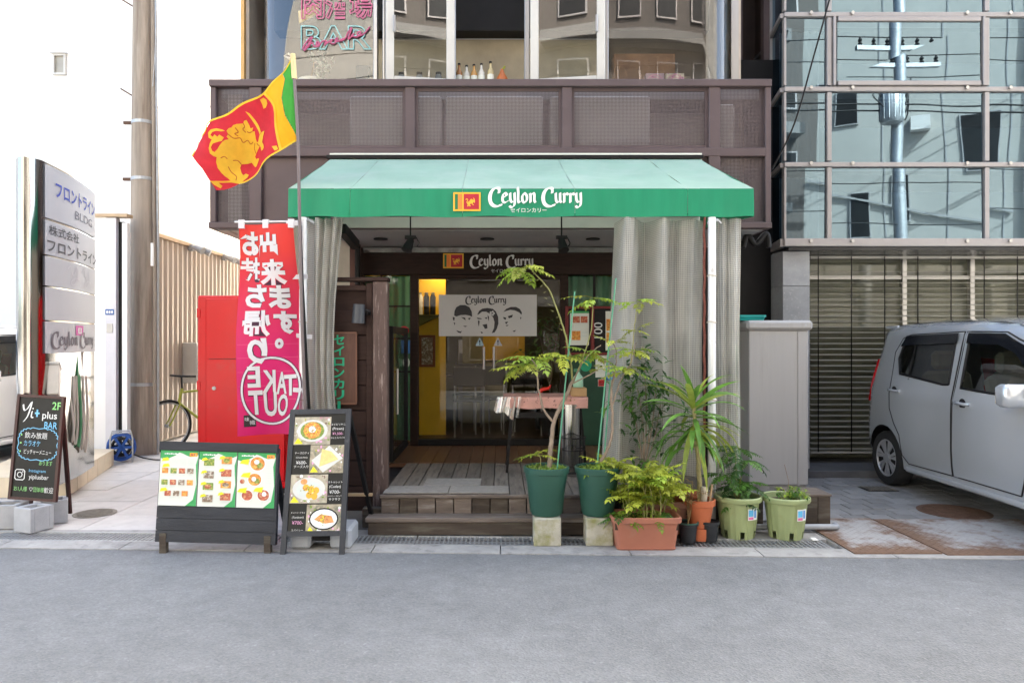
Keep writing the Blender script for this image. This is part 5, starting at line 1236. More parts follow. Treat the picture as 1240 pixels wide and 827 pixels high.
sheet([(364, 334), (384, 342), (410, 374), (430, 406), (446, 446), (440, 462), (432, 440), (414, 408), (396, 380), (380, 356)], cB, 'sword_emblem', fg, .008, 3.0)
det = MB()
for ln in ([(262, 640), (275, 668), (300, 690), (296, 712)], [(268, 462), (290, 478), (318, 470), (330, 492), (356, 480), (372, 500), (392, 492)], [(390, 438), (372, 442), (360, 436)], [(404, 500), (398, 530), (410, 560)], [(322, 618), (306, 600), (286, 604)], [(345, 395), (350, 412), (338, 424), (352, 440)], [(300, 420), (312, 440), (296, 452), (310, 462)], [(420, 505), (432, 520), (446, 526)], [(232, 600), (250, 590), (262, 600)]):
    P = spline([(*fz(p), 0) for p in ln], 5); b0 = len(det.v)
    for i, p in enumerate(P):
        q = P[min(i + 1, len(P) - 1)] - P[max(i - 1, 0)]; q.normalize(); nx = Vector((-q.y, q.x, 0)) * .55
        det.v += [tuple(fl(p.x + nx.x, p.y + nx.y) + Vector((0, -.0105, 0))), tuple(fl(p.x - nx.x, p.y - nx.y) + Vector((0, -.0105, 0)))]
    det.f += [(b0 + 2 * i, b0 + 2 * i + 1, b0 + 2 * i + 3, b0 + 2 * i + 2) for i in range(len(P) - 1)]
det.build('lion_lines', fm('cloth_rust', (.50, .16, .03)), fg, smooth=180)
for bo in ([(428, 250), (445, 236), (462, 248), (468, 270), (458, 292), (446, 300), (440, 278)], [(530, 545), (556, 540), (566, 560), (548, 570)], [(162, 722), (190, 718), (214, 740), (205, 755), (178, 740)]): sheet(bo, cB, 'leaf_emblem', fg, .008, 3.0)
MB().tube([W(354.5, 66, FLY), W(356.5, 96, FLY)], .020, 10).build('staff_top', mat('pale_wood', (.62, .50, .26), .5), fg)
MB().tube([W(356.5, 95, FLY), W(361, 170, FLY - .005), W(363.5, 300, FLY - .02), W(366, 400, FLY - .02), W(370, 500, FLY - .01), (X(371, FLY), FLY, .01)], .013, 8).build('staff', mat('grey_brown_staff', (.16, .13, .13), .4, .3), fg, smooth=60)
MB().tube([W(350, 66, FLY), W(345, 68, FLY + .02), W(352, 72, FLY)], .012, 6).build('bow', M['tie'], fg)
# ================================================================== upright red take-out banner, seen from its back
NBY = 5.50
nb_ = thing('upright_banner', 'upright red to pink vertical banner with mirrored white Japanese lettering', 'banner', W(368, 560, NBY))
NW, NH = X(358, NBY) - X(289, NBY), Z(272, NBY) - Z(525, NBY)
def nf(u, v, lift=0.0):
    """u 0..1 left to right, v 0..1 top to bottom"""
    x = X(289 + 67 * u + 6 * v * u + 3.0 * math.sin(v * 3.1) * u - 2.5 * math.sin(v * 3.0) * (1 - u), NBY)
    y = NBY + .03 * math.sin(u * 5.5 + v * 5) + .025 * math.sin(v * 9 - u * 3) + .05 * math.sin(v * math.pi) * u - lift
    return Vector((x, y, Z(272 + 253 * v + 6 * v * (1 - u) * .5, NBY)))
m = bpy.data.materials.new('banner_cloth'); m.use_nodes = True; n = m.node_tree.nodes; l = m.node_tree.links; b = n['Principled BSDF']; b.inputs['Roughness'].default_value = .6
tc = n.new('ShaderNodeTexCoord'); sp = n.new('ShaderNodeSeparateXYZ'); l.new(tc.outputs['UV'], sp.inputs[0]); cr = n.new('ShaderNodeValToRGB')
cr.color_ramp.elements[0].position = .12; cr.color_ramp.elements[0].color = (.78, .045, .035, 1); cr.color_ramp.elements[1].position = .62; cr.color_ramp.elements[1].color = (.70, .012, .15, 1)
l.new(sp.outputs[1], cr.inputs[0]); l.new(cr.outputs[0], b.inputs['Base Color']); tr = n.new('ShaderNodeBsdfTranslucent'); l.new(cr.outputs[0], tr.inputs[0]); ms = n.new('ShaderNodeMixShader'); ms.inputs[0].default_value = .4
l.new(b.outputs[0], ms.inputs[1]); l.new(tr.outputs[0], ms.inputs[2]); l.new(ms.outputs[0], n['Material Output'].inputs[0])
o = MB().grid(24, 80, lambda u, v: nf(u, v)).build('banner_cloth', m, nb_, smooth=180)
uv = o.data.uv_layers.new(name='uv')
for lp in o.data.loops:
    i, j = divmod(lp.vertex_index, 81); uv.data[lp.index].uv = (i / 24, j / 80)
white = mat('banner_white', (.80, .78, .80), .6, var=.03, translucent=.3); dkr = flat('banner_outline', (.05, .01, .03))
def nlay(d, mm, nm, lift): d.cut(.04, -.1, -3.8, 1.2, .2).lay(lambda u, v: nf(u, -v / 3.6, lift), nm, mm, nb_)
# lettering plane: u 0..1, v 0..-3.6 (cloth proportion 1 : 3.6)
def lett(grow):
    d = D2()
    for ch, u, v, h, w_ in (('お', .18, -.32, .40, .33), ('持', .19, -.77, .43, .35), ('ち', .30, -1.22, .40, .36), ('帰', .32, -1.69, .45, .44), ('り', .35, -2.16, .44, .30)):
        d.text(ch, u, v, h=h, wd=w_, bold=(.030 if ch in '帰持' else .046) + grow, mirror=True)
    for ch, u, v, h, w_ in (('出', .54, -.355, .42, .36), ('来', .60, -.82, .44, .46), ('ま', .68, -1.24, .40, .34), ('す', .75, -1.68, .40, .34), ('。', .66, -2.04, .18, .12)):
        d.text(ch, u, v, h=h, wd=w_, bold=.044 + grow, mirror=True)
    for ch, u, v, h, w_, rt in (('T', .84, -2.76, .36, .20, .05), ('A', .70, -2.72, .38, .16, .0), ('K', .51, -2.68, .38, .20, .0), ('E', .29, -2.60, .36, .20, .0), ('O', .72, -3.10, .38, .17, -.1), ('U', .52, -3.08, .42, .20, 0), ('T', .30, -3.04, .42, .22, 0)):
        d.text(ch, u, v, h=h, wd=w_, bold=.026 + grow, mirror=True, rot=rt)
    for i in range(48):
        a, b2 = 2 * math.pi * i / 48, 2 * math.pi * (i + 1) / 48
        d.line([(.545 + .46 * math.cos(a), -2.85 + .57 * math.sin(a)), (.545 + .46 * math.cos(b2), -2.85 + .57 * math.sin(b2))], .035 + grow)
    return d
nlay(lett(.022), dkr, 'letter_outline', .003); nlay(lett(0), white, 'lettering', .006)
nlay(D2().rect(.10, .28, -3.45, -3.25), flat('seal_black', (.03, .02, .02)), 'maker_seal', .004); nlay(D2().text('味', .15, -3.32, h=.07).text('幟', .23, -3.38, h=.08), white, 'seal_marks', .006)
fold = D2()
for v in (2.05, 2.28, 2.52, 2.76, 3.0): fold.rect(.02, .98, -v, -v + .006)
nlay(fold, flat('fold_pink', (.78, .10, .24)), 'fold_crease', .002)
for u, v in ((.05, 0), (.5, 0), (.97, 0)):
    p = nf(u, v); MB().box(p.x - .022, p.x + .022, p.y - .012, p.y + .012, p.z - .03, p.z + .035).build('loop_tab', white, nb_)
for v in (.0, .25, .53, .79):
    p = nf(1, v); MB().bar(p + Vector((-.05, -.006, 0)), p + Vector((.075, -.006, -.012 if v > .4 else .004)), .004, .034).build('loop_tab', white, nb_)
MB().tube([nf(0, 0) + Vector((-.03, 0, .02)), nf(1, 0) + Vector((.06, 0, .02))], .007, 8).build('cross_arm', M['pole'], nb_)
MB().tube([W(363, 268, NBY), W(366, 345, NBY), W(371, 440, NBY), W(376, 525, NBY), (X(378, NBY), NBY, .03)], .013, 8).build('banner_pole', M['dark'], nb_, smooth=60)

# ================================================================== right: glass office building
GYY = 7.75
gb = thing('glass_office_building', 'office building with blue reflecting glass front above a blind covered ground floor', 'building', (5.5, GYY, 0))
def gx(px): return X(px, GYY)
def gz(py): return Z(py, GYY)
rowsz = [gz(293), gz(199.5), gz(108.5), gz(18.5), gz(-72), gz(-163), gz(-254)]
colsx = [gx(950), gx(1003.5), gx(1194), gx(1385), gx(1575)]
fx, fy = gx(950), GYY; sx_, sy_ = X(935, GYY + .55), GYY + .55
hmul = []
for i, z in enumerate(rowsz):
    hh = .028 if i else .05
    MB().box(colsx[0] - .01, colsx[-1], GYY - .03, GYY + .05, z - hh, z + hh * .7, .004).build('transom_bar', M['mull'], gb)
    MB().bar((fx - .012, fy + .01, z - hh * .15), (sx_, sy_, z - hh * .15), .06, hh * 1.7).build('side_transom_bar', M['mull'], gb)
    for px in (980, 1030, 1168, 1220):
        MB().cyl((gx(px), GYY - .055, z + .004), (gx(px), GYY - .029, z + .004), .018, n=10).build('bolt', M['steel'], gb)
for k, x_ in enumerate(colsx):
    wd = .024 if k else .012
    for z0, z1 in zip(rowsz[:-1], rowsz[1:]): MB().box(x_ - wd, x_ + wd, GYY - .022, GYY + .045, z0 + .036, z1 - .036, .003).build('mullion', M['mull'], gb)
for r_ in range(6):
    z0, z1 = rowsz[r_] + .024, rowsz[r_ + 1] - .034
    for c_ in range(4):
        a, b2 = colsx[c_] + .012, colsx[c_ + 1] - .030
        tl = random.Random(r_ * 10 + c_)
        ty = tl.uniform(-.009, .009)
        if r_ == 2 and c_ == 1:      # opening sash
            s = MB()
            for q in ((a, a + .05, z0, z1), (b2 - .05, b2, z0, z1), (a + .05, b2 - .05, z0, z0 + .055), (a + .05, b2 - .05, z1 - .055, z1)): s.box(q[0] + .02, q[1] + .0, GYY - .05, GYY + .005, q[2] + .005, q[3], .006)
            w_ = s.build('window_sash', M['mull'], gb); a += .07; b2 -= .05; z0b, z1b = z0 + .06, z1 - .055
            mb = MB(); mb.add([(a, GYY - .02, z0b), (b2, GYY - .02 + ty, z0b), (b2, GYY - .02, z1b), (a, GYY - .02 + ty, z1b)], [(0, 1, 2, 3)]).build('pane', M['blueglass'], w_)
        else:
            mb = MB(); mb.add([(a, GYY + .012, z0), (b2, GYY + .012 + ty, z0), (b2, GYY + .012, z1), (a, GYY + .012 - ty, z1)], [(0, 1, 2, 3)]).build('pane', M['blueglass'], gb)
    mb = MB(); mb.add([(fx - .02, fy + .03, z0), (fx - .02, fy + .03, z1), (sx_, sy_, z1), (sx_, sy_, z0)], [(0, 1, 2, 3)]).build('side_pane', M['blueglass'], gb)
MB().box(sx_ - .03, sx_ + .03, sy_ - .02, sy_ + .05, rowsz[0] - .05, rowsz[-1]).build('side_mullion', M['mull'], gb)
for r_ in range(6):
    z0 = rowsz[r_]; MB().box(colsx[0] + .15, colsx[-1], GYY + 1.3, GYY + 1.35, z0, rowsz[r_ + 1]).build('inner_screen', M['soffit'] if r_ % 2 else M['backing'], gb)
    MB().box(colsx[0] + .1, colsx[-1], GYY + .35, GYY + 1.29, z0 - .03, z0 + .01).build('inner_slab', M['darkstone'], gb)
for k in range(3):
    cloth_wall(colsx[0] + .02, colsx[1] - .02, rowsz[k] + .06, rowsz[k + 1] - .1, GYY + .2, 'office_curtain', M['backing'], .02, 4, gb)
MB().box(sx_ + .05, 9.0, GYY + .6, 14, rowsz[0] - .05, 10.4).build('core', M['grey_wall'], gb) if False else MB().box(sx_ + .10, 9.0, GYY + 1.4, 14, 0, 10.4).build('core', M['grey_wall'], gb)
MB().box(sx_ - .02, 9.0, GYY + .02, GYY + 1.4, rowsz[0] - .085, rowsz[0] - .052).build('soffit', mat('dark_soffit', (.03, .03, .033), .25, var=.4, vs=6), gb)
MB().box(sx_ + .05, sx_ + .10, sy_ + .06, 14, 0, 10.4).build('side_wall', M['brownwall'], gb)
# granite pier
pxa, pxb = X(948, 7.85), X(980.5, 7.85)
zt = rowsz[0] - .09
for i in range(7):
    z1 = zt - i * .38; z0 = max(z1 - .376, .08)
    if z1 < .1: break
    MB().box(pxa, pxb, 7.85, 8.2, z0, z1, .003).build('granite_slab', M['stone'], gb)
    MB().prism([(pxa - .002, 7.852, z0), (X(935, 8.1), 8.1, z0), (X(935, 8.1) + .1, 8.2, z0), (pxa - .002, 8.19, z0)], (0, 0, z1 - z0)).build('granite_return', M['stone'], gb)
# blinds in front of the ground floor glazing
by_ = 8.25; bl = thing('slatted_blind', 'long beige horizontal slatted blind behind the silver car', 'blind', (5, by_, .1))
bx0_, bx1_ = X(981, by_), 8.2; ztop, zbot = Z(329, by_), Z(543, by_)
MB().box(bx0_, bx1_, by_ - .02, by_ + .03, Z(313.5, by_), Z(310.5, by_)).build('head_rail', M['blind'], bl)
nsl = 33
tilt = Matrix.Rotation(R(9), 4, 'X')
sl_me = None
for i in range(nsl):
    z = ztop - (ztop - zbot) * i / (nsl - 1)
    if sl_me is None:
        o = MB().box(bx0_, bx1_, -.034, .034, -.0012, .0012, M=tilt).build('slat', M['blind'], bl); sl_me = o.data
    else: o = link_mesh('slat', sl_me, bl)
    o.location = Vector((0, by_, z)) - Vector(bl.location)
for px in (989, 1029, 1069, 1109, 1149, 1189, 1229, 1270):
    MB().box(X(px, by_) - .006, X(px, by_) + .006, by_ - .042, by_ - .038, zbot - .03, Z(311, by_)).build('ladder_tape', M['dark'], bl)
MB().box(bx0_, bx1_, by_ - .03, by_ + .03, zbot - .05, zbot - .03).build('bottom_rail', M['blind'], bl)
gw = MB().box(bx0_, 8.9, 8.55, 8.56, .08, zt).build('shopfront_pane', glass('dark_pane', (.80, .81, .77), base=.0, gain=.6), gb)
for px in (1092, 1174, 1250): MB().box(X(px, 8.5), X(px + 5, 8.5), 8.48, 8.54, .08, zt).build('shopfront_post', M['steel'], gb)
MB().box(bx0_, 8.9, 8.50, 8.56, Z(338, 8.5), Z(334, 8.5)).build('shopfront_rail', M['steel'], gb)
MB().box(bx0_, 8.9, 8.64, 8.68, .08, zt).build('inner_screen', mat('olive_roller_blind', (.40, .385, .33), .7), gb)
# dark infill between the two buildings, below the screen box
MB().box(X(895, 8.25), X(965, 8.25), 8.25, 8.30, 0, 4.7).build('gap_panel', M['dark'], shop)
MB().box(1.45, 1.55, DY + .1, 12.6, 0, fz0 - .02).build('right_room_wall', M['dark'], shop)
MB().box(dx(757), X(905, DY), DY, DY + .06, 0, fz0 - .02).build('front_wall_right', M['dark'], shop)
MB().box(X(886, 9), X(945, 9), 9.0, 9.1, 3.9, 9).build('gap_backing', M['brownwall'], shop)
for px, ww in ((893, .06), (925, .16)): MB().box(X(px, 8.3), X(px, 8.3) + ww, 8.3, 8.4, 4.0, 9).build('gap_post', M['purple'], shop)
# grey utility cabinet
ub = thing('utility_cabinet', 'tall light grey metal utility cabinet with a rounded cap beside the curtain', 'cabinet', (X(944, 7.05), 7.05, 0))
M['cab'] = mat('grey_cabinet_paint', (.40, .385, .375), .45, .05, var=.05, vs=3, stretch=(5, 5, .3), dirt=((.32, .30, .28), 3, .58, .8))
ua, ub1, uy = X(907, 7.05), X(979, 7.05), 7.05; uz1 = Z(400, uy)
MB().box(ua, ub1, uy, uy + .45, .06, uz1, .01).build('body', M['cab'], ub)
MB().box(ua + .02, ub1 - .02, uy + .02, uy + .43, .0, .06).build('plinth', M['kerb'], ub)
MB().box(ua - .03, ub1 + .035, uy - .035, uy + .48, uz1 + .001, Z(388, uy), .025).build('cap', M['cab'], ub)
for px in (): MB().box(X(px, uy), X(px, uy) + .012, uy - .004, uy + .001, .10, uz1 - .03).build('panel_rib', M['cab'], ub)
MB().box(X(966, uy), X(966, uy) + .02, uy - .010, uy + .001, .06, uz1 - .01).build('door_edge', M['cab'], ub)
for px in (912, 974): MB().cyl((X(px, uy), uy - .037, uz1 + .05), (X(px, uy), uy - .034, uz1 + .05), .012).build('rivet', M['galv'], ub)
t = thing('teal_tub', 'teal plastic tub lid on top of the grey cabinet', 'tub', (X(905, 7.3), 7.3, Z(388, 7.05)))
MB().rrect([(0, .13, .09, .03), (.03, .14, .10, .03), (.035, .15, .11, .03), (.055, .15, .11, .03)], (X(906, 7.25), 7.25, Z(388, 7.05) + .002)).build('lid', mat('teal_plastic', (.01, .28, .26), .4), t)
# black flexible bracket and cable under the screen box
tag(MB().tube(spline([W(900, 300, 7.4), W(905, 285, 7.4), W(915, 296, 7.4), W(928, 283, 7.4), W(931, 300, 7.4)], 6), .03, 8).build('black_hose', M['dark'], None, smooth=60), 'loop of black hose hanging under the right end of the purple screen', 'hose')
wire('overhead_wire', 'dark wire slanting across the blue glass front', [W(1010, -20, 7.2), W(985, 70, 7.25), W(962, 150, 7.3), W(935, 205, 7.35)], .009)
# ================================================================== silver kei car, nose to the street
def car(paint_m, name, label, loc, rotz, glassm):
    """built with t = metres from the tail; local x to the car's own side seen, y = -t, z up"""
    root = thing(name, label, 'car', loc, rotz=rotz)
    HWID = .7375
    sil = [(.16, .24), (.03, .30), (.0, .42), (.0, .64), (.035, .80), (.055, 1.00), (.12, 1.34), (.15, 1.50), (.12, 1.585), (.20, 1.625), (.45, 1.645), (1.0, 1.655), (1.6, 1.65), (2.0, 1.62), (2.25, 1.57), (2.42, 1.47), (2.82, 1.10), (2.92, 1.045), (3.16, .97), (3.30, .88), (3.37, .70), (3.39, .50), (3.37, .32), (3.28, .22)]
    def wz(z):
        if z < .55: return HWID - .03 * ((.55 - z) / .33) ** 2
        if z < .95: return HWID - .006 * ((z - .55) / .4) ** 2
        return HWID - .006 - .215 * (z - .95)
    segs = [(Vector(sil[i]), Vector(sil[i + 1])) for i in range(len(sil) - 1)]
    def dist(p):
        d = 9
        for a, b in segs:
            ab = b - a; k = max(0, min(1, (p - a).dot(ab) / ab.length_squared)); d = min(d, (a + ab * k - p).length)
        return d
    RAD = .13
    def dens(P): return [(P[i][0] + (P[(i + 1) % len(P)][0] - P[i][0]) * k / 8, P[i][1] + (P[(i + 1) % len(P)][1] - P[i][1]) * k / 8) for i in range(len(P)) for k in range(8)]
    def sx(t, z, lift=0):
        d = dist(Vector((t, z))); ins = 0
        if d < RAD: ins = RAD - math.sqrt(max(0, RAD * RAD - (RAD - d) ** 2))
        plan = .05 * max(0, (t - 2.6) / .8) ** 2 + .05 * max(0, (.5 - t) / .5) ** 2
        crease = .010 * math.exp(-((z - .80) / .05) ** 2) * (1 if .3 < t < 3 else 0)
        return wz(z) - ins - plan + lift
    wr, rw, fwt = .278, .46, 2.885
    def arch(c, r=.335): return [(c + r * math.cos(a), .285 + r * math.sin(a)) for a in [math.pi * (-.06 + i * 1.12 / 14) for i in range(15)]]
    rear_win = [(.69, 1.15), (.62, 1.30), (.66, 1.44), (.74, 1.495), (1.46, 1.515), (1.49, 1.09), (1.40, 1.085)]
    front_win = [(1.66, 1.07), (1.64, 1.515), (2.05, 1.50), (2.28, 1.42), (2.60, 1.12), (2.58, 1.03)]
    def panel(poly, name, m, par, lift, holes=(), step=.055, both=True, smooth=50):
        bm = bmesh.new(); f = bm.faces.new([bm.verts.new((p[0], p[1], 0)) for p in poly])
        def cut(co, no): bmesh.ops.bisect_plane(bm, geom=bm.verts[:] + bm.edges[:] + bm.faces[:], plane_co=co, plane_no=no, dist=1e-5)
        ts = [p[0] for p in poly]; zs = [p[1] for p in poly]
        t_ = min(ts) + step
        while t_ < max(ts): cut((t_, 0, 0), (1, 0, 0)); t_ += step
        z_ = min(zs) + step
        while z_ < max(zs): cut((0, z_, 0), (0, 1, 0)); z_ += step
        for h in holes:
            for i in range(len(h)):
                a, b = Vector(h[i]), Vector(h[(i + 1) % len(h)]); e = b - a; cut((a.x, a.y, 0), (-e.y, e.x, 0))
            kill = []
            for fc in bm.faces:
                c = fc.calc_center_median(); ins = True; sgn = 0
                for i in range(len(h)):
                    a, b = h[i], h[(i + 1) % len(h)]; cr_ = (b[0] - a[0]) * (c.y - a[1]) - (b[1] - a[1]) * (c.x - a[0])
                    if sgn == 0: sgn = 1 if cr_ > 0 else -1
                    elif cr_ * sgn < 0: ins = False; break
                if ins: kill.append(fc)
            bmesh.ops.delete(bm, geom=kill, context='FACES')
        bm.verts.index_update()
        P = [(v.co.x, v.co.y) for v in bm.verts]; Fc = [tuple(v.index for v in fc.verts) for fc in bm.faces]; bm.free()
        out_ = []
        for s in ((-1, 1) if both else (-1,)):
            mb = MB(); mb.add([(s * sx(p[0], p[1], lift), -p[0], p[1]) for p in P], [tuple(reversed(q)) for q in Fc] if s < 0 else Fc)
            out_.append(mb.build(name, m, par, smooth=smooth))
        return out_
    low = [(.16, .24)]
    outline = sil + [(fwt + .36, .22)] + arch(fwt) + [(fwt - .36, .21), (rw + .38, .21)] + arch(rw) + [(rw - .33, .24)]
    outline = [sil[i] for i in range(len(sil))] + [p for p in arch(fwt)] + [(1.6, .20)] + [p for p in arch(rw)]
    # convex window cut-outs with margins
    body = panel(outline, 'body_side', paint_m, root, 0, holes=(rear_win, front_win))
    # wrap over the tail, roof, screen and bonnet
    prof = [Vector((a, b, 0)) for a, b in sil]; prof = spline(prof, 4)
    mb = MB(); nw = 12
    for p in prof:
        h = sx(p.x, p.y)
        for j in range(nw + 1):
            u = -1 + 2 * j / nw; bul = .035 * (1 - u * u)
            dz_ = bul if p.y > 1.5 else 0; dt = -bul if p.x < .6 and p.y < 1.5 else (bul if p.x > 2.3 and p.y < 1.5 else 0)
            mb.v.append((u * h, -(p.x + dt), p.y + dz_))
    mb.f = [(i * (nw + 1) + j, (i + 1) * (nw + 1) + j, (i + 1) * (nw + 1) + j + 1, i * (nw + 1) + j + 1) for i in range(len(prof) - 1) for j in range(nw)]
    mb.build('body_wrap', paint_m, root, smooth=50)
    # doors, proud of the shell by a few millimetres
    rd = [(.56, 1.10), (.53, 1.36), (.62, 1.50), (.75, 1.535), (1.55, 1.555), (1.57, .60), (1.57, .30), (.90, .29), (.80, .36), (.76, .55), (.66, .66), (.58, .80)]
    fd = [(1.585, .30), (1.585, 1.555), (2.06, 1.545), (2.33, 1.45), (2.68, 1.12), (2.66, .80), (2.50, .62), (2.44, .40), (2.40, .30)]
    for nm, pl, hole in (('rear_door', rd, rear_win), ('front_door', fd, front_win)):
        ds = panel(pl, nm, paint_m, root, .004, holes=(hole,))
        for s, d_ in zip((-1, 1), ds):
            ht, hz = (.66, .985) if nm == 'rear_door' else (1.73, .945)
            MB().tube([(s * (sx(ht, hz) + .012), -ht + .09, hz), (s * (sx(ht, hz) + .035), -ht + .06, hz), (s * (sx(ht, hz) + .036), -ht - .06, hz - .004), (s * (sx(ht, hz) + .012), -ht - .09, hz - .004)], .014, 8).build('handle', paint_m, d_, smooth=60)
            MB().lathe([(.045, 0), (.045, .002)], (0, 0, 0), 16).build('handle_cup', M['dark'], d_).matrix_local = Matrix.Translation((s * (sx(ht, hz) + .003), -ht + .01, hz - .005)) @ Matrix.Rotation(R(90) * s, 4, 'Y')
        gp = panel(hole, nm.replace('door', 'window'), glassm, root, -.004)
    # black window surrounds
    for h in (rear_win, front_win):
        for s in (-1, 1):
            MB().tube([(s * (sx(a, b) + .003), -a, b) for a, b in dens(h)], .012, 6, closed=True).build('window_trim', M['dark'], root)
    visor = mat('smoked_visor', (.01, .011, .014), .12)
    panel([(.63, 1.42), (.70, 1.525), (1.50, 1.545), (1.50, 1.455), (.76, 1.435)], 'rain_visor', visor, root, .022)
    panel([(1.63, 1.455), (1.63, 1.545), (2.07, 1.535), (2.33, 1.435), (2.63, 1.13), (2.56, 1.14), (2.24, 1.38), (2.03, 1.445)], 'rain_visor', visor, root, .022)
    panel([(1.06 - .22, 1.10), (1.06 - .22, 1.5), (.87, 1.5), (.87, 1.10)], 'window_divider', M['dark'], root, .004) 
    # door gaps
    for pl in (rd, fd):
        for s in (-1, 1): MB().tube([(s * (sx(a, b) + .0005), -a, b) for a, b in dens(pl)], .0075, 5, closed=True).build('door_gap', M['dark'], root)
    # sill, arches, wheels
    for s in (-1, 1): MB().tube([(s * (sx(t_, .25) - .012), -t_, .235) for t_ in (.86, 1.4, 2.0, 2.46)], .035, 8).build('sill', paint_m, root, smooth=60)
    MB().box(-.60, .60, -3.2, -.12, .18, .40).build('underbody', M['dark'], root)
    alloy = mat('silver_wheel_cover', (.55, .56, .58), .3, .6, var=.05)
    for c in (rw, fwt):
        for s in (-1, 1):
            cx_ = s * (HWID - .035)
            w_ = MB()
            prof_w = [(.185, .0), (.20, .012), (.262, .010), (.278, -.02), (.278, -.125), (.262, -.15), (.19, -.15)]
            b0 = 0; nseg = 36
            for r_, x_ in prof_w:
                for j in range(nseg):
                    a = 2 * math.pi * j / nseg; w_.v.append((cx_ + s * x_, -c + r_ * math.cos(a), .280 + r_ * math.sin(a)))
            for i in range(len(prof_w) - 1):
                for j in range(nseg): w_.f.append((i * nseg + j, i * nseg + (j + 1) % nseg, (i + 1) * nseg + (j + 1) % nseg, (i + 1) * nseg + j))
            wh = w_.build('wheel', mat_tyre, root, smooth=40)
            rm = MB().cyl((cx_ - s * .04, -c, .28), (cx_ - s * .02, -c, .28), .188, n=36); rm.build('wheel_disc', M['dark'], wh)
            sp_ = MB()
            for k in range(7):
                a = 2 * math.pi * k / 7 + .2
                sp_.prism([(cx_ - s * .012, -c + q * math.cos(a + w2), .28 + q * math.sin(a + w2)) for q, w2 in ((.05, -.22), (.178, -.27), (.178, -.04), (.06, -.03))], (s * .012, 0, 0))
                sp_.prism([(cx_ - s * .012, -c + q * math.cos(a + w2), .28 + q * math.sin(a + w2)) for q, w2 in ((.06, .03), (.178, .04), (.178, .27), (.05, .22))], (s * .012, 0, 0))
            sp_.build('spokes', alloy, wh)
            MB().tube([(cx_ - s * .004, -c + .183 * math.cos(a), .28 + .183 * math.sin(a)) for a in [i * math.pi / 18 for i in range(36)]], .010, 6, closed=True).build('rim', alloy, wh, smooth=60)
            MB().cyl((cx_ - s * .02, -c, .28), (cx_ + s * .006, -c, .28), .052, n=20).build('hub_cap', alloy, wh)
            # dark wheel housing
            hb = MB(); 
            for i, (t_, z_) in enumerate(arch(c, .333)):
                hb.v += [(s * (sx(max(.02, min(3.36, t_)), z_) - .004), -t_, z_), (s * .42, -t_, z_)]
            hb.f = [(2 * i, 2 * i + 1, 2 * i + 3, 2 * i + 2) for i in range(14)]; hb.build('wheel_housing', M['dark'], root)
            MB().box(s * .40 - .01, s * .40 + .01, -c - .33, -c + .33, .2, .62).build('housing_back', M['dark'], root)
    # lamps, mirrors, glass front and back, seats
    redl = mat('red_lens', (.45, .006, .008), .12, coat=.5)
    for s in (-1, 1):
        pts = [(.030, .84), (.055, 1.02), (.095, 1.20), (.115, 1.30), (.17, 1.28), (.145, 1.05), (.12, .84)]
        mb = MB(); mb.prism([(s * (sx(a, b) - .03), -a + .006, b) for a, b in pts], (s * .045, 0, 0)).build('tail_lamp', redl, root)
        MB().box(s * .45, s * .66, -3.36, -3.16, .72, .90, .04).build('headlamp', C_W, root)
        mc = Vector((s * (HWID + .085), -2.44, 1.06))
        mo = MB().rrect([(-.085, .075, .045, .03), (-.06, .10, .065, .04), (.06, .105, .068, .04), (.09, .08, .045, .03)], mc).build('door_mirror', paint_m, root, smooth=50)
        MB().box(mc.x - .085, mc.x + .085, mc.y + .062, mc.y + .070, 1.0, 1.12, .003).build('mirror_glass', M['chrome'], mo)
        MB().bar(mc + Vector((-s * .06, 0, -.05)), (s * (HWID - .02), -2.46, 1.02), .05, .03).build('mirror_arm', M['dark'], mo)
    seat = mat('beige_seat', (.30, .27, .21), .8)
    for s in (-1, 1):
        for t_ in (1.05, 1.95):
            q = MB().box(s * .34 - .24, s * .34 + .24, -t_ - .45, -t_ + .02, .42, .62, .05); q.build('seat_cushion', seat, root)
            MB().bar((s * .34, -t_ + .02, .55), (s * .34, -t_ + .20, 1.18), .44, .14, (0, 1, 0), .04).build('seat_back', seat, root)
            MB().box(s * .34 - .13, s * .34 + .13, -t_ + .15, -t_ + .25, 1.20, 1.38, .035).build('headrest', seat, root)
    MB().box(-.60, .60, -2.75, -2.35, .55, 1.0, .04).build('dashboard', M['dark'], root)
    MB().tube([(-.34 + .17 * math.cos(a), -2.2 + .06 * math.sin(a), .98 + .16 * math.sin(a)) for a in [i * math.pi / 10 for i in range(20)]], .014, 6, closed=True).build('steering_wheel', M['dark'], root)
    mb = MB().grid(8, 6, lambda u, v: ((-.56 + 1.12 * u) * (1 - .10 * v), -(2.83 - .40 * v) - .036 * (1 - (2 * u - 1) ** 2), 1.12 + .36 * v + .004)); mb.build('windscreen', visor, root, smooth=60)
    mb = MB().grid(8, 6, lambda u, v: ((-.58 + 1.16 * u) * (1 - .08 * v), -(.062 + .07 * v) + .036 * (1 - (2 * u - 1) ** 2) + .012, 1.02 + .40 * v)); mb.build('rear_screen', visor, root, smooth=60)
    MB().box(-.5, .5, -.30, -.06, 1.60, 1.635, .01).build('roof_spoiler', paint_m, root)
    MB().box(-.17, .17, -3.42, -3.40, .42, .58, .004).build('number_plate', C_W, root)
    return root
mat_tyre = M['tyre']
silver = mat('silver_paint', (.60, .625, .655), .22, .52, var=.02, vs=3, coat=1.0)
carglass = glass('car_glass', (.50, .53, .50), base=.04, gain=1.0)
CX = X(1072, 7.37) + .735 - .02
car(silver, 'parked_car', 'silver compact car parked nose out at the right edge', (CX, 7.83, 0), 0, carglass)
wp = mat('white_car_paint', (.78, .77, .75), .25, var=.02, coat=.5)
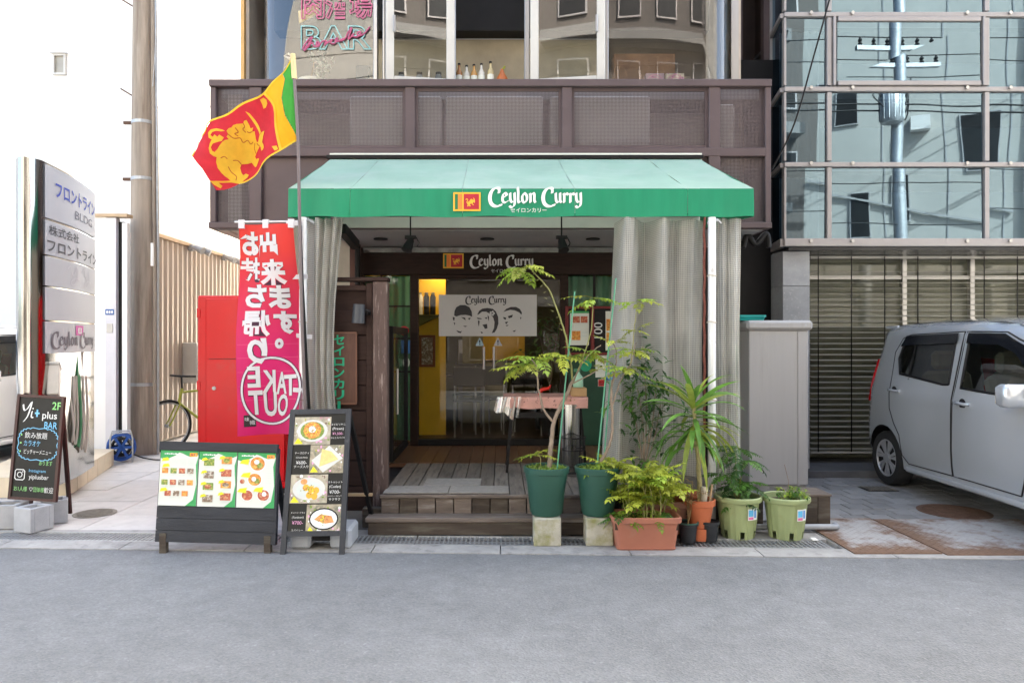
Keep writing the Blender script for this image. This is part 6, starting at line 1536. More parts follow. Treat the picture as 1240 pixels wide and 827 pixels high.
car(wp, 'parked_car', 'white car partly hidden behind the steel pylon at far left', (-6.80, 10.85, 0), 0, carglass)
# ================================================================== pots
M['soil'] = mat('potting_soil', (.06, .04, .028), .95, var=.4, vs=40, bump=.8, bs=60)
M['gpot'] = mat('dark_green_pot', (.026, .082, .060), .45, var=.1, vs=4, dirt=((.06, .11, .085), 5, .6, .8))
M['lpot'] = mat('light_green_pot', (.29, .345, .165), .5, var=.07, vs=5, dirt=((.28, .30, .12), 7, .58, .8))
M['terra'] = mat('terracotta_plastic', (.37, .145, .095), .55, var=.1, vs=4, dirt=((.33, .18, .135), 8, .55, .8))
M['terrab'] = mat('dusty_brown_planter', (.33, .17, .12), .7, var=.15, vs=7, dirt=((.42, .31, .25), 6, .5, .75))
M['orangepot'] = mat('orange_clay_pot', (.46, .13, .055), .6, var=.1, vs=6)
M['blackpot'] = mat('black_plastic_pot', (.022, .024, .028), .45, var=.2)
M['mossy'] = mat('mossy_concrete', (.42, .40, .33), .9, var=.18, vs=9, bump=.5, bs=90, rnd=.06, dirt=((.24, .24, .10), 6, .48, .68))
def leafm(n, c, tr=.4, rnd=.4): return mat(n, c, .45, var=.35, vs=14, rnd=rnd, translucent=tr)
L_Y = leafm('yellow_green_leaf', (.42, .46, .06)); L_B = leafm('bright_green_leaf', (.27, .38, .045)); L_D = leafm('deep_green_leaf', (.045, .115, .03)); L_M = leafm('mid_green_leaf', (.085, .20, .03)); L_DRY = leafm('dry_leaf', (.34, .22, .10)); L_GR = leafm('grass_weed', (.28, .40, .08)); L_ST = leafm('strap_leaf', (.13, .27, .045), .35, .35)
BARK = mat('grey_brown_bark', (.26, .20, .15), .85, var=.3, vs=14, bump=.5, bs=60); STEM = mat('green_stem', (.26, .26, .09), .7); STAKE = mat('green_plant_stake', (.10, .32, .20), .4)
GP = 'potted plants in front of the shop'
def leaflet(mb, p, d, up, ln, wd, fold=.25):
    d = d.normalized(); s = d.cross(up)
    if s.length < 1e-4: s = d.orthogonal()
    s.normalize(); n_ = s.cross(d)
    a = p + d * ln * .45 + s * wd / 2 + n_ * wd * fold; b = p + d * ln * .45 - s * wd / 2 + n_ * wd * fold; e = p + d * ln - n_ * wd * .3; c = p + d * ln * .5
    i = len(mb.v); mb.v += [tuple(p), tuple(a), tuple(e), tuple(b), tuple(c)]; mb.f += [(i, i + 4, i + 1), (i + 4, i + 2, i + 1), (i, i + 3, i + 4), (i + 3, i + 2, i + 4)]
def frond(parent, base, d, ln, n, ll, lw, droop, m, r, name='frond'):
    """pinnate leaf: a bent midrib with paired leaflets"""
    mb = MB(); p = Vector(base); d = Vector(d).normalized(); pts = [p.copy()]; side = d.cross(Vector((0, 0, 1)))
    if side.length < .05: side = Vector((r.uniform(-1, 1), r.uniform(-1, 1), 0))
    side.normalize()
    for i in range(n):
        d = (d + Vector((0, 0, -droop / n))).normalized(); p = p + d * ln / n; pts.append(p.copy())
        up = side.cross(d).normalized()
        k = .6 + .4 * math.sin(math.pi * min(1, (i + 1) / n * 1.05))
        if i > 0:
            for s in (-1, 1):
                dd = side * s * r.uniform(.8, 1.1) + d * r.uniform(.35, .65) + Vector((0, 0, -r.uniform(.0, .45)))
                leaflet(mb, p, dd, up, ll * k * r.uniform(.85, 1.15), lw * k, r.uniform(.05, .3))
    leaflet(mb, p, d, side.cross(d), ll * .9, lw, .1)
    mb.tube(pts, .0022, 4)
    return mb.build(name, m, parent, smooth=30)
def tuft(parent, c, n, ln, nl, ll, lw, m, seed, up=.35, droop=.8, spread=1.0, bias=(0, 0, 0)):
    r = random.Random(seed)
    for i in range(n):
        a = 2 * math.pi * (i + r.random() * .7) / n
        d = Vector((math.cos(a) * spread, math.sin(a) * spread * .8, up + r.uniform(-.3, .35))) + Vector(bias)
        frond(parent, Vector(c) + Vector((r.uniform(-.01, .01), r.uniform(-.01, .01), r.uniform(-.015, .015))), d, ln * r.uniform(.7, 1.15), nl, ll, lw, droop * r.uniform(.5, 1.4), m if not isinstance(m, (list, tuple)) else r.choice(m), r)
def branch(parent, px, r0, r1, m=BARK, name='branch'):
    P = spline(px, 6); n_ = len(P); return MB().tube([p + Vector((random.uniform(-.003, .003), random.uniform(-.003, .003), 0)) for p in P], [r0 + (r1 - r0) * i / (n_ - 1) for i in range(n_)], 7).build(name, m, parent, smooth=60)
def soil_weeds(parent, c, r_, n, z, m, seed, h=.04, box=None):
    rr = random.Random(seed); mb = MB()
    for i in range(n):
        if box: p = Vector((c[0] + rr.uniform(-box[0], box[0]), c[1] + rr.uniform(-box[1], box[1]), z))
        else:
            a, q = rr.uniform(0, 6.283), r_ * math.sqrt(rr.random()); p = Vector((c[0] + q * math.cos(a), c[1] + q * math.sin(a), z))
        for k in range(3): leaflet(mb, p, Vector((rr.uniform(-1, 1), rr.uniform(-1, 1), rr.uniform(.2, 1.3))), Vector((0, 0, 1)), h * rr.uniform(.5, 1.2), h * .5, .2)
    return stuff(mb.build('ground_cover', m, parent, smooth=30))
def round_pot(t, c, prof, m, name='pot', rib=None, skip=None, n=36, soil=.85):
    o = MB().lathe(prof, c, n, rib=rib, skip=skip, caps=(True, False)).build(name, m, t, smooth=35)
    r_t, z_t = prof[-1]; MB().lathe([(r_t * .99, z_t * .0 + soil * max(p[1] for p in prof))], c, n, caps=(True, False)) if False else None
    zs = soil * max(p[1] for p in prof); MB().lathe([(.01, zs), (max(p[0] for p in prof) * .88, zs - .001)], c, n, caps=(True, False)).build('soil', M['soil'], t)
    return o
# mossy blocks
def mblock(px, yy, label):
    x = X(px, yy); t = tag(MB().box(x - .098, x + .098, yy, yy + .19, .004, .205, .008).build('concrete_block', M['mossy']), label, 'concrete block', 'mossy blocks under the dark green pots'); return x
BYY = 5.14
xa = mblock(663, BYY, 'mossy concrete block under the left dark green pot'); xb = mblock(726.5, BYY, 'mossy concrete block under the right dark green pot')
gprof = [(.108, 0), (.118, .02), (.142, .22), (.158, .30), (.158, .305), (.166, .308), (.168, .345), (.160, .35), (.150, .345), (.145, .29)]
def dpot(x, label):
    c = (x, BYY + .13, .208); t = thing('potted_shrub', label, 'potted plant', (x, BYY + .1, .208), GP)
    round_pot(t, c, gprof, M['gpot'], soil=.92); return t, Vector((x, BYY + .13, .208 + .322))
PY = BYY + .13
t1, s1 = dpot(xa, 'dark green pot with a leggy thorny shrub, left of two on blocks')
soil_weeds(t1, s1, .145, 120, s1.z + .0, L_GR, 5)
def w_(px, py, dyy=0): return W(px, py, PY + dyy)
branch(t1, [s1 + Vector((.02, 0, 0)), w_(667, 540), w_(671, 510), w_(684, 482, .02), w_(694, 460, .03)], .019, .012, name='trunk')
branch(t1, [w_(671, 512), w_(659, 497, -.02), w_(652, 470, -.03), w_(650, 445, -.03), w_(640, 432, -.03)], .010, .004)
branch(t1, [w_(694, 462, .03), w_(688, 420, .03), w_(678, 385, .02), w_(664, 350, 0), w_(644, 328, 0)], .008, .004, STEM, 'thorny_stem')
r = random.Random(2); th = MB()
for i in range(14):
    k = i / 13; p = w_(692 - 46 * k ** 1.2, 430 - 98 * k, .02); th.cyl(p, p + Vector((r.choice((-1, 1)) * .022, 0, .012)), .004, .0005, n=5)
th.build('thorns', STEM, t1)
branch(t1, [w_(694, 462, .03), w_(705, 440, .02), w_(718, 425, 0), w_(728, 418, 0)], .007, .003)
branch(t1, [w_(690, 466, .03), w_(712, 455, -.02), w_(724, 448, -.02)], .006, .003)
branch(t1, [w_(700, 448, .02), w_(715, 405, .02), w_(718, 370, 0)], .005, .003, STEM)
tuft(t1, w_(633, 326), 8, .20, 7, .070, .034, [L_Y, L_B], 11, up=.1, droop=.9)
tuft(t1, w_(650, 435), 8, .24, 7, .068, .032, [L_Y, L_B], 12, up=.25, droop=.7, bias=(-.3, 0, 0)); tuft(t1, w_(633, 442), 6, .20, 7, .065, .030, [L_Y], 13, up=.0, droop=.5, bias=(-.4, 0, 0))
tuft(t1, w_(716, 362), 6, .20, 5, .06, .03, [L_Y, L_B], 14, up=.15, droop=.5)
tuft(t1, w_(712, 428), 7, .18, 6, .062, .03, [L_Y, L_B], 15, up=.2, droop=.6); tuft(t1, w_(680, 432), 6, .17, 6, .062, .03, [L_Y], 16, up=.2, droop=.8, bias=(-.2, 0, 0)); tuft(t1, w_(724, 447), 4, .14, 6, .04, .016, [L_Y], 18, up=.1, droop=.4, bias=(.4, 0, 0))
branch(t1, [s1 + Vector((-.06, 0, 0)), w_(655, 558), w_(650, 545)], .004, .002, STEM); tuft(t1, w_(650, 550), 6, .13, 6, .045, .018, [L_Y, L_B], 17, up=.5, droop=.8)
MB().tube([w_(674, 575, -.03), w_(685, 460, -.03), w_(696, 353, -.03)], .0055, 6).build('stake', STAKE, t1)
t2, s2 = dpot(xb, 'dark green pot with a twisted stem and two stakes, right of two on blocks')
soil_weeds(t2, s2, .145, 120, s2.z, L_GR, 6)
branch(t2, [s2 + Vector((-.03, 0, 0)), w_(728, 558), w_(739, 535), w_(742, 505), w_(740, 475), w_(745, 445)], .013, .008, name='trunk')
branch(t2, [w_(741, 492), w_(752, 460), w_(764, 440), w_(770, 415)], .006, .003); branch(t2, [w_(745, 450), w_(746, 425), w_(740, 412)], .005, .003)
branch(t2, [w_(764, 440), w_(768, 400), w_(772, 366)], .004, .002, STEM)
tuft(t2, w_(772, 366), 6, .15, 5, .055, .028, [L_Y, L_B], 21, up=.3, droop=.6); tuft(t2, w_(768, 425), 7, .17, 6, .055, .028, [L_Y, L_B], 22, up=.3, droop=.6); tuft(t2, w_(760, 448), 7, .17, 6, .06, .03, [L_B, L_Y], 23, up=.2, droop=.8); tuft(t2, w_(742, 415), 5, .13, 6, .04, .018, [L_Y], 24, up=.3, droop=.5); tuft(t2, w_(770, 400), 4, .13, 6, .04, .018, [L_Y], 25)
MB().tube([w_(722, 575, -.02), w_(734, 450, -.02), w_(746, 337, -.02)], .0055, 6).build('stake', STAKE, t2); MB().tube([w_(730, 575, .03), w_(740, 445, .03)], .0055, 6).build('stake', STAKE, t2)
MB().tube([w_(738 + 4 * math.cos(a), 458 + 1.5 * math.sin(a), .04 * math.sin(a)) for a in [i * .628 for i in range(10)]], .005, 5, closed=True).build('blue_tie', mat('blue_tie', (.05, .25, .6), .6), t2)
# rectangular planter in front
py_ = 5.02; c = (X(784, py_), py_ + .13, .006)
t3 = thing('rectangular_planter', 'front salmon terracotta rectangular planter full of bright yellow green leaves', 'potted plant', c, GP)
MB().rrect([(0, .205, .105, .03), (.012, .212, .112, .03), (.015, .206, .106, .03), (.19, .232, .126, .04), (.195, .245, .140, .045), (.228, .248, .142, .045), (.234, .240, .135, .04), (.228, .232, .126, .04), (.17, .222, .118, .03)], c, caps=(True, False)).build('trough', M['terra'], t3, smooth=35)
MB().box(c[0] - .222, c[0] + .222, c[1] - .118, c[1] + .118, .15, .196).build('soil', M['soil'], t3)
r = random.Random(77)
for i in range(15):
    b0 = Vector((c[0] + r.uniform(-.15, .15), c[1] + r.uniform(-.06, .07), .20)); top = b0 + Vector((r.uniform(-.12, .10), r.uniform(-.05, .04), r.uniform(.08, .36)))
    branch(t3, [b0, (b0 + top) / 2 + Vector((.01, 0, .02)), top], .005, .003, STEM, 'stem')
    tuft(t3, top, 7, .20, 8, .058, .030, [L_Y, L_Y, L_Y, L_B], 200 + i, up=.85, droop=1.0)
for i in range(7): tuft(t3, (c[0] + r.uniform(-.19, .16), c[1] + r.uniform(-.1, 0), .235), 3, .15, 7, .045, .022, [L_B, L_M], 240 + i, up=.3, droop=1.2)
soil_weeds(t3, c, .2, 60, .20, L_B, 9, box=(.2, .1))
# brown planter behind
c = (X(797, 5.42), 5.46, .03); t4 = thing('rectangular_planter', 'dusty brown rectangular planter behind the salmon one', 'potted plant', c, GP)
MB().rrect([(0, .19, .10, .03), (.20, .215, .12, .035), (.205, .232, .135, .04), (.245, .236, .138, .04), (.25, .228, .13, .04), (.2, .21, .115, .03)], c, caps=(True, False)).build('trough', M['terrab'], t4, smooth=35)
MB().box(c[0] - .21, c[0] + .21, c[1] - .112, c[1] + .112, .18, .235).build('soil', M['soil'], t4)
for i in range(9):
    b0 = Vector((c[0] + r.uniform(-.20, .04), c[1] + r.uniform(-.08, .08), .24)); top = b0 + Vector((r.uniform(-.05, .05), 0, r.uniform(.06, .15)))
    branch(t4, [b0, top], .004, .003, STEM, 'stem'); tuft(t4, top, 7, .19, 7, .06, .028, [L_Y, L_Y, L_B], 300 + i, up=.5, droop=1.0)
# dark leafy shrub behind
c = (X(783, 5.42), 5.55, .29); t5 = thing('potted_shrub', 'dark leafy shrub in a pale pot against the vinyl curtain', 'potted plant', c, GP)
round_pot(t5, c, [(.055, 0), (.065, .01), (.075, .14), (.082, .145), (.082, .165), (.075, .165)], M['pole'], n=24)
def simple_leaves(t, top, n, ln, wd, m, seed, spread):
    rr = random.Random(seed)
    for i in range(n):
        mb = MB(); p = Vector(top) + Vector((rr.gauss(0, spread[0]), rr.gauss(0, spread[1]), rr.gauss(0, spread[2])))
        for k in range(3): leaflet(mb, p, Vector((rr.uniform(-1, 1), rr.uniform(-1, .6), rr.uniform(-.7, .5))), Vector((0, 0, 1)), ln * rr.uniform(.7, 1.2), wd, .15)
        mb.build('leaf_spray', m, t, smooth=30)
base = Vector(c) + Vector((0, 0, .15))
for k, (px, py) in enumerate(((772, 470), (780, 440), (795, 460), (760, 480), (785, 500), (800, 490))):
    e = W(px, py, 5.52); branch(t5, [base, (base + e) / 2 + Vector((.02, 0, .03)), e], .006, .003, BARK); simple_leaves(t5, e, 18, .10, .028, L_D if k % 3 else L_M, 400 + k, (.085, .06, .09))
simple_leaves(t5, W(775, 560, 5.5), 14, .07, .03, L_M, 421, (.10, .05, .06)); simple_leaves(t5, W(780, 530, 5.5), 24, .06, .026, L_D, 420, (.09, .05, .07))
# strap leaved dracaena in an orange pot
c = (X(849, 5.28), 5.32, .10); t6 = thing('potted_dracaena', 'tall strap leaved plant in an orange clay pot in front of the white pole', 'potted plant', c, GP)
MB().lathe([(.075, -.09), (.08, -.06), (.085, -.002)], c, 24).build('pot_foot', M['orangepot'], t6, smooth=35)
round_pot(t6, c, [(.07, 0), (.098, .16), (.112, .165), (.115, .205), (.108, .21), (.10, .19)], M['orangepot'], n=30)
o = MB().lathe([(.085, 0), (.11, .17), (.122, .175), (.122, .2)], (c[0] - .07, c[1] + .2, c[2] + .02), 30).build('rear_pot', M['orangepot'], t6, smooth=35)
crown = W(840, 502, 5.30)
branch(t6, [Vector(c) + Vector((0, 0, .18)), W(846, 560, 5.31), W(842, 530, 5.30), crown + Vector((0, 0, .10))], .020, .014, mat('cane_bark', (.30, .26, .12), .8, var=.3, vs=30), 'cane')
MB().tube([Vector(c) + Vector((.02, -.03, .17)), Vector(c) + Vector((.03, -.03, .30))], [.022, .026], 9).build('cut_stump', mat('pale_stump', (.52, .46, .36), .8), t6)
def strap(t, base, d, ln, wd, droop, m, r):
    d = Vector(d).normalized(); p = Vector(base); n = 9; P = [p.copy()]; Dn = []
    for i in range(n): Dn.append(d.copy()); d = (d + Vector((0, 0, -droop / n * (1.4 * i / n + .3)))).normalized(); p = p + d * ln / n; P.append(p.copy())
    Dn.append(d); mb = MB(); side0 = Vector(Dn[0]).cross(Vector((0, 0, 1))); side0 = side0.normalized() if side0.length > .05 else Vector((1, 0, 0))
    side0 = (side0 + Vector((0, 0, r.uniform(-.5, .5)))).normalized()
    for i in range(n + 1):
        k = i / n; w2 = wd * (.55 + .9 * k * (1 - k) * 2) * (1 - k ** 5) / 2; u = side0.cross(Dn[i]).normalized()
        mb.v += [tuple(P[i] + side0 * w2 + u * w2 * .35), tuple(P[i]), tuple(P[i] - side0 * w2 + u * w2 * .35)]
    for i in range(n): mb.f += [(3 * i, 3 * i + 1, 3 * i + 4, 3 * i + 3), (3 * i + 1, 3 * i + 2, 3 * i + 5, 3 * i + 4)]
    mb.build('leaf', m, t, smooth=80)
r = random.Random(91); L_YT = leafm('yellow_tipped_leaf', (.30, .36, .06), .4, .2)
for i in range(44):
    a = i * 2.399; lvl = i / 43
    up = -.75 + 2.1 * lvl + r.uniform(-.2, .2)
    bz_ = crown + Vector((0, 0, -.12 + .24 * lvl))
    strap(t6, bz_, (math.cos(a), math.sin(a) * .85 - .1, up), r.uniform(.33, .52) * (1 - .25 * lvl if lvl > .8 else 1), r.uniform(.032, .05), r.uniform(.6, 1.9) * (1.2 - .5 * lvl), L_ST if r.random() < .72 else L_YT, r)
for k in range(14):
    a = k * 2.2; strap(t6, crown + Vector((0, 0, -.10 - .012 * k)), (math.cos(a), math.sin(a) * .8 - .2, .35), r.uniform(.30, .45), r.uniform(.03, .045), r.uniform(2.0, 3.2), L_ST if k % 3 else L_YT, r)
for k in range(4): strap(t6, W(838 + k * 4, 600, 5.28), (r.uniform(-.6, .6), -.4, .5), .2, .012, 2.6, L_DRY, r)
# second smaller strap plant behind
t6b = thing('strap_plant', 'small strap leaved plant behind the brown planter near the curtain', 'plant', (X(800, 5.5), 5.58, .28))
MB().lathe([(.04, 0), (.055, .09)], (X(803, 5.5), 5.6, .28), 20).build('pot', M['blackpot'], t6b)
for i in range(12): a = i * 2.4; strap(t6b, (X(803, 5.5), 5.58, .36), (math.cos(a) - .2, math.sin(a) * .5 - .2, 1.1), r.uniform(.22, .36), .022, r.uniform(.6, 1.4), L_ST, r)
# little black pots
for k, (px, py, lab, dry) in enumerate(((833, 660, 'small black pot with green rim and a dried plant beside the salmon planter', True), (859, 658, 'small black pot with a bare cut stick in front of the orange pot', False))):
    yy = GY(py) + .06; c = (X(px, yy), yy, .006); t = thing('small_pot', lab, 'potted plant', c, GP)
    round_pot(t, c, [(.052, 0), (.055, .01), (.066, .125), (.076, .128), (.076, .145), (.068, .146)], M['blackpot'], n=24)
    if dry:
        MB().tube([(c[0] + .073 * math.cos(a), c[1] + .073 * math.sin(a), .152) for a in [i * math.pi / 12 for i in range(24)]], .006, 6, closed=True).build('rim', M['gpot'], t, smooth=60)
        for i in range(9):
            e = Vector((c[0] + r.uniform(-.03, .05), c[1] + r.uniform(-.04, .03), r.uniform(.28, .46))); branch(t, [(c[0], c[1], .13), ((c[0] + e.x) / 2 + .01, c[1], .25), e], .003, .0015, L_DRY, 'dry_stem'); simple_leaves(t, e, 2, .06, .018, L_DRY, 500 + i, (.015, .015, .04))
    else: MB().tube([(c[0] - .01, c[1], .13), (c[0] + .005, c[1], .30), (c[0] + .02, c[1], .42)], .008, 7).build('stick', mat('bare_stick', (.42, .28, .17), .8), t)
# light green ribbed pots
def ribbed(px, py, lab):
    yy = GY(py) + .15; c = (X(px, yy), yy, .004); t = thing('ribbed_pot', lab, 'potted plant', c, GP)
    prof = [(.118, 0), (.122, .03), (.126, .06), (.130, .085), (.148, .245), (.150, .27), (.170, .272), (.176, .285), (.174, .305), (.165, .312), (.156, .305), (.150, .25)]
    def rib(t_, i): return 1 + (.018 * (1 if math.sin(t_ * 18) > 0 else -1) if i < 5 else 0)
    round_pot(t, c, prof, M['lpot'], rib=rib, skip=lambda i, j: i < 2 and (j % 12) in (4, 5, 6), n=72, soil=.86)
    a = R(-62); q = D2().rect(-.045, .05, -.05, .04)
    mb = MB().grid(6, 1, lambda u, v: (c[0] + .1475 * (1 + .0 * u) * math.cos(a + .62 * (u - .5)), c[1] + .1475 * math.sin(a + .62 * (u - .5)), c[2] + .15 + .085 * v))
    f = MB(); f.v = [(c[0] + (p[0] - c[0]) * (1.0 + .02 * (p[2] - .15) / .085) , c[1] + (p[1] - c[1]) * (1.0 + .02 * (p[2] - .15) / .085), p[2]) for p in mb.v]; f.f = mb.f
    s = f.build('sticker', C_W, t)
    for cc, u0, u1, v0, v1 in (((.12, .45, .72), .05, .5, .35, .9), ((.70, .16, .35), .05, .5, .08, .28), ((.10, .30, .65), .58, .8, .2, .9)):
        g_ = MB().grid(4, 1, lambda u, v: (c[0] + .1515 * math.cos(a + .62 * ((u0 + (u1 - u0) * u) - .5)), c[1] + .1515 * math.sin(a + .62 * ((u0 + (u1 - u0) * u) - .5)), c[2] + .15 + .085 * (v0 + (v1 - v0) * v))); g_.build('sticker_print', flat('sticker_ink', cc), s)
    return t, Vector((c[0], c[1], c[2] + .262))
t7, s7 = ribbed(893.5, 656, 'left light green ribbed pot with a feathery dark green fern')
for k, (px, py) in enumerate(((890, 545), (900, 560), (880, 575), (905, 585), (893, 590))):
    e = W(px, py, s7.y); branch(t7, [s7, (s7 + e) / 2, e], .005, .003, STEM, 'stem'); tuft(t7, e, 7, .20, 9, .055, .024, [L_M, L_D, L_M], 600 + k, up=.25, droop=1.2)
tuft(t7, s7 + Vector((0, -.03, .02)), 7, .15, 7, .055, .024, [L_M, L_D], 650, up=.2, droop=1.0)
t8, s8 = ribbed(951.5, 657, 'right light green ribbed pot with a low small leaved herb')
for i in range(20):
    rr = random.Random(700 + i); b0 = s8 + Vector((rr.uniform(-.05, .12), rr.uniform(-.09, .06), -.01)); e = b0 + Vector((rr.uniform(-.03, .05), rr.uniform(-.04, .02), rr.uniform(.03, .11)))
    branch(t8, [b0, e], .003, .0015, STEM, 'stem'); simple_leaves(t8, e, 4, .032, .020, L_M if i % 2 else L_B, 720 + i, (.02, .02, .02))
soil_weeds(t8, s8 + Vector((.03, -.02, 0)), .10, 60, s8.z - .01, L_M, 31, .035)
MB().tube([s8 + Vector((.02, 0, 0)), s8 + Vector((.02, 0, .16)), s8 + Vector((-.01, 0, .28))], .0025, 5).build('dry_stalk', BARK, t8)
tag(MB().tube([(X(893, 5.75), 5.72, .28), (X(891, 5.75), 5.72, 1.45)], .009, 7).build('garden_stake', STAKE), 'dark green garden stake standing beside the right curtain edge', 'stake')
t = tag(MB().box(X(983, 5.3), X(990, 5.3), 5.28, 5.34, .006, .016, .003).build('paper_scrap', C_W), 'scrap of white paper on the ground beside the steel plate', 'paper')

# ================================================================== things on the deck
ty = 6.72; tz = Z(478, ty)
tb = thing('cloth_table', 'small black legged table under a pink patterned cloth on the deck', 'table', (X(650, ty), ty, .28))
ta, tb1 = X(611, ty - .1), X(707, ty)
MB().box(ta, tb1, ty - .22, ty + .28, tz - .03, tz - .012).build('table_top', M['darkbrown'], tb)
for sx_2, sy_2 in ((0, 0), (1, 0), (0, 1), (1, 1)):
    xx = ta + .08 if sx_2 == 0 else tb1 - .06; y2 = ty - .18 if sy_2 == 0 else ty + .22
    MB().bar((xx, y2, tz - .03), (xx + (-.06 if sx_2 == 0 else .06), y2, .279), .022, .022).build('leg', M['dark'], tb)
MB().bar((ta + .06, ty - .18, tz - .17), (tb1 - .04, ty - .18, tz - .17), .03, .05).build('apron', M['dark'], tb)
pk = mat('pink_patterned_cloth', (.56, .30, .25), .75, var=.1, vs=12, dirt=((.20, .10, .09), 28, .60, .63))
tc_ = thing('table_cloth', 'pink patterned cloth with a clear plastic cover over the deck table', 'tablecloth', (X(650, ty), ty, tz))
def clothf(u, v):
    x = ta - .01 + (tb1 - ta + .02) * u; k = v * .62
    if k < .10: return (x, ty - .235 - .01 * math.sin(u * 22), tz - .006 - (.10 - k) + .004 * math.sin(u * 15))
    return (x, ty - .235 + (k - .10), tz - .005)
MB().grid(30, 24, clothf).build('cloth', pk, tc_, smooth=80)
film = glass('clear_film', (.92, .93, .94), base=.10, gain=1.2, rough=.15)
MB().grid(14, 8, lambda u, v: (X(602, ty - .3) + u * .22 - .03 * v, ty - .255 - .03 * math.sin(u * 18) - .06 * v * (1 - u), tz - .0 - (.11 + .10 * u) * v - .02 * math.sin(u * 11) * v)).build('film_corner', film, tc_, smooth=60)
tag(MB().tube(spline([W(652, 478, ty - .1), W(656, 472, ty - .1), W(664, 470, ty - .1), W(667, 466, ty - .1)], 5), [.004, .008, .012, .015, .017, .018, .018, .017, .016, .016, .015, .013, .01, .008, .006, .004][:16], 7).build('red_chilli', mat('chilli_red', (.5, .02, .01), .3), None, smooth=60), 'red chilli shaped ornament lying on the pink table cloth', 'ornament')
t = thing('bottle_box', 'low cardboard box on the right end of the deck table', 'box', W(699, 478, ty))
MB().box(X(690, ty), X(707.5, ty), ty - .2, ty + .02, tz, tz + .075, .003).build('carton', mat('cardboard', (.40, .25, .12), .8), t)
t = thing('spray_bottle', 'pale green spray bottle standing on the cardboard box', 'bottle', W(699, 470, ty))
c = (X(699, ty), ty - .08, tz + .077); MB().lathe([(.045, 0), (.048, .02), (.046, .09), (.02, .12), (.016, .14)], c, 18).build('bottle', mat('pale_green_plastic', (.30, .50, .36), .3), t, smooth=40)
MB().box(c[0] - .04, c[0] + .02, c[1] - .015, c[1] + .015, c[2] + .14, c[2] + .17, .005).build('trigger', M['gcloth'], t)
# steel canister and black wire bin
uy2 = 6.42; c = (X(692, uy2), uy2 + .16, dh + .005)
t = thing('steel_canister', 'tall stainless steel cylinder behind the black wire bin on the deck', 'canister', c)
MB().lathe([(.105, 0), (.105, .60), (.112, .602), (.112, .62), (.10, .622)], c, 32).build('cylinder', M['chrome'], t, smooth=40)
for i in range(16):
    a = i * .39; leafp = MB(); leaflet(leafp, Vector((c[0] + .05 * math.cos(a), c[1] + .05 * math.sin(a), c[2] + .61)), Vector((math.cos(a), math.sin(a), 1.2)), Vector((0, 0, 1)), .09, .03); leafp.build('dry_sprig', L_Y if i % 2 else L_DRY, t)
c = (X(694, uy2), uy2 - .02, dh + .005); t = thing('wire_bin', 'black wire mesh umbrella bin on the deck behind the green pots', 'bin', c)
wm = cells('wire_mesh', (.02, .02, .02), .012, .40, axes='UV', square=True, rough=.5)
o = MB().lathe([(.085, 0), (.108, .34)], c, 32, caps=(True, False)).build('mesh_wall', wm, t, smooth=60); uv = o.data.uv_layers.new(name='uv')
for lp in o.data.loops:
    v = o.data.vertices[lp.vertex_index].co; uv.data[lp.index].uv = (math.atan2(v.y - c[1], v.x - c[0]) * .1, v.z)
for z, r_ in ((.34, .110), (.23, .102), (.03, .088)): MB().tube([(c[0] + r_ * math.cos(a), c[1] + r_ * math.sin(a), c[2] + z) for a in [i * math.pi / 16 for i in range(32)]], .005, 6, closed=True).build('hoop', M['dark'], t, smooth=60)
# notices and framed menus right of the doors
def dpanel(name, label, cat, x0, x1, y0, y1, m, yy=DY - .05, th=.02):
    t = thing(name, label, cat, (X((x0 + x1) / 2, yy), yy, Z(y1, yy)))
    MB().box(X(x0, yy), X(x1, yy), yy, yy + th, Z(y1, yy), Z(y0, yy), .002).build('board', m, t); return t
redw = mat('red_brown_frame', (.16, .02, .018), .45)
t = thing('menu_case', 'red framed menu case with paper menus right of the glass doors', 'notice board', W(715, 430, DY - .04))
for a in ((684, 688, 371, 430), (715, 719, 371, 430), (742, 747, 371, 430)): MB().box(dx(a[0]), dx(a[1]), DY - .05, DY - .012, dz(a[3]), dz(a[2]), .003).build('frame', redw, t)
for a in ((688.2, 714.8, 371, 374), (719.2, 741.8, 371, 374), (688.2, 714.8, 427, 430), (719.2, 741.8, 427, 430)): MB().box(dx(a[0]), dx(a[1]), DY - .048, DY - .012, dz(a[3]), dz(a[2]), .003).build('frame', redw, t)
MB().box(dx(688), dx(742), DY - .014, DY - .004, dz(427), dz(374)).build('backing', M['dark'], t)
def sheet_p(x0, x1, y0, y1, par, blocks, e=-.02):
    p = MB().box(dx(x0), dx(x1), DY + e - .002, DY + e, dz(y1), dz(y0)).build('paper', posterW, par)
    for a0, a1, b0, b1, m in blocks:
        D2().rect(0, dx(x0 + (x1 - x0) * a1) - dx(x0 + (x1 - x0) * a0), 0, dz(y0 + (y1 - y0) * b0) - dz(y0 + (y1 - y0) * b1)).plane((dx(x0 + (x1 - x0) * a0), DY + e - .004, dz(y0 + (y1 - y0) * b1)), (1, 0, 0), (0, 0, 1), 'paper_print', m, p)
sheet_p(690, 713, 377, 418, t, ((.15, .52, .15, .34, foodR), (.56, .92, .15, .34, foodR), (.0, 1, .0, .06, posterG), (.10, .55, .58, .85, foodO), (.62, .9, .6, .65, greyP), (.62, .9, .7, .75, greyP)))
sheet_p(733, 742, 377, 424, t, ((.1, .9, .2, .5, foodO), (.1, .9, .55, .8, foodO)), -.018)
D2().text('100', 0, 0, h=.10).plane((dx(724), DY - .016, dz(400)), (0, 0, 1), (-1, 0, 0), 'number', chalkW, t)
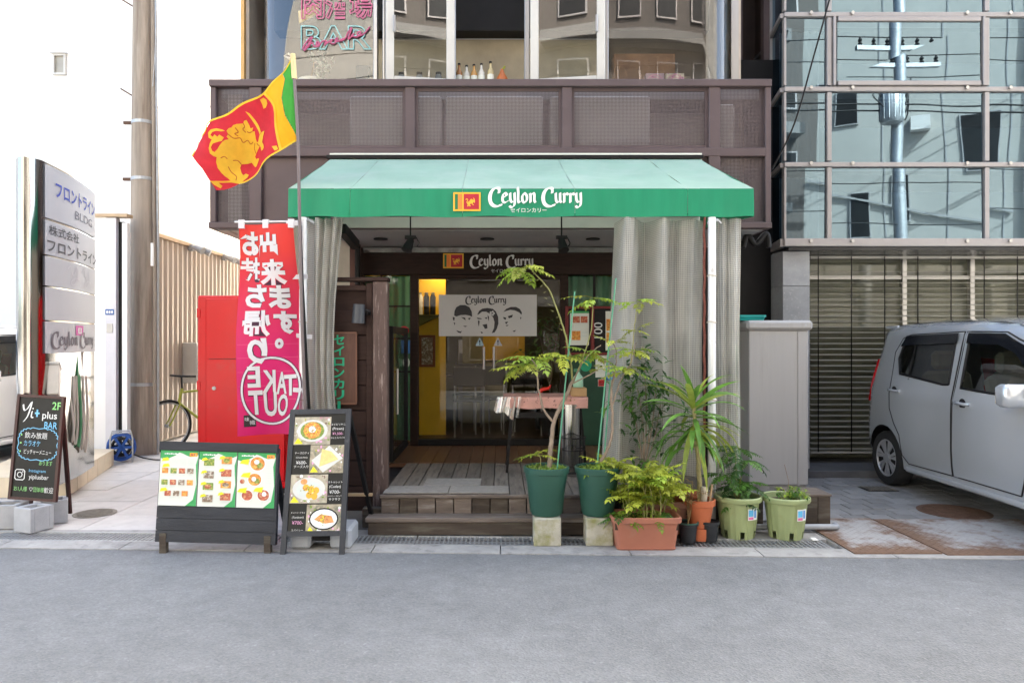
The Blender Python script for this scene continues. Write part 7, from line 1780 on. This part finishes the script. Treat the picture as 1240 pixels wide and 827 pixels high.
t = thing('paper_notice', 'white paper notice on the dark green wall below the red menu case', 'notice', W(729, 460, DY - .01)); sheet_p(721, 737, 428, 457, t, ((.4, .85, .2, .4, flat('tan_print', (.35, .30, .18))), (.35, .5, .5, .58, M['dark']), (.2, .8, .7, .73, greyP), (.2, .8, .78, .81, greyP)), -.006)
t = thing('green_notice', 'round green sticker on the wall beside the white paper notice', 'sticker', W(709, 440, DY - .01)); MB().add([(dx(709) + .07 * math.cos(a), DY - .010, dz(441) + .085 * math.sin(a)) for a in [i * math.pi / 10 for i in range(20)]], [tuple(range(20))]).build('disc', flat('sticker_green', (.02, .30, .16)), t)
t = thing('red_notice', 'small red and white label low on the wall below the paper notice', 'notice', W(729, 468, DY - .01)); sheet_p(724, 733, 459, 468, t, ((.05, .95, .05, .95, flat('label_red', (.5, .03, .03))), (.2, .8, .3, .4, C_W), (.2, .8, .6, .7, C_W)), -.006)
# stickers on the left side light
t = thing('round_sticker', 'round red sticker on the left green curtained window', 'sticker', W(490, 400, DY)); MB().add([(dx(489.5) + .055 * math.cos(a), DY - .003, dz(400.5) + .055 * math.sin(a)) for a in [i * math.pi / 10 for i in range(20)]], [tuple(range(20))]).build('disc', flat('sticker_red', (.42, .03, .04)), t); D2().poly([(-.02, -.03), (.02, -.03), (.012, .0), (.02, .02), (0, .035), (-.02, .02), (-.012, 0)]).plane((dx(489.5), DY - .006, dz(401)), (1, 0, 0), (0, 0, 1), 'mark', C_W, t)
t = thing('blue_sticker', 'square blue sticker on the left green curtained window', 'sticker', W(491, 420, DY)); MB().box(dx(486), dx(496.5), DY - .003, DY - .001, dz(428), dz(412)).build('square', flat('sticker_blue', (.04, .16, .38)), t)
t = thing('white_sticker', 'round white sticker below the blue one on the left window', 'sticker', W(492, 440, DY)); MB().add([(dx(492) + .04 * math.cos(a), DY - .003, dz(439) + .06 * math.sin(a)) for a in [i * math.pi / 10 for i in range(20)]], [tuple(range(20))]).build('disc', flat('sticker_pale', (.5, .6, .5)), t)
# portrait banner on the doors
pby = DY - .06; pb_ = thing('portrait_banner', 'pale grey banner with three drawn faces and the shop name across the glass doors', 'banner', W(591, 407, pby))
pxx0, pxx1, pzz0, pzz1 = X(531.5, pby), X(650, pby), Z(407, pby), Z(357, pby)
MB().box(pxx0, pxx1, pby - .004, pby, pzz0, pzz1).build('sheet', mat('banner_grey', (.56, .54, .52), .6, var=.03), pb_)
ink = flat('banner_ink', (.045, .042, .045)); Wp, Hp = pxx1 - pxx0, pzz1 - pzz0
def zp(q): return [((a - 265) / 755 * Wp, (490 - b) / 312 * Hp) for a, b in q]
faces3 = [D2(), D2(), D2()]
def shape(q):
    mx_ = sum(p[0] for p in q) / len(q); vs, fs = tri2(zp(q)); faces3[0 if mx_ < 545 else (1 if mx_ < 735 else 2)].raw(vs, fs)
shape([(383, 335), (386, 300), (400, 272), (430, 256), (468, 256), (500, 272), (518, 305), (522, 345), (500, 335), (470, 330), (430, 332), (400, 342)])
shape([(560, 330), (575, 300), (600, 283), (640, 278), (680, 284), (705, 305), (722, 345), (724, 395), (712, 435), (695, 462), (672, 468), (690, 430), (694, 385), (684, 350), (660, 322), (630, 306), (598, 306), (572, 326)])
shape([(762, 308), (785, 284), (820, 270), (860, 270), (890, 286), (905, 312), (902, 330), (885, 312), (850, 296), (815, 292), (785, 300)])
for q in ([(372, 345), (388, 350), (384, 375), (374, 368)], [(378, 385), (392, 392), (386, 408)], [(436, 346), (468, 352), (472, 372), (455, 360)], [(488, 356), (512, 350), (500, 368)], [(450, 412), (485, 414), (468, 422)], [(398, 445), (430, 456), (445, 450), (432, 468), (412, 462)], [(556, 350), (590, 355), (598, 362), (566, 362)], [(616, 352), (640, 348), (632, 362)], [(600, 405), (636, 398), (640, 430), (620, 436), (612, 420)], [(585, 455), (606, 462), (596, 472)], [(760, 345), (785, 352), (780, 368), (765, 360)], [(796, 340), (836, 328), (830, 348), (805, 356)], [(772, 385), (800, 380), (786, 400)], [(778, 408), (805, 405), (790, 416)], [(832, 452), (862, 444), (846, 460)], [(890, 345), (902, 350), (895, 366)], [(566, 370), (580, 376), (574, 420), (568, 400)], [(640, 330), (652, 345), (650, 380), (644, 360)]): shape(q)
for d in faces3: stuff(d.plane((pxx0, pby - .006, pzz0), (1, 0, 0), (0, 0, 1), 'face_drawing', ink, pb_))
fl_ = D2(); [fl_.disc(zp([(676 + 14 * math.cos(a), 318 + 12 * math.sin(a))])[0][0], zp([(676, 318 + 12 * math.sin(a))])[0][1], .012) for a in [i * 1.257 for i in range(5)]]
fl_.plane((pxx0, pby - .008, pzz0), (1, 0, 0), (0, 0, 1), 'flower_drawing', flat('banner_grey_print', (.56, .54, .52)), pb_)
for nm in pen_name('Ceylon Curry', Wp * .482, Hp * .80, .052): nm.plane((pxx0, pby - .006, pzz0), (1, 0, 0), (0, 0, 1), 'lettering', ink, pb_)
# ================================================================== inside the restaurant
def chair(x, y, rz, label):
    t = thing('dining_chair', label, 'chair', (x, y, .30), 'dark chairs inside the restaurant', rotz=rz)
    MB().box(-.2, .2, -.2, .2, .43, .46, .01).build('seat', M['dark'], t)
    MB().box(-.2, .2, .17, .20, .62, .86, .01).build('backrest', M['dark'], t)
    for a in (-.18, .18):
        MB().tube([(a, -.18, 0), (a, -.18, .43)], .012, 6).build('leg', M['steel'], t); MB().tube([(a, .19, 0), (a, .185, .86)], .012, 6).build('leg', M['steel'], t)
chair(-.35, 8.95, R(170), 'dark chair inside behind the left door leaf'); chair(-.15, 9.25, R(185), 'dark chair inside left of the door handles'); chair(.35, 9.15, R(175), 'dark chair inside right of the door handles'); chair(-.45, 10.0, 0, 'dark chair at the far side of the inner table')
t = thing('dining_table', 'dark dining table inside the restaurant behind the doors', 'table', (-.3, 9.6, .30))
MB().box(-.9, .55, 9.45, 9.95, 1.0, 1.03, .005).build('table_top', M['darkbrown'], t)
for a in (-.85, .5): MB().box(a - .03, a + .03, 9.6, 9.8, .30, 1.0).build('leg', M['dark'], t)
t = thing('wall_shelf', 'olive wall shelf with jars on the yellow inner wall', 'shelf', (-.85, 8.95, 1.75))
MB().prism([(-1.02, 8.83, 1.66), (-.78, 8.83, 1.78), (-1.02, 8.83, 1.78)], (0, .22, 0)).build('bracket', M['olive'], t)
MB().box(-1.06, -.76, 8.81, 9.045, 1.785, 1.80).build('board', M['olive'], t)
for k in range(3):
    c = (-1.0 + k * .08, 8.93, 1.802); o = thing('shelf_jar', ('left', 'middle', 'right')[k] + ' dark jar on the olive shelf inside', 'jar', c, 'jars on the shelf'); MB().lathe([(.035, 0), (.035, .22), (.02, .25)], c, 14).build('jar', M['dark'] if k else M['backing'], o, smooth=40); MB().lathe([(.022, .251), (.022, .275)], c, 14).build('lid', M['steel'], o)
t = thing('picture_frame', 'brown framed picture on the yellow inner wall left of the doors', 'picture', (-.9, 9.58, 1.2))
f = MB()
for a in ((-1.02, -.99, 1.15, 1.55), (-.85, -.82, 1.15, 1.55), (-.99, -.85, 1.15, 1.18), (-.99, -.85, 1.52, 1.55)): f.box(a[0], a[1], 9.015, 9.048, a[2], a[3])
f.build('frame', mat('frame_brown', (.20, .06, .02), .4), t); MB().box(-.99, -.85, 9.03, 9.04, 1.18, 1.52).build('picture', foodT, t)
t = thing('wall_cloth', 'red and yellow cloth hanging on the inner wall below the portrait banner', 'cloth', (.05, 10.38, 1.2)); MB().box(-.25, .35, 10.36, 10.38, 1.62, 1.85).build('red_band', flat('cloth_red_in', (.55, .03, .02)), t); MB().box(-.25, .35, 10.36, 10.38, 1.2, 1.615).build('yellow_band', M['yellow'], t)
t = thing('counter_fridge', 'grey steel drinks fridge inside behind the doors', 'fridge', (-.4, 10.2, .30)); MB().box(-.62, .1, 10.55, 11.0, .30, 1.5, .01).build('case', M['steel'], t); MB().box(-.6, .08, 10.53, 10.548, .5, 1.3).build('door', M['soffit'], t)
# plants inside at right
t = thing('indoor_plant', 'leafy green indoor plant inside the right door leaf', 'potted plant', (.62, 9.0, .30)); MB().lathe([(.12, 0), (.15, .3)], (.62, 9.0, .30), 20).build('pot', M['blackpot'], t)
for k in range(7):
    rr = random.Random(900 + k); e = Vector((.62 + rr.uniform(-.15, .12), 9.0 + rr.uniform(-.1, .1), 1.1 + rr.uniform(0, .75))); branch(t, [(.62, 9.0, .55), (.62, 9.0, .9), e], .008, .004); simple_leaves(t, e, 8, .12, .05, L_M, 910 + k, (.07, .07, .08))
# warm lamps added out of view above the door header to light the room
for k, (x, y) in enumerate(((-.74, 8.78), (-.1, 9.9), (.5, 9.6))):
    t = thing('added_lamp', ('left', 'middle', 'right')[k] + ' unseen warm lamp added under the restaurant ceiling', 'lamp', (x, y, 2.38), 'added lamps inside')
    MB().tube([(x, y, 2.44), (x, y, iz1 - .02)], .006, 6).build('cord', M['dark'], t); MB().lathe([(.10, -.0), (.05, .07), (.02, .1)], (x, y, 2.36), 20, caps=(False, True)).build('shade', M['dark'], t)
    MB().lathe([(.0, -.04), (.03, -.025), (.04, .0), (.03, .025), (.012, .05)], (x, y, 2.38), 14).build('bulb', emis('warm_bulb', (1.0, .72, .36), 30 if k == 0 else 8), t, smooth=80)
# ================================================================== first floor window: neon, bottles, goods
ny = UY - .012; nw_ = thing('neon_sign', 'pink and blue outline neon bar sign in the left upper window', 'sign', W(408, 70, ny))
pink, cyan = emis('neon_pink', (.42, .09, .18), .015), emis('neon_cyan', (.20, .42, .42), .012)
def outline_text(s, px, py, h, wd, m, nm, z=0):
    vs, fs, tw, th = text_geo(s, .02, 4); ec = {}
    for f_ in fs:
        for i in range(len(f_)):
            e = (f_[i], f_[(i + 1) % len(f_)]); k = (min(e), max(e)); ec[k] = ec.get(k, 0) + 1
    o = W(px, py, ny); d = D2()
    for (a, b), n_ in ec.items():
        if n_ == 1: d.line([(vs[a][0] * wd / tw, vs[a][1] * h / th), (vs[b][0] * wd / tw, vs[b][1] * h / th)], .011)
    d.plane(o + Vector((0, -.004 - z, 0)), (1, 0, 0), (0, 0, 1), nm, m, nw_)
S_ = UY / 870
outline_text('肉', 379, 8, 30 * S_, 27 * S_, pink, 'neon_character'); outline_text('酒', 408, 8, 30 * S_, 27 * S_, pink, 'neon_character'); outline_text('場', 437, 8, 30 * S_, 27 * S_, pink, 'neon_character')
outline_text('BAR', 407, 46, 28 * S_, 84 * S_, cyan, 'neon_letters')
kp = [(0, 0), (4, -7), (9, -13), (12, -14), (9, -8), (5, -3), (2, 2), (8, -4), (12, -8), (14, -4), (18, -3), (20, -8), (17, -8), (19, -3), (24, -9), (29, -10), (27, -5), (32, -9), (37, -12), (34, -8), (39, -7), (43, -13), (40, -12), (42, -9), (50, -13), (47, -10), (52, -13), (56, -21), (60, -26), (57, -17), (56, -12), (63, -19), (60, -16), (67, -15), (71, -20), (68, -21), (67, -17), (74, -18), (82, -27)]
MB().tube(spline([W(366 + a, 60 + b, ny - .008) for a, b in kp], 4), .0085, 6).build('neon_script', pink, nw_, smooth=60)
bot = [('amber bottle', (.30, .13, .03)), ('clear bottle', (.5, .47, .40)), ('honey bottle', (.42, .22, .05)), ('pale bottle', (.55, .52, .45)), ('straw bottle', (.45, .36, .18)), ('brown bottle', (.16, .07, .03))]
for k, px in enumerate((556, 565, 574, 583, 594, 745)):
    if px > 700: px = 549
    yy = UY + .14; c = (X(px, yy), yy, 4.142); h = (.25, .23, .24, .25, .27, .23)[k]
    t = thing('liquor_bottle', bot[k][0] + ' on the upper window counter, ' + ('second', 'third', 'fourth', 'fifth', 'rightmost', 'leftmost')[k] + ' of the row', 'bottle', c, 'bottles in the upper window')
    m = mat('bottle_' + bot[k][0].split()[0], bot[k][1], .12, var=.1, coat=.4)
    MB().lathe([(.032, 0), (.034, .01), (.034, h * .6), (.014, h * .75), (.012, h * .92)], c, 16).build('bottle', m, t, smooth=40)
    MB().lathe([(.015, h * .921), (.015, h)], c, 12).build('cap', M['dark'], t); MB().lathe([(.0345, h * .18), (.0345, h * .48)], c, 16, caps=(False, False)).build('paper_label', M['fascia'], t)
t = thing('glazed_ornament', 'small orange ornament beside the bottles in the upper window', 'ornament', (X(608, UY + .14), UY + .14, 4.142)); c = (X(608, UY + .14), UY + .14, 4.142)
MB().lathe([(.02, 0), (.055, .04), (.06, .09), (.03, .14), (.012, .19)], c, 18).build('body', mat('orange_glaze', (.42, .12, .03), .3), t, smooth=60); MB().tube([(c[0], c[1], .18 + c[2]), (c[0] + .03, c[1], .22 + c[2])], .012, 6).build('tip', L_Y, t)
for k, (px, cc) in enumerate(((793, (.55, .42, .52)), (817, (.60, .55, .50)))):
    t = thing('printed_box', ('pink patterned' if k == 0 else 'pale ring patterned') + ' square box in the right upper window', 'box', (X(px, UY + .1), UY + .1, 4.01)); MB().box(X(px - 11, UY + .1), X(px + 11, UY + .1), UY + .09, UY + .2, 4.01, 4.27).build('box', mat('box_print', cc, .5, var=.3, vs=25, dirt=((.5, .2, .42), 20, .55, .6)), t)
    for rr in (.03, .06, .085): MB().tube([(X(px, UY + .1) + rr * math.cos(a), UY + .088, 4.17 + rr * math.sin(a)) for a in [i * math.pi / 10 for i in range(20)]], .004, 4, closed=True).build('ring_print', chalkP, t)
t = thing('yellow_poster', 'small tilted yellow card behind the neon sign', 'card', W(372, 18, UY + .1)); MB().prism([W(361, 14, UY + .1), W(386, 5, UY + .1), W(385, 17, UY + .1), W(362, 29, UY + .1)], (0, .01, 0)).build('card', mat('card_yellow', (.70, .55, .25), .6), t)
t = thing('window_vine', 'pale dried flowers behind the left upper window', 'dried flowers', W(385, 90, UY + .15))
branch(t, [W(376, 98, UY + .15), W(380, 75, UY + .15), W(374, 50, UY + .15)], .008, .004, L_DRY); simple_leaves(t, W(388, 78, UY + .15), 26, .06, .04, M['fascia'], 950, (.05, .03, .08))
t = thing('white_bowl', 'white bowl behind the left upper window', 'bowl', (X(378, UY + .3), UY + .3, 4.05)); MB().lathe([(.05, 0), (.12, .06), (.17, .16)], (X(380, UY + .3), UY + .3, 4.10), 24).build('bowl', C_W, t, smooth=40)
t = thing('wall_speaker', 'dark box standing on the counter right of the neon sign', 'box', (X(440, UY + .3), UY + .3, 4.14)); MB().box(X(432, UY + .3), X(448, UY + .3), UY + .25, UY + .36, 4.142, 4.42, .01).build('case', mat('dark_blue_case', (.03, .035, .05), .4), t)
for k, px in enumerate((486, 508, 531)):
    c = (X(px, UY + .2), UY + .2, 4.142); t = thing('glass_tumbler', ('left', 'middle', 'right')[k] + ' glass jar behind the left open sash of the upper window', 'jar', c, 'jars behind the left sash')
    MB().lathe([(.03, 0), (.036, .02), (.036, .13), (.028, .15)], c, 16).build('jar', mat('jar_grey', (.30, .33, .35), .15, var=.1), t, smooth=40); MB().lathe([(.03, .151), (.03, .175)], c, 14).build('lid', M['dark'], t)
# ================================================================== the other side of the street, seen only in reflections
M['obal'] = mat('balcony_render', (.20, .19, .18), .8, var=.1, vs=2)
ob = thing('street_building', 'long pale building across the street seen mirrored in the blue glass', 'building', (4, -5.2, 0))
M['ocream'] = mat('pale_plaster', (.40, .385, .35), .8, var=.1, vs=.8)
MB().box(-3.0, 9.6, -9, -5.2, 0, 13).build('wall', mat('grey_plaster', (.10, .085, .075), .8, var=.08, vs=.8), ob)
for r_ in range(5):
    for c_ in range(8):
        x0 = -2.4 + c_ * 1.45; z0 = .9 + r_ * 2.4
        w2 = MB().box(x0, x0 + .85, -5.19, -5.13, z0, z0 + 1.2).build('window', M['mull'], ob); MB().box(x0 + .05, x0 + .80, -5.128, -5.12, z0 + .05, z0 + 1.15).build('pane', M['dark'], w2)
for r_ in range(4): MB().box(-2.8, 8.6, -5.19, -4.6, 2.5 + r_ * 2.4, 2.8 + r_ * 2.4).build('balcony', M['obal'], ob)
ow = thing('angled_building', 'white gabled side wall across the street seen mirrored in the office glass', 'building', (11, -4.4, 0), rotz=R(24))
MB().box(-2.0, 8, -6, 0, 0, 13.2).build('wall', M['ocream'], ow)
for x0, z0, a, b in ((-1.3, 4.6, .55, 1.3), (-.2, 5.0, .45, 1.3), (1.5, 6.2, .9, 1.4), (-1.6, 7.6, .6, 1.0), (2.3, 2.8, .4, .5), (4.6, 7.4, 1.2, 1.3), (3.6, 1.5, 1.6, 2.0), (3.6, 4.8, 1.6, 1.4)):
    w2 = MB().box(x0, x0 + a, .003, .05, z0, z0 + b).build('window', M['soffit'], ow); MB().box(x0 + .04, x0 + a - .04, .052, .06, z0 + .04, z0 + b - .04).build('pane', M['dark'], w2)
for x0 in (-.4, 1.1, 2.6): MB().box(x0, x0 + .04, .002, .02, 0, 13.1).build('wall_joint', M['soffit'], ow)
MB().box(-2.0, 8, .001, .25, 3.35, 3.5).build('ledge', M['soffit'], ow)
MB().bar((-1.9, .06, 5.9), (2.8, .06, 4.6), .06, .06).build('cable_duct', M['soffit'], ow)
MB().box(.3, .75, .003, .3, 7.2, 7.6).build('wall_unit', M['backing'], ow)
MB().cyl((3.1, .1, 0), (3.1, .1, 12.5), .06).build('drainpipe', M['soffit'], ow)
MB().prism([(-4.6, -6.1, 13.21), (8.1, -6.1, 13.21), (8.1, .1, 13.21), (-4.6, .1, 13.21)], (0, 0, .15)).build('roof', M['soffit'], ow)
ol = thing('low_building', 'low beige building across the street behind the viewer', 'building', (-10, -5, 0)); MB().box(-22, -3.1, -10, -5.0, 0, 11).build('wall', M['ocream'], ol)
for c_ in range(6): MB().box(-20 + c_ * 2.8, -18.4 + c_ * 2.8, -4.99, -4.95, 1, 2.6).build('window', M['dark'], ol)
# pole with transformer, wires along the street
op = thing('street_pole', 'concrete street pole with a transformer across the street mirrored in the glass', 'utility pole', (10.0, -2.6, 0))
MB().tube([(10.0, -2.6, 0), (10.0, -2.6, 11)], [.19, .12], 18).build('shaft', M['galv'], op, smooth=60)
MB().lathe([(.24, 0), (.28, .06), (.28, .75), (.2, .85)], (9.72, -2.35, 6.9), 24).build('transformer', M['galv'], op, smooth=40)
for i in range(14): a = i * .449; MB().box(9.72 + .28 * math.cos(a) - .012, 9.72 + .28 * math.cos(a) + .012, -2.35 + .28 * math.sin(a) - .012, -2.35 + .28 * math.sin(a) + .012, 6.98, 7.6).build('cooling_fin', M['galv'], op)
for z in (7.9, 8.6): MB().box(9.0, 11.0, -2.68, -2.56, z, z + .1).build('cross_arm', M['galv'], op)
for k in range(6): p = (9.1 + k * .36, -2.62, 8.7); MB().lathe([(.04, 0), (.06, .04), (.03, .08), (.055, .12), (.02, .18)], p, 10).build('insulator', M['dark'], op)
for k in range(5): MB().tube(spline([(9.5 + k * .1, -2.5, 7.8), (9.2 + .2 * k, -2.2 - .1 * k, 7.5 + .1 * k), (10.1, -2.4, 7.0 + .2 * k), (10.2, -2.5, 8.3)], 5), .018, 5).build('jumper_cable', M['dark'], op)
for k, (z, y, sag) in enumerate(((8.9, -2.6, .5), (8.4, -2.7, .6), (7.4, -2.4, .5), (7.25, -2.45, .55), (5.6, -2.4, .45), (4.6, -2.5, .4))):
    wire('street_wire', ('topmost', 'second', 'third', 'fourth', 'fifth', 'lowest')[k] + ' dark overhead wire along the far side of the street', [(-25, y, z), (-8, y, z - sag), (10, y, z), (26, y, z - sag), (40, y, z)], .022 if k in (2, 3) else .014)
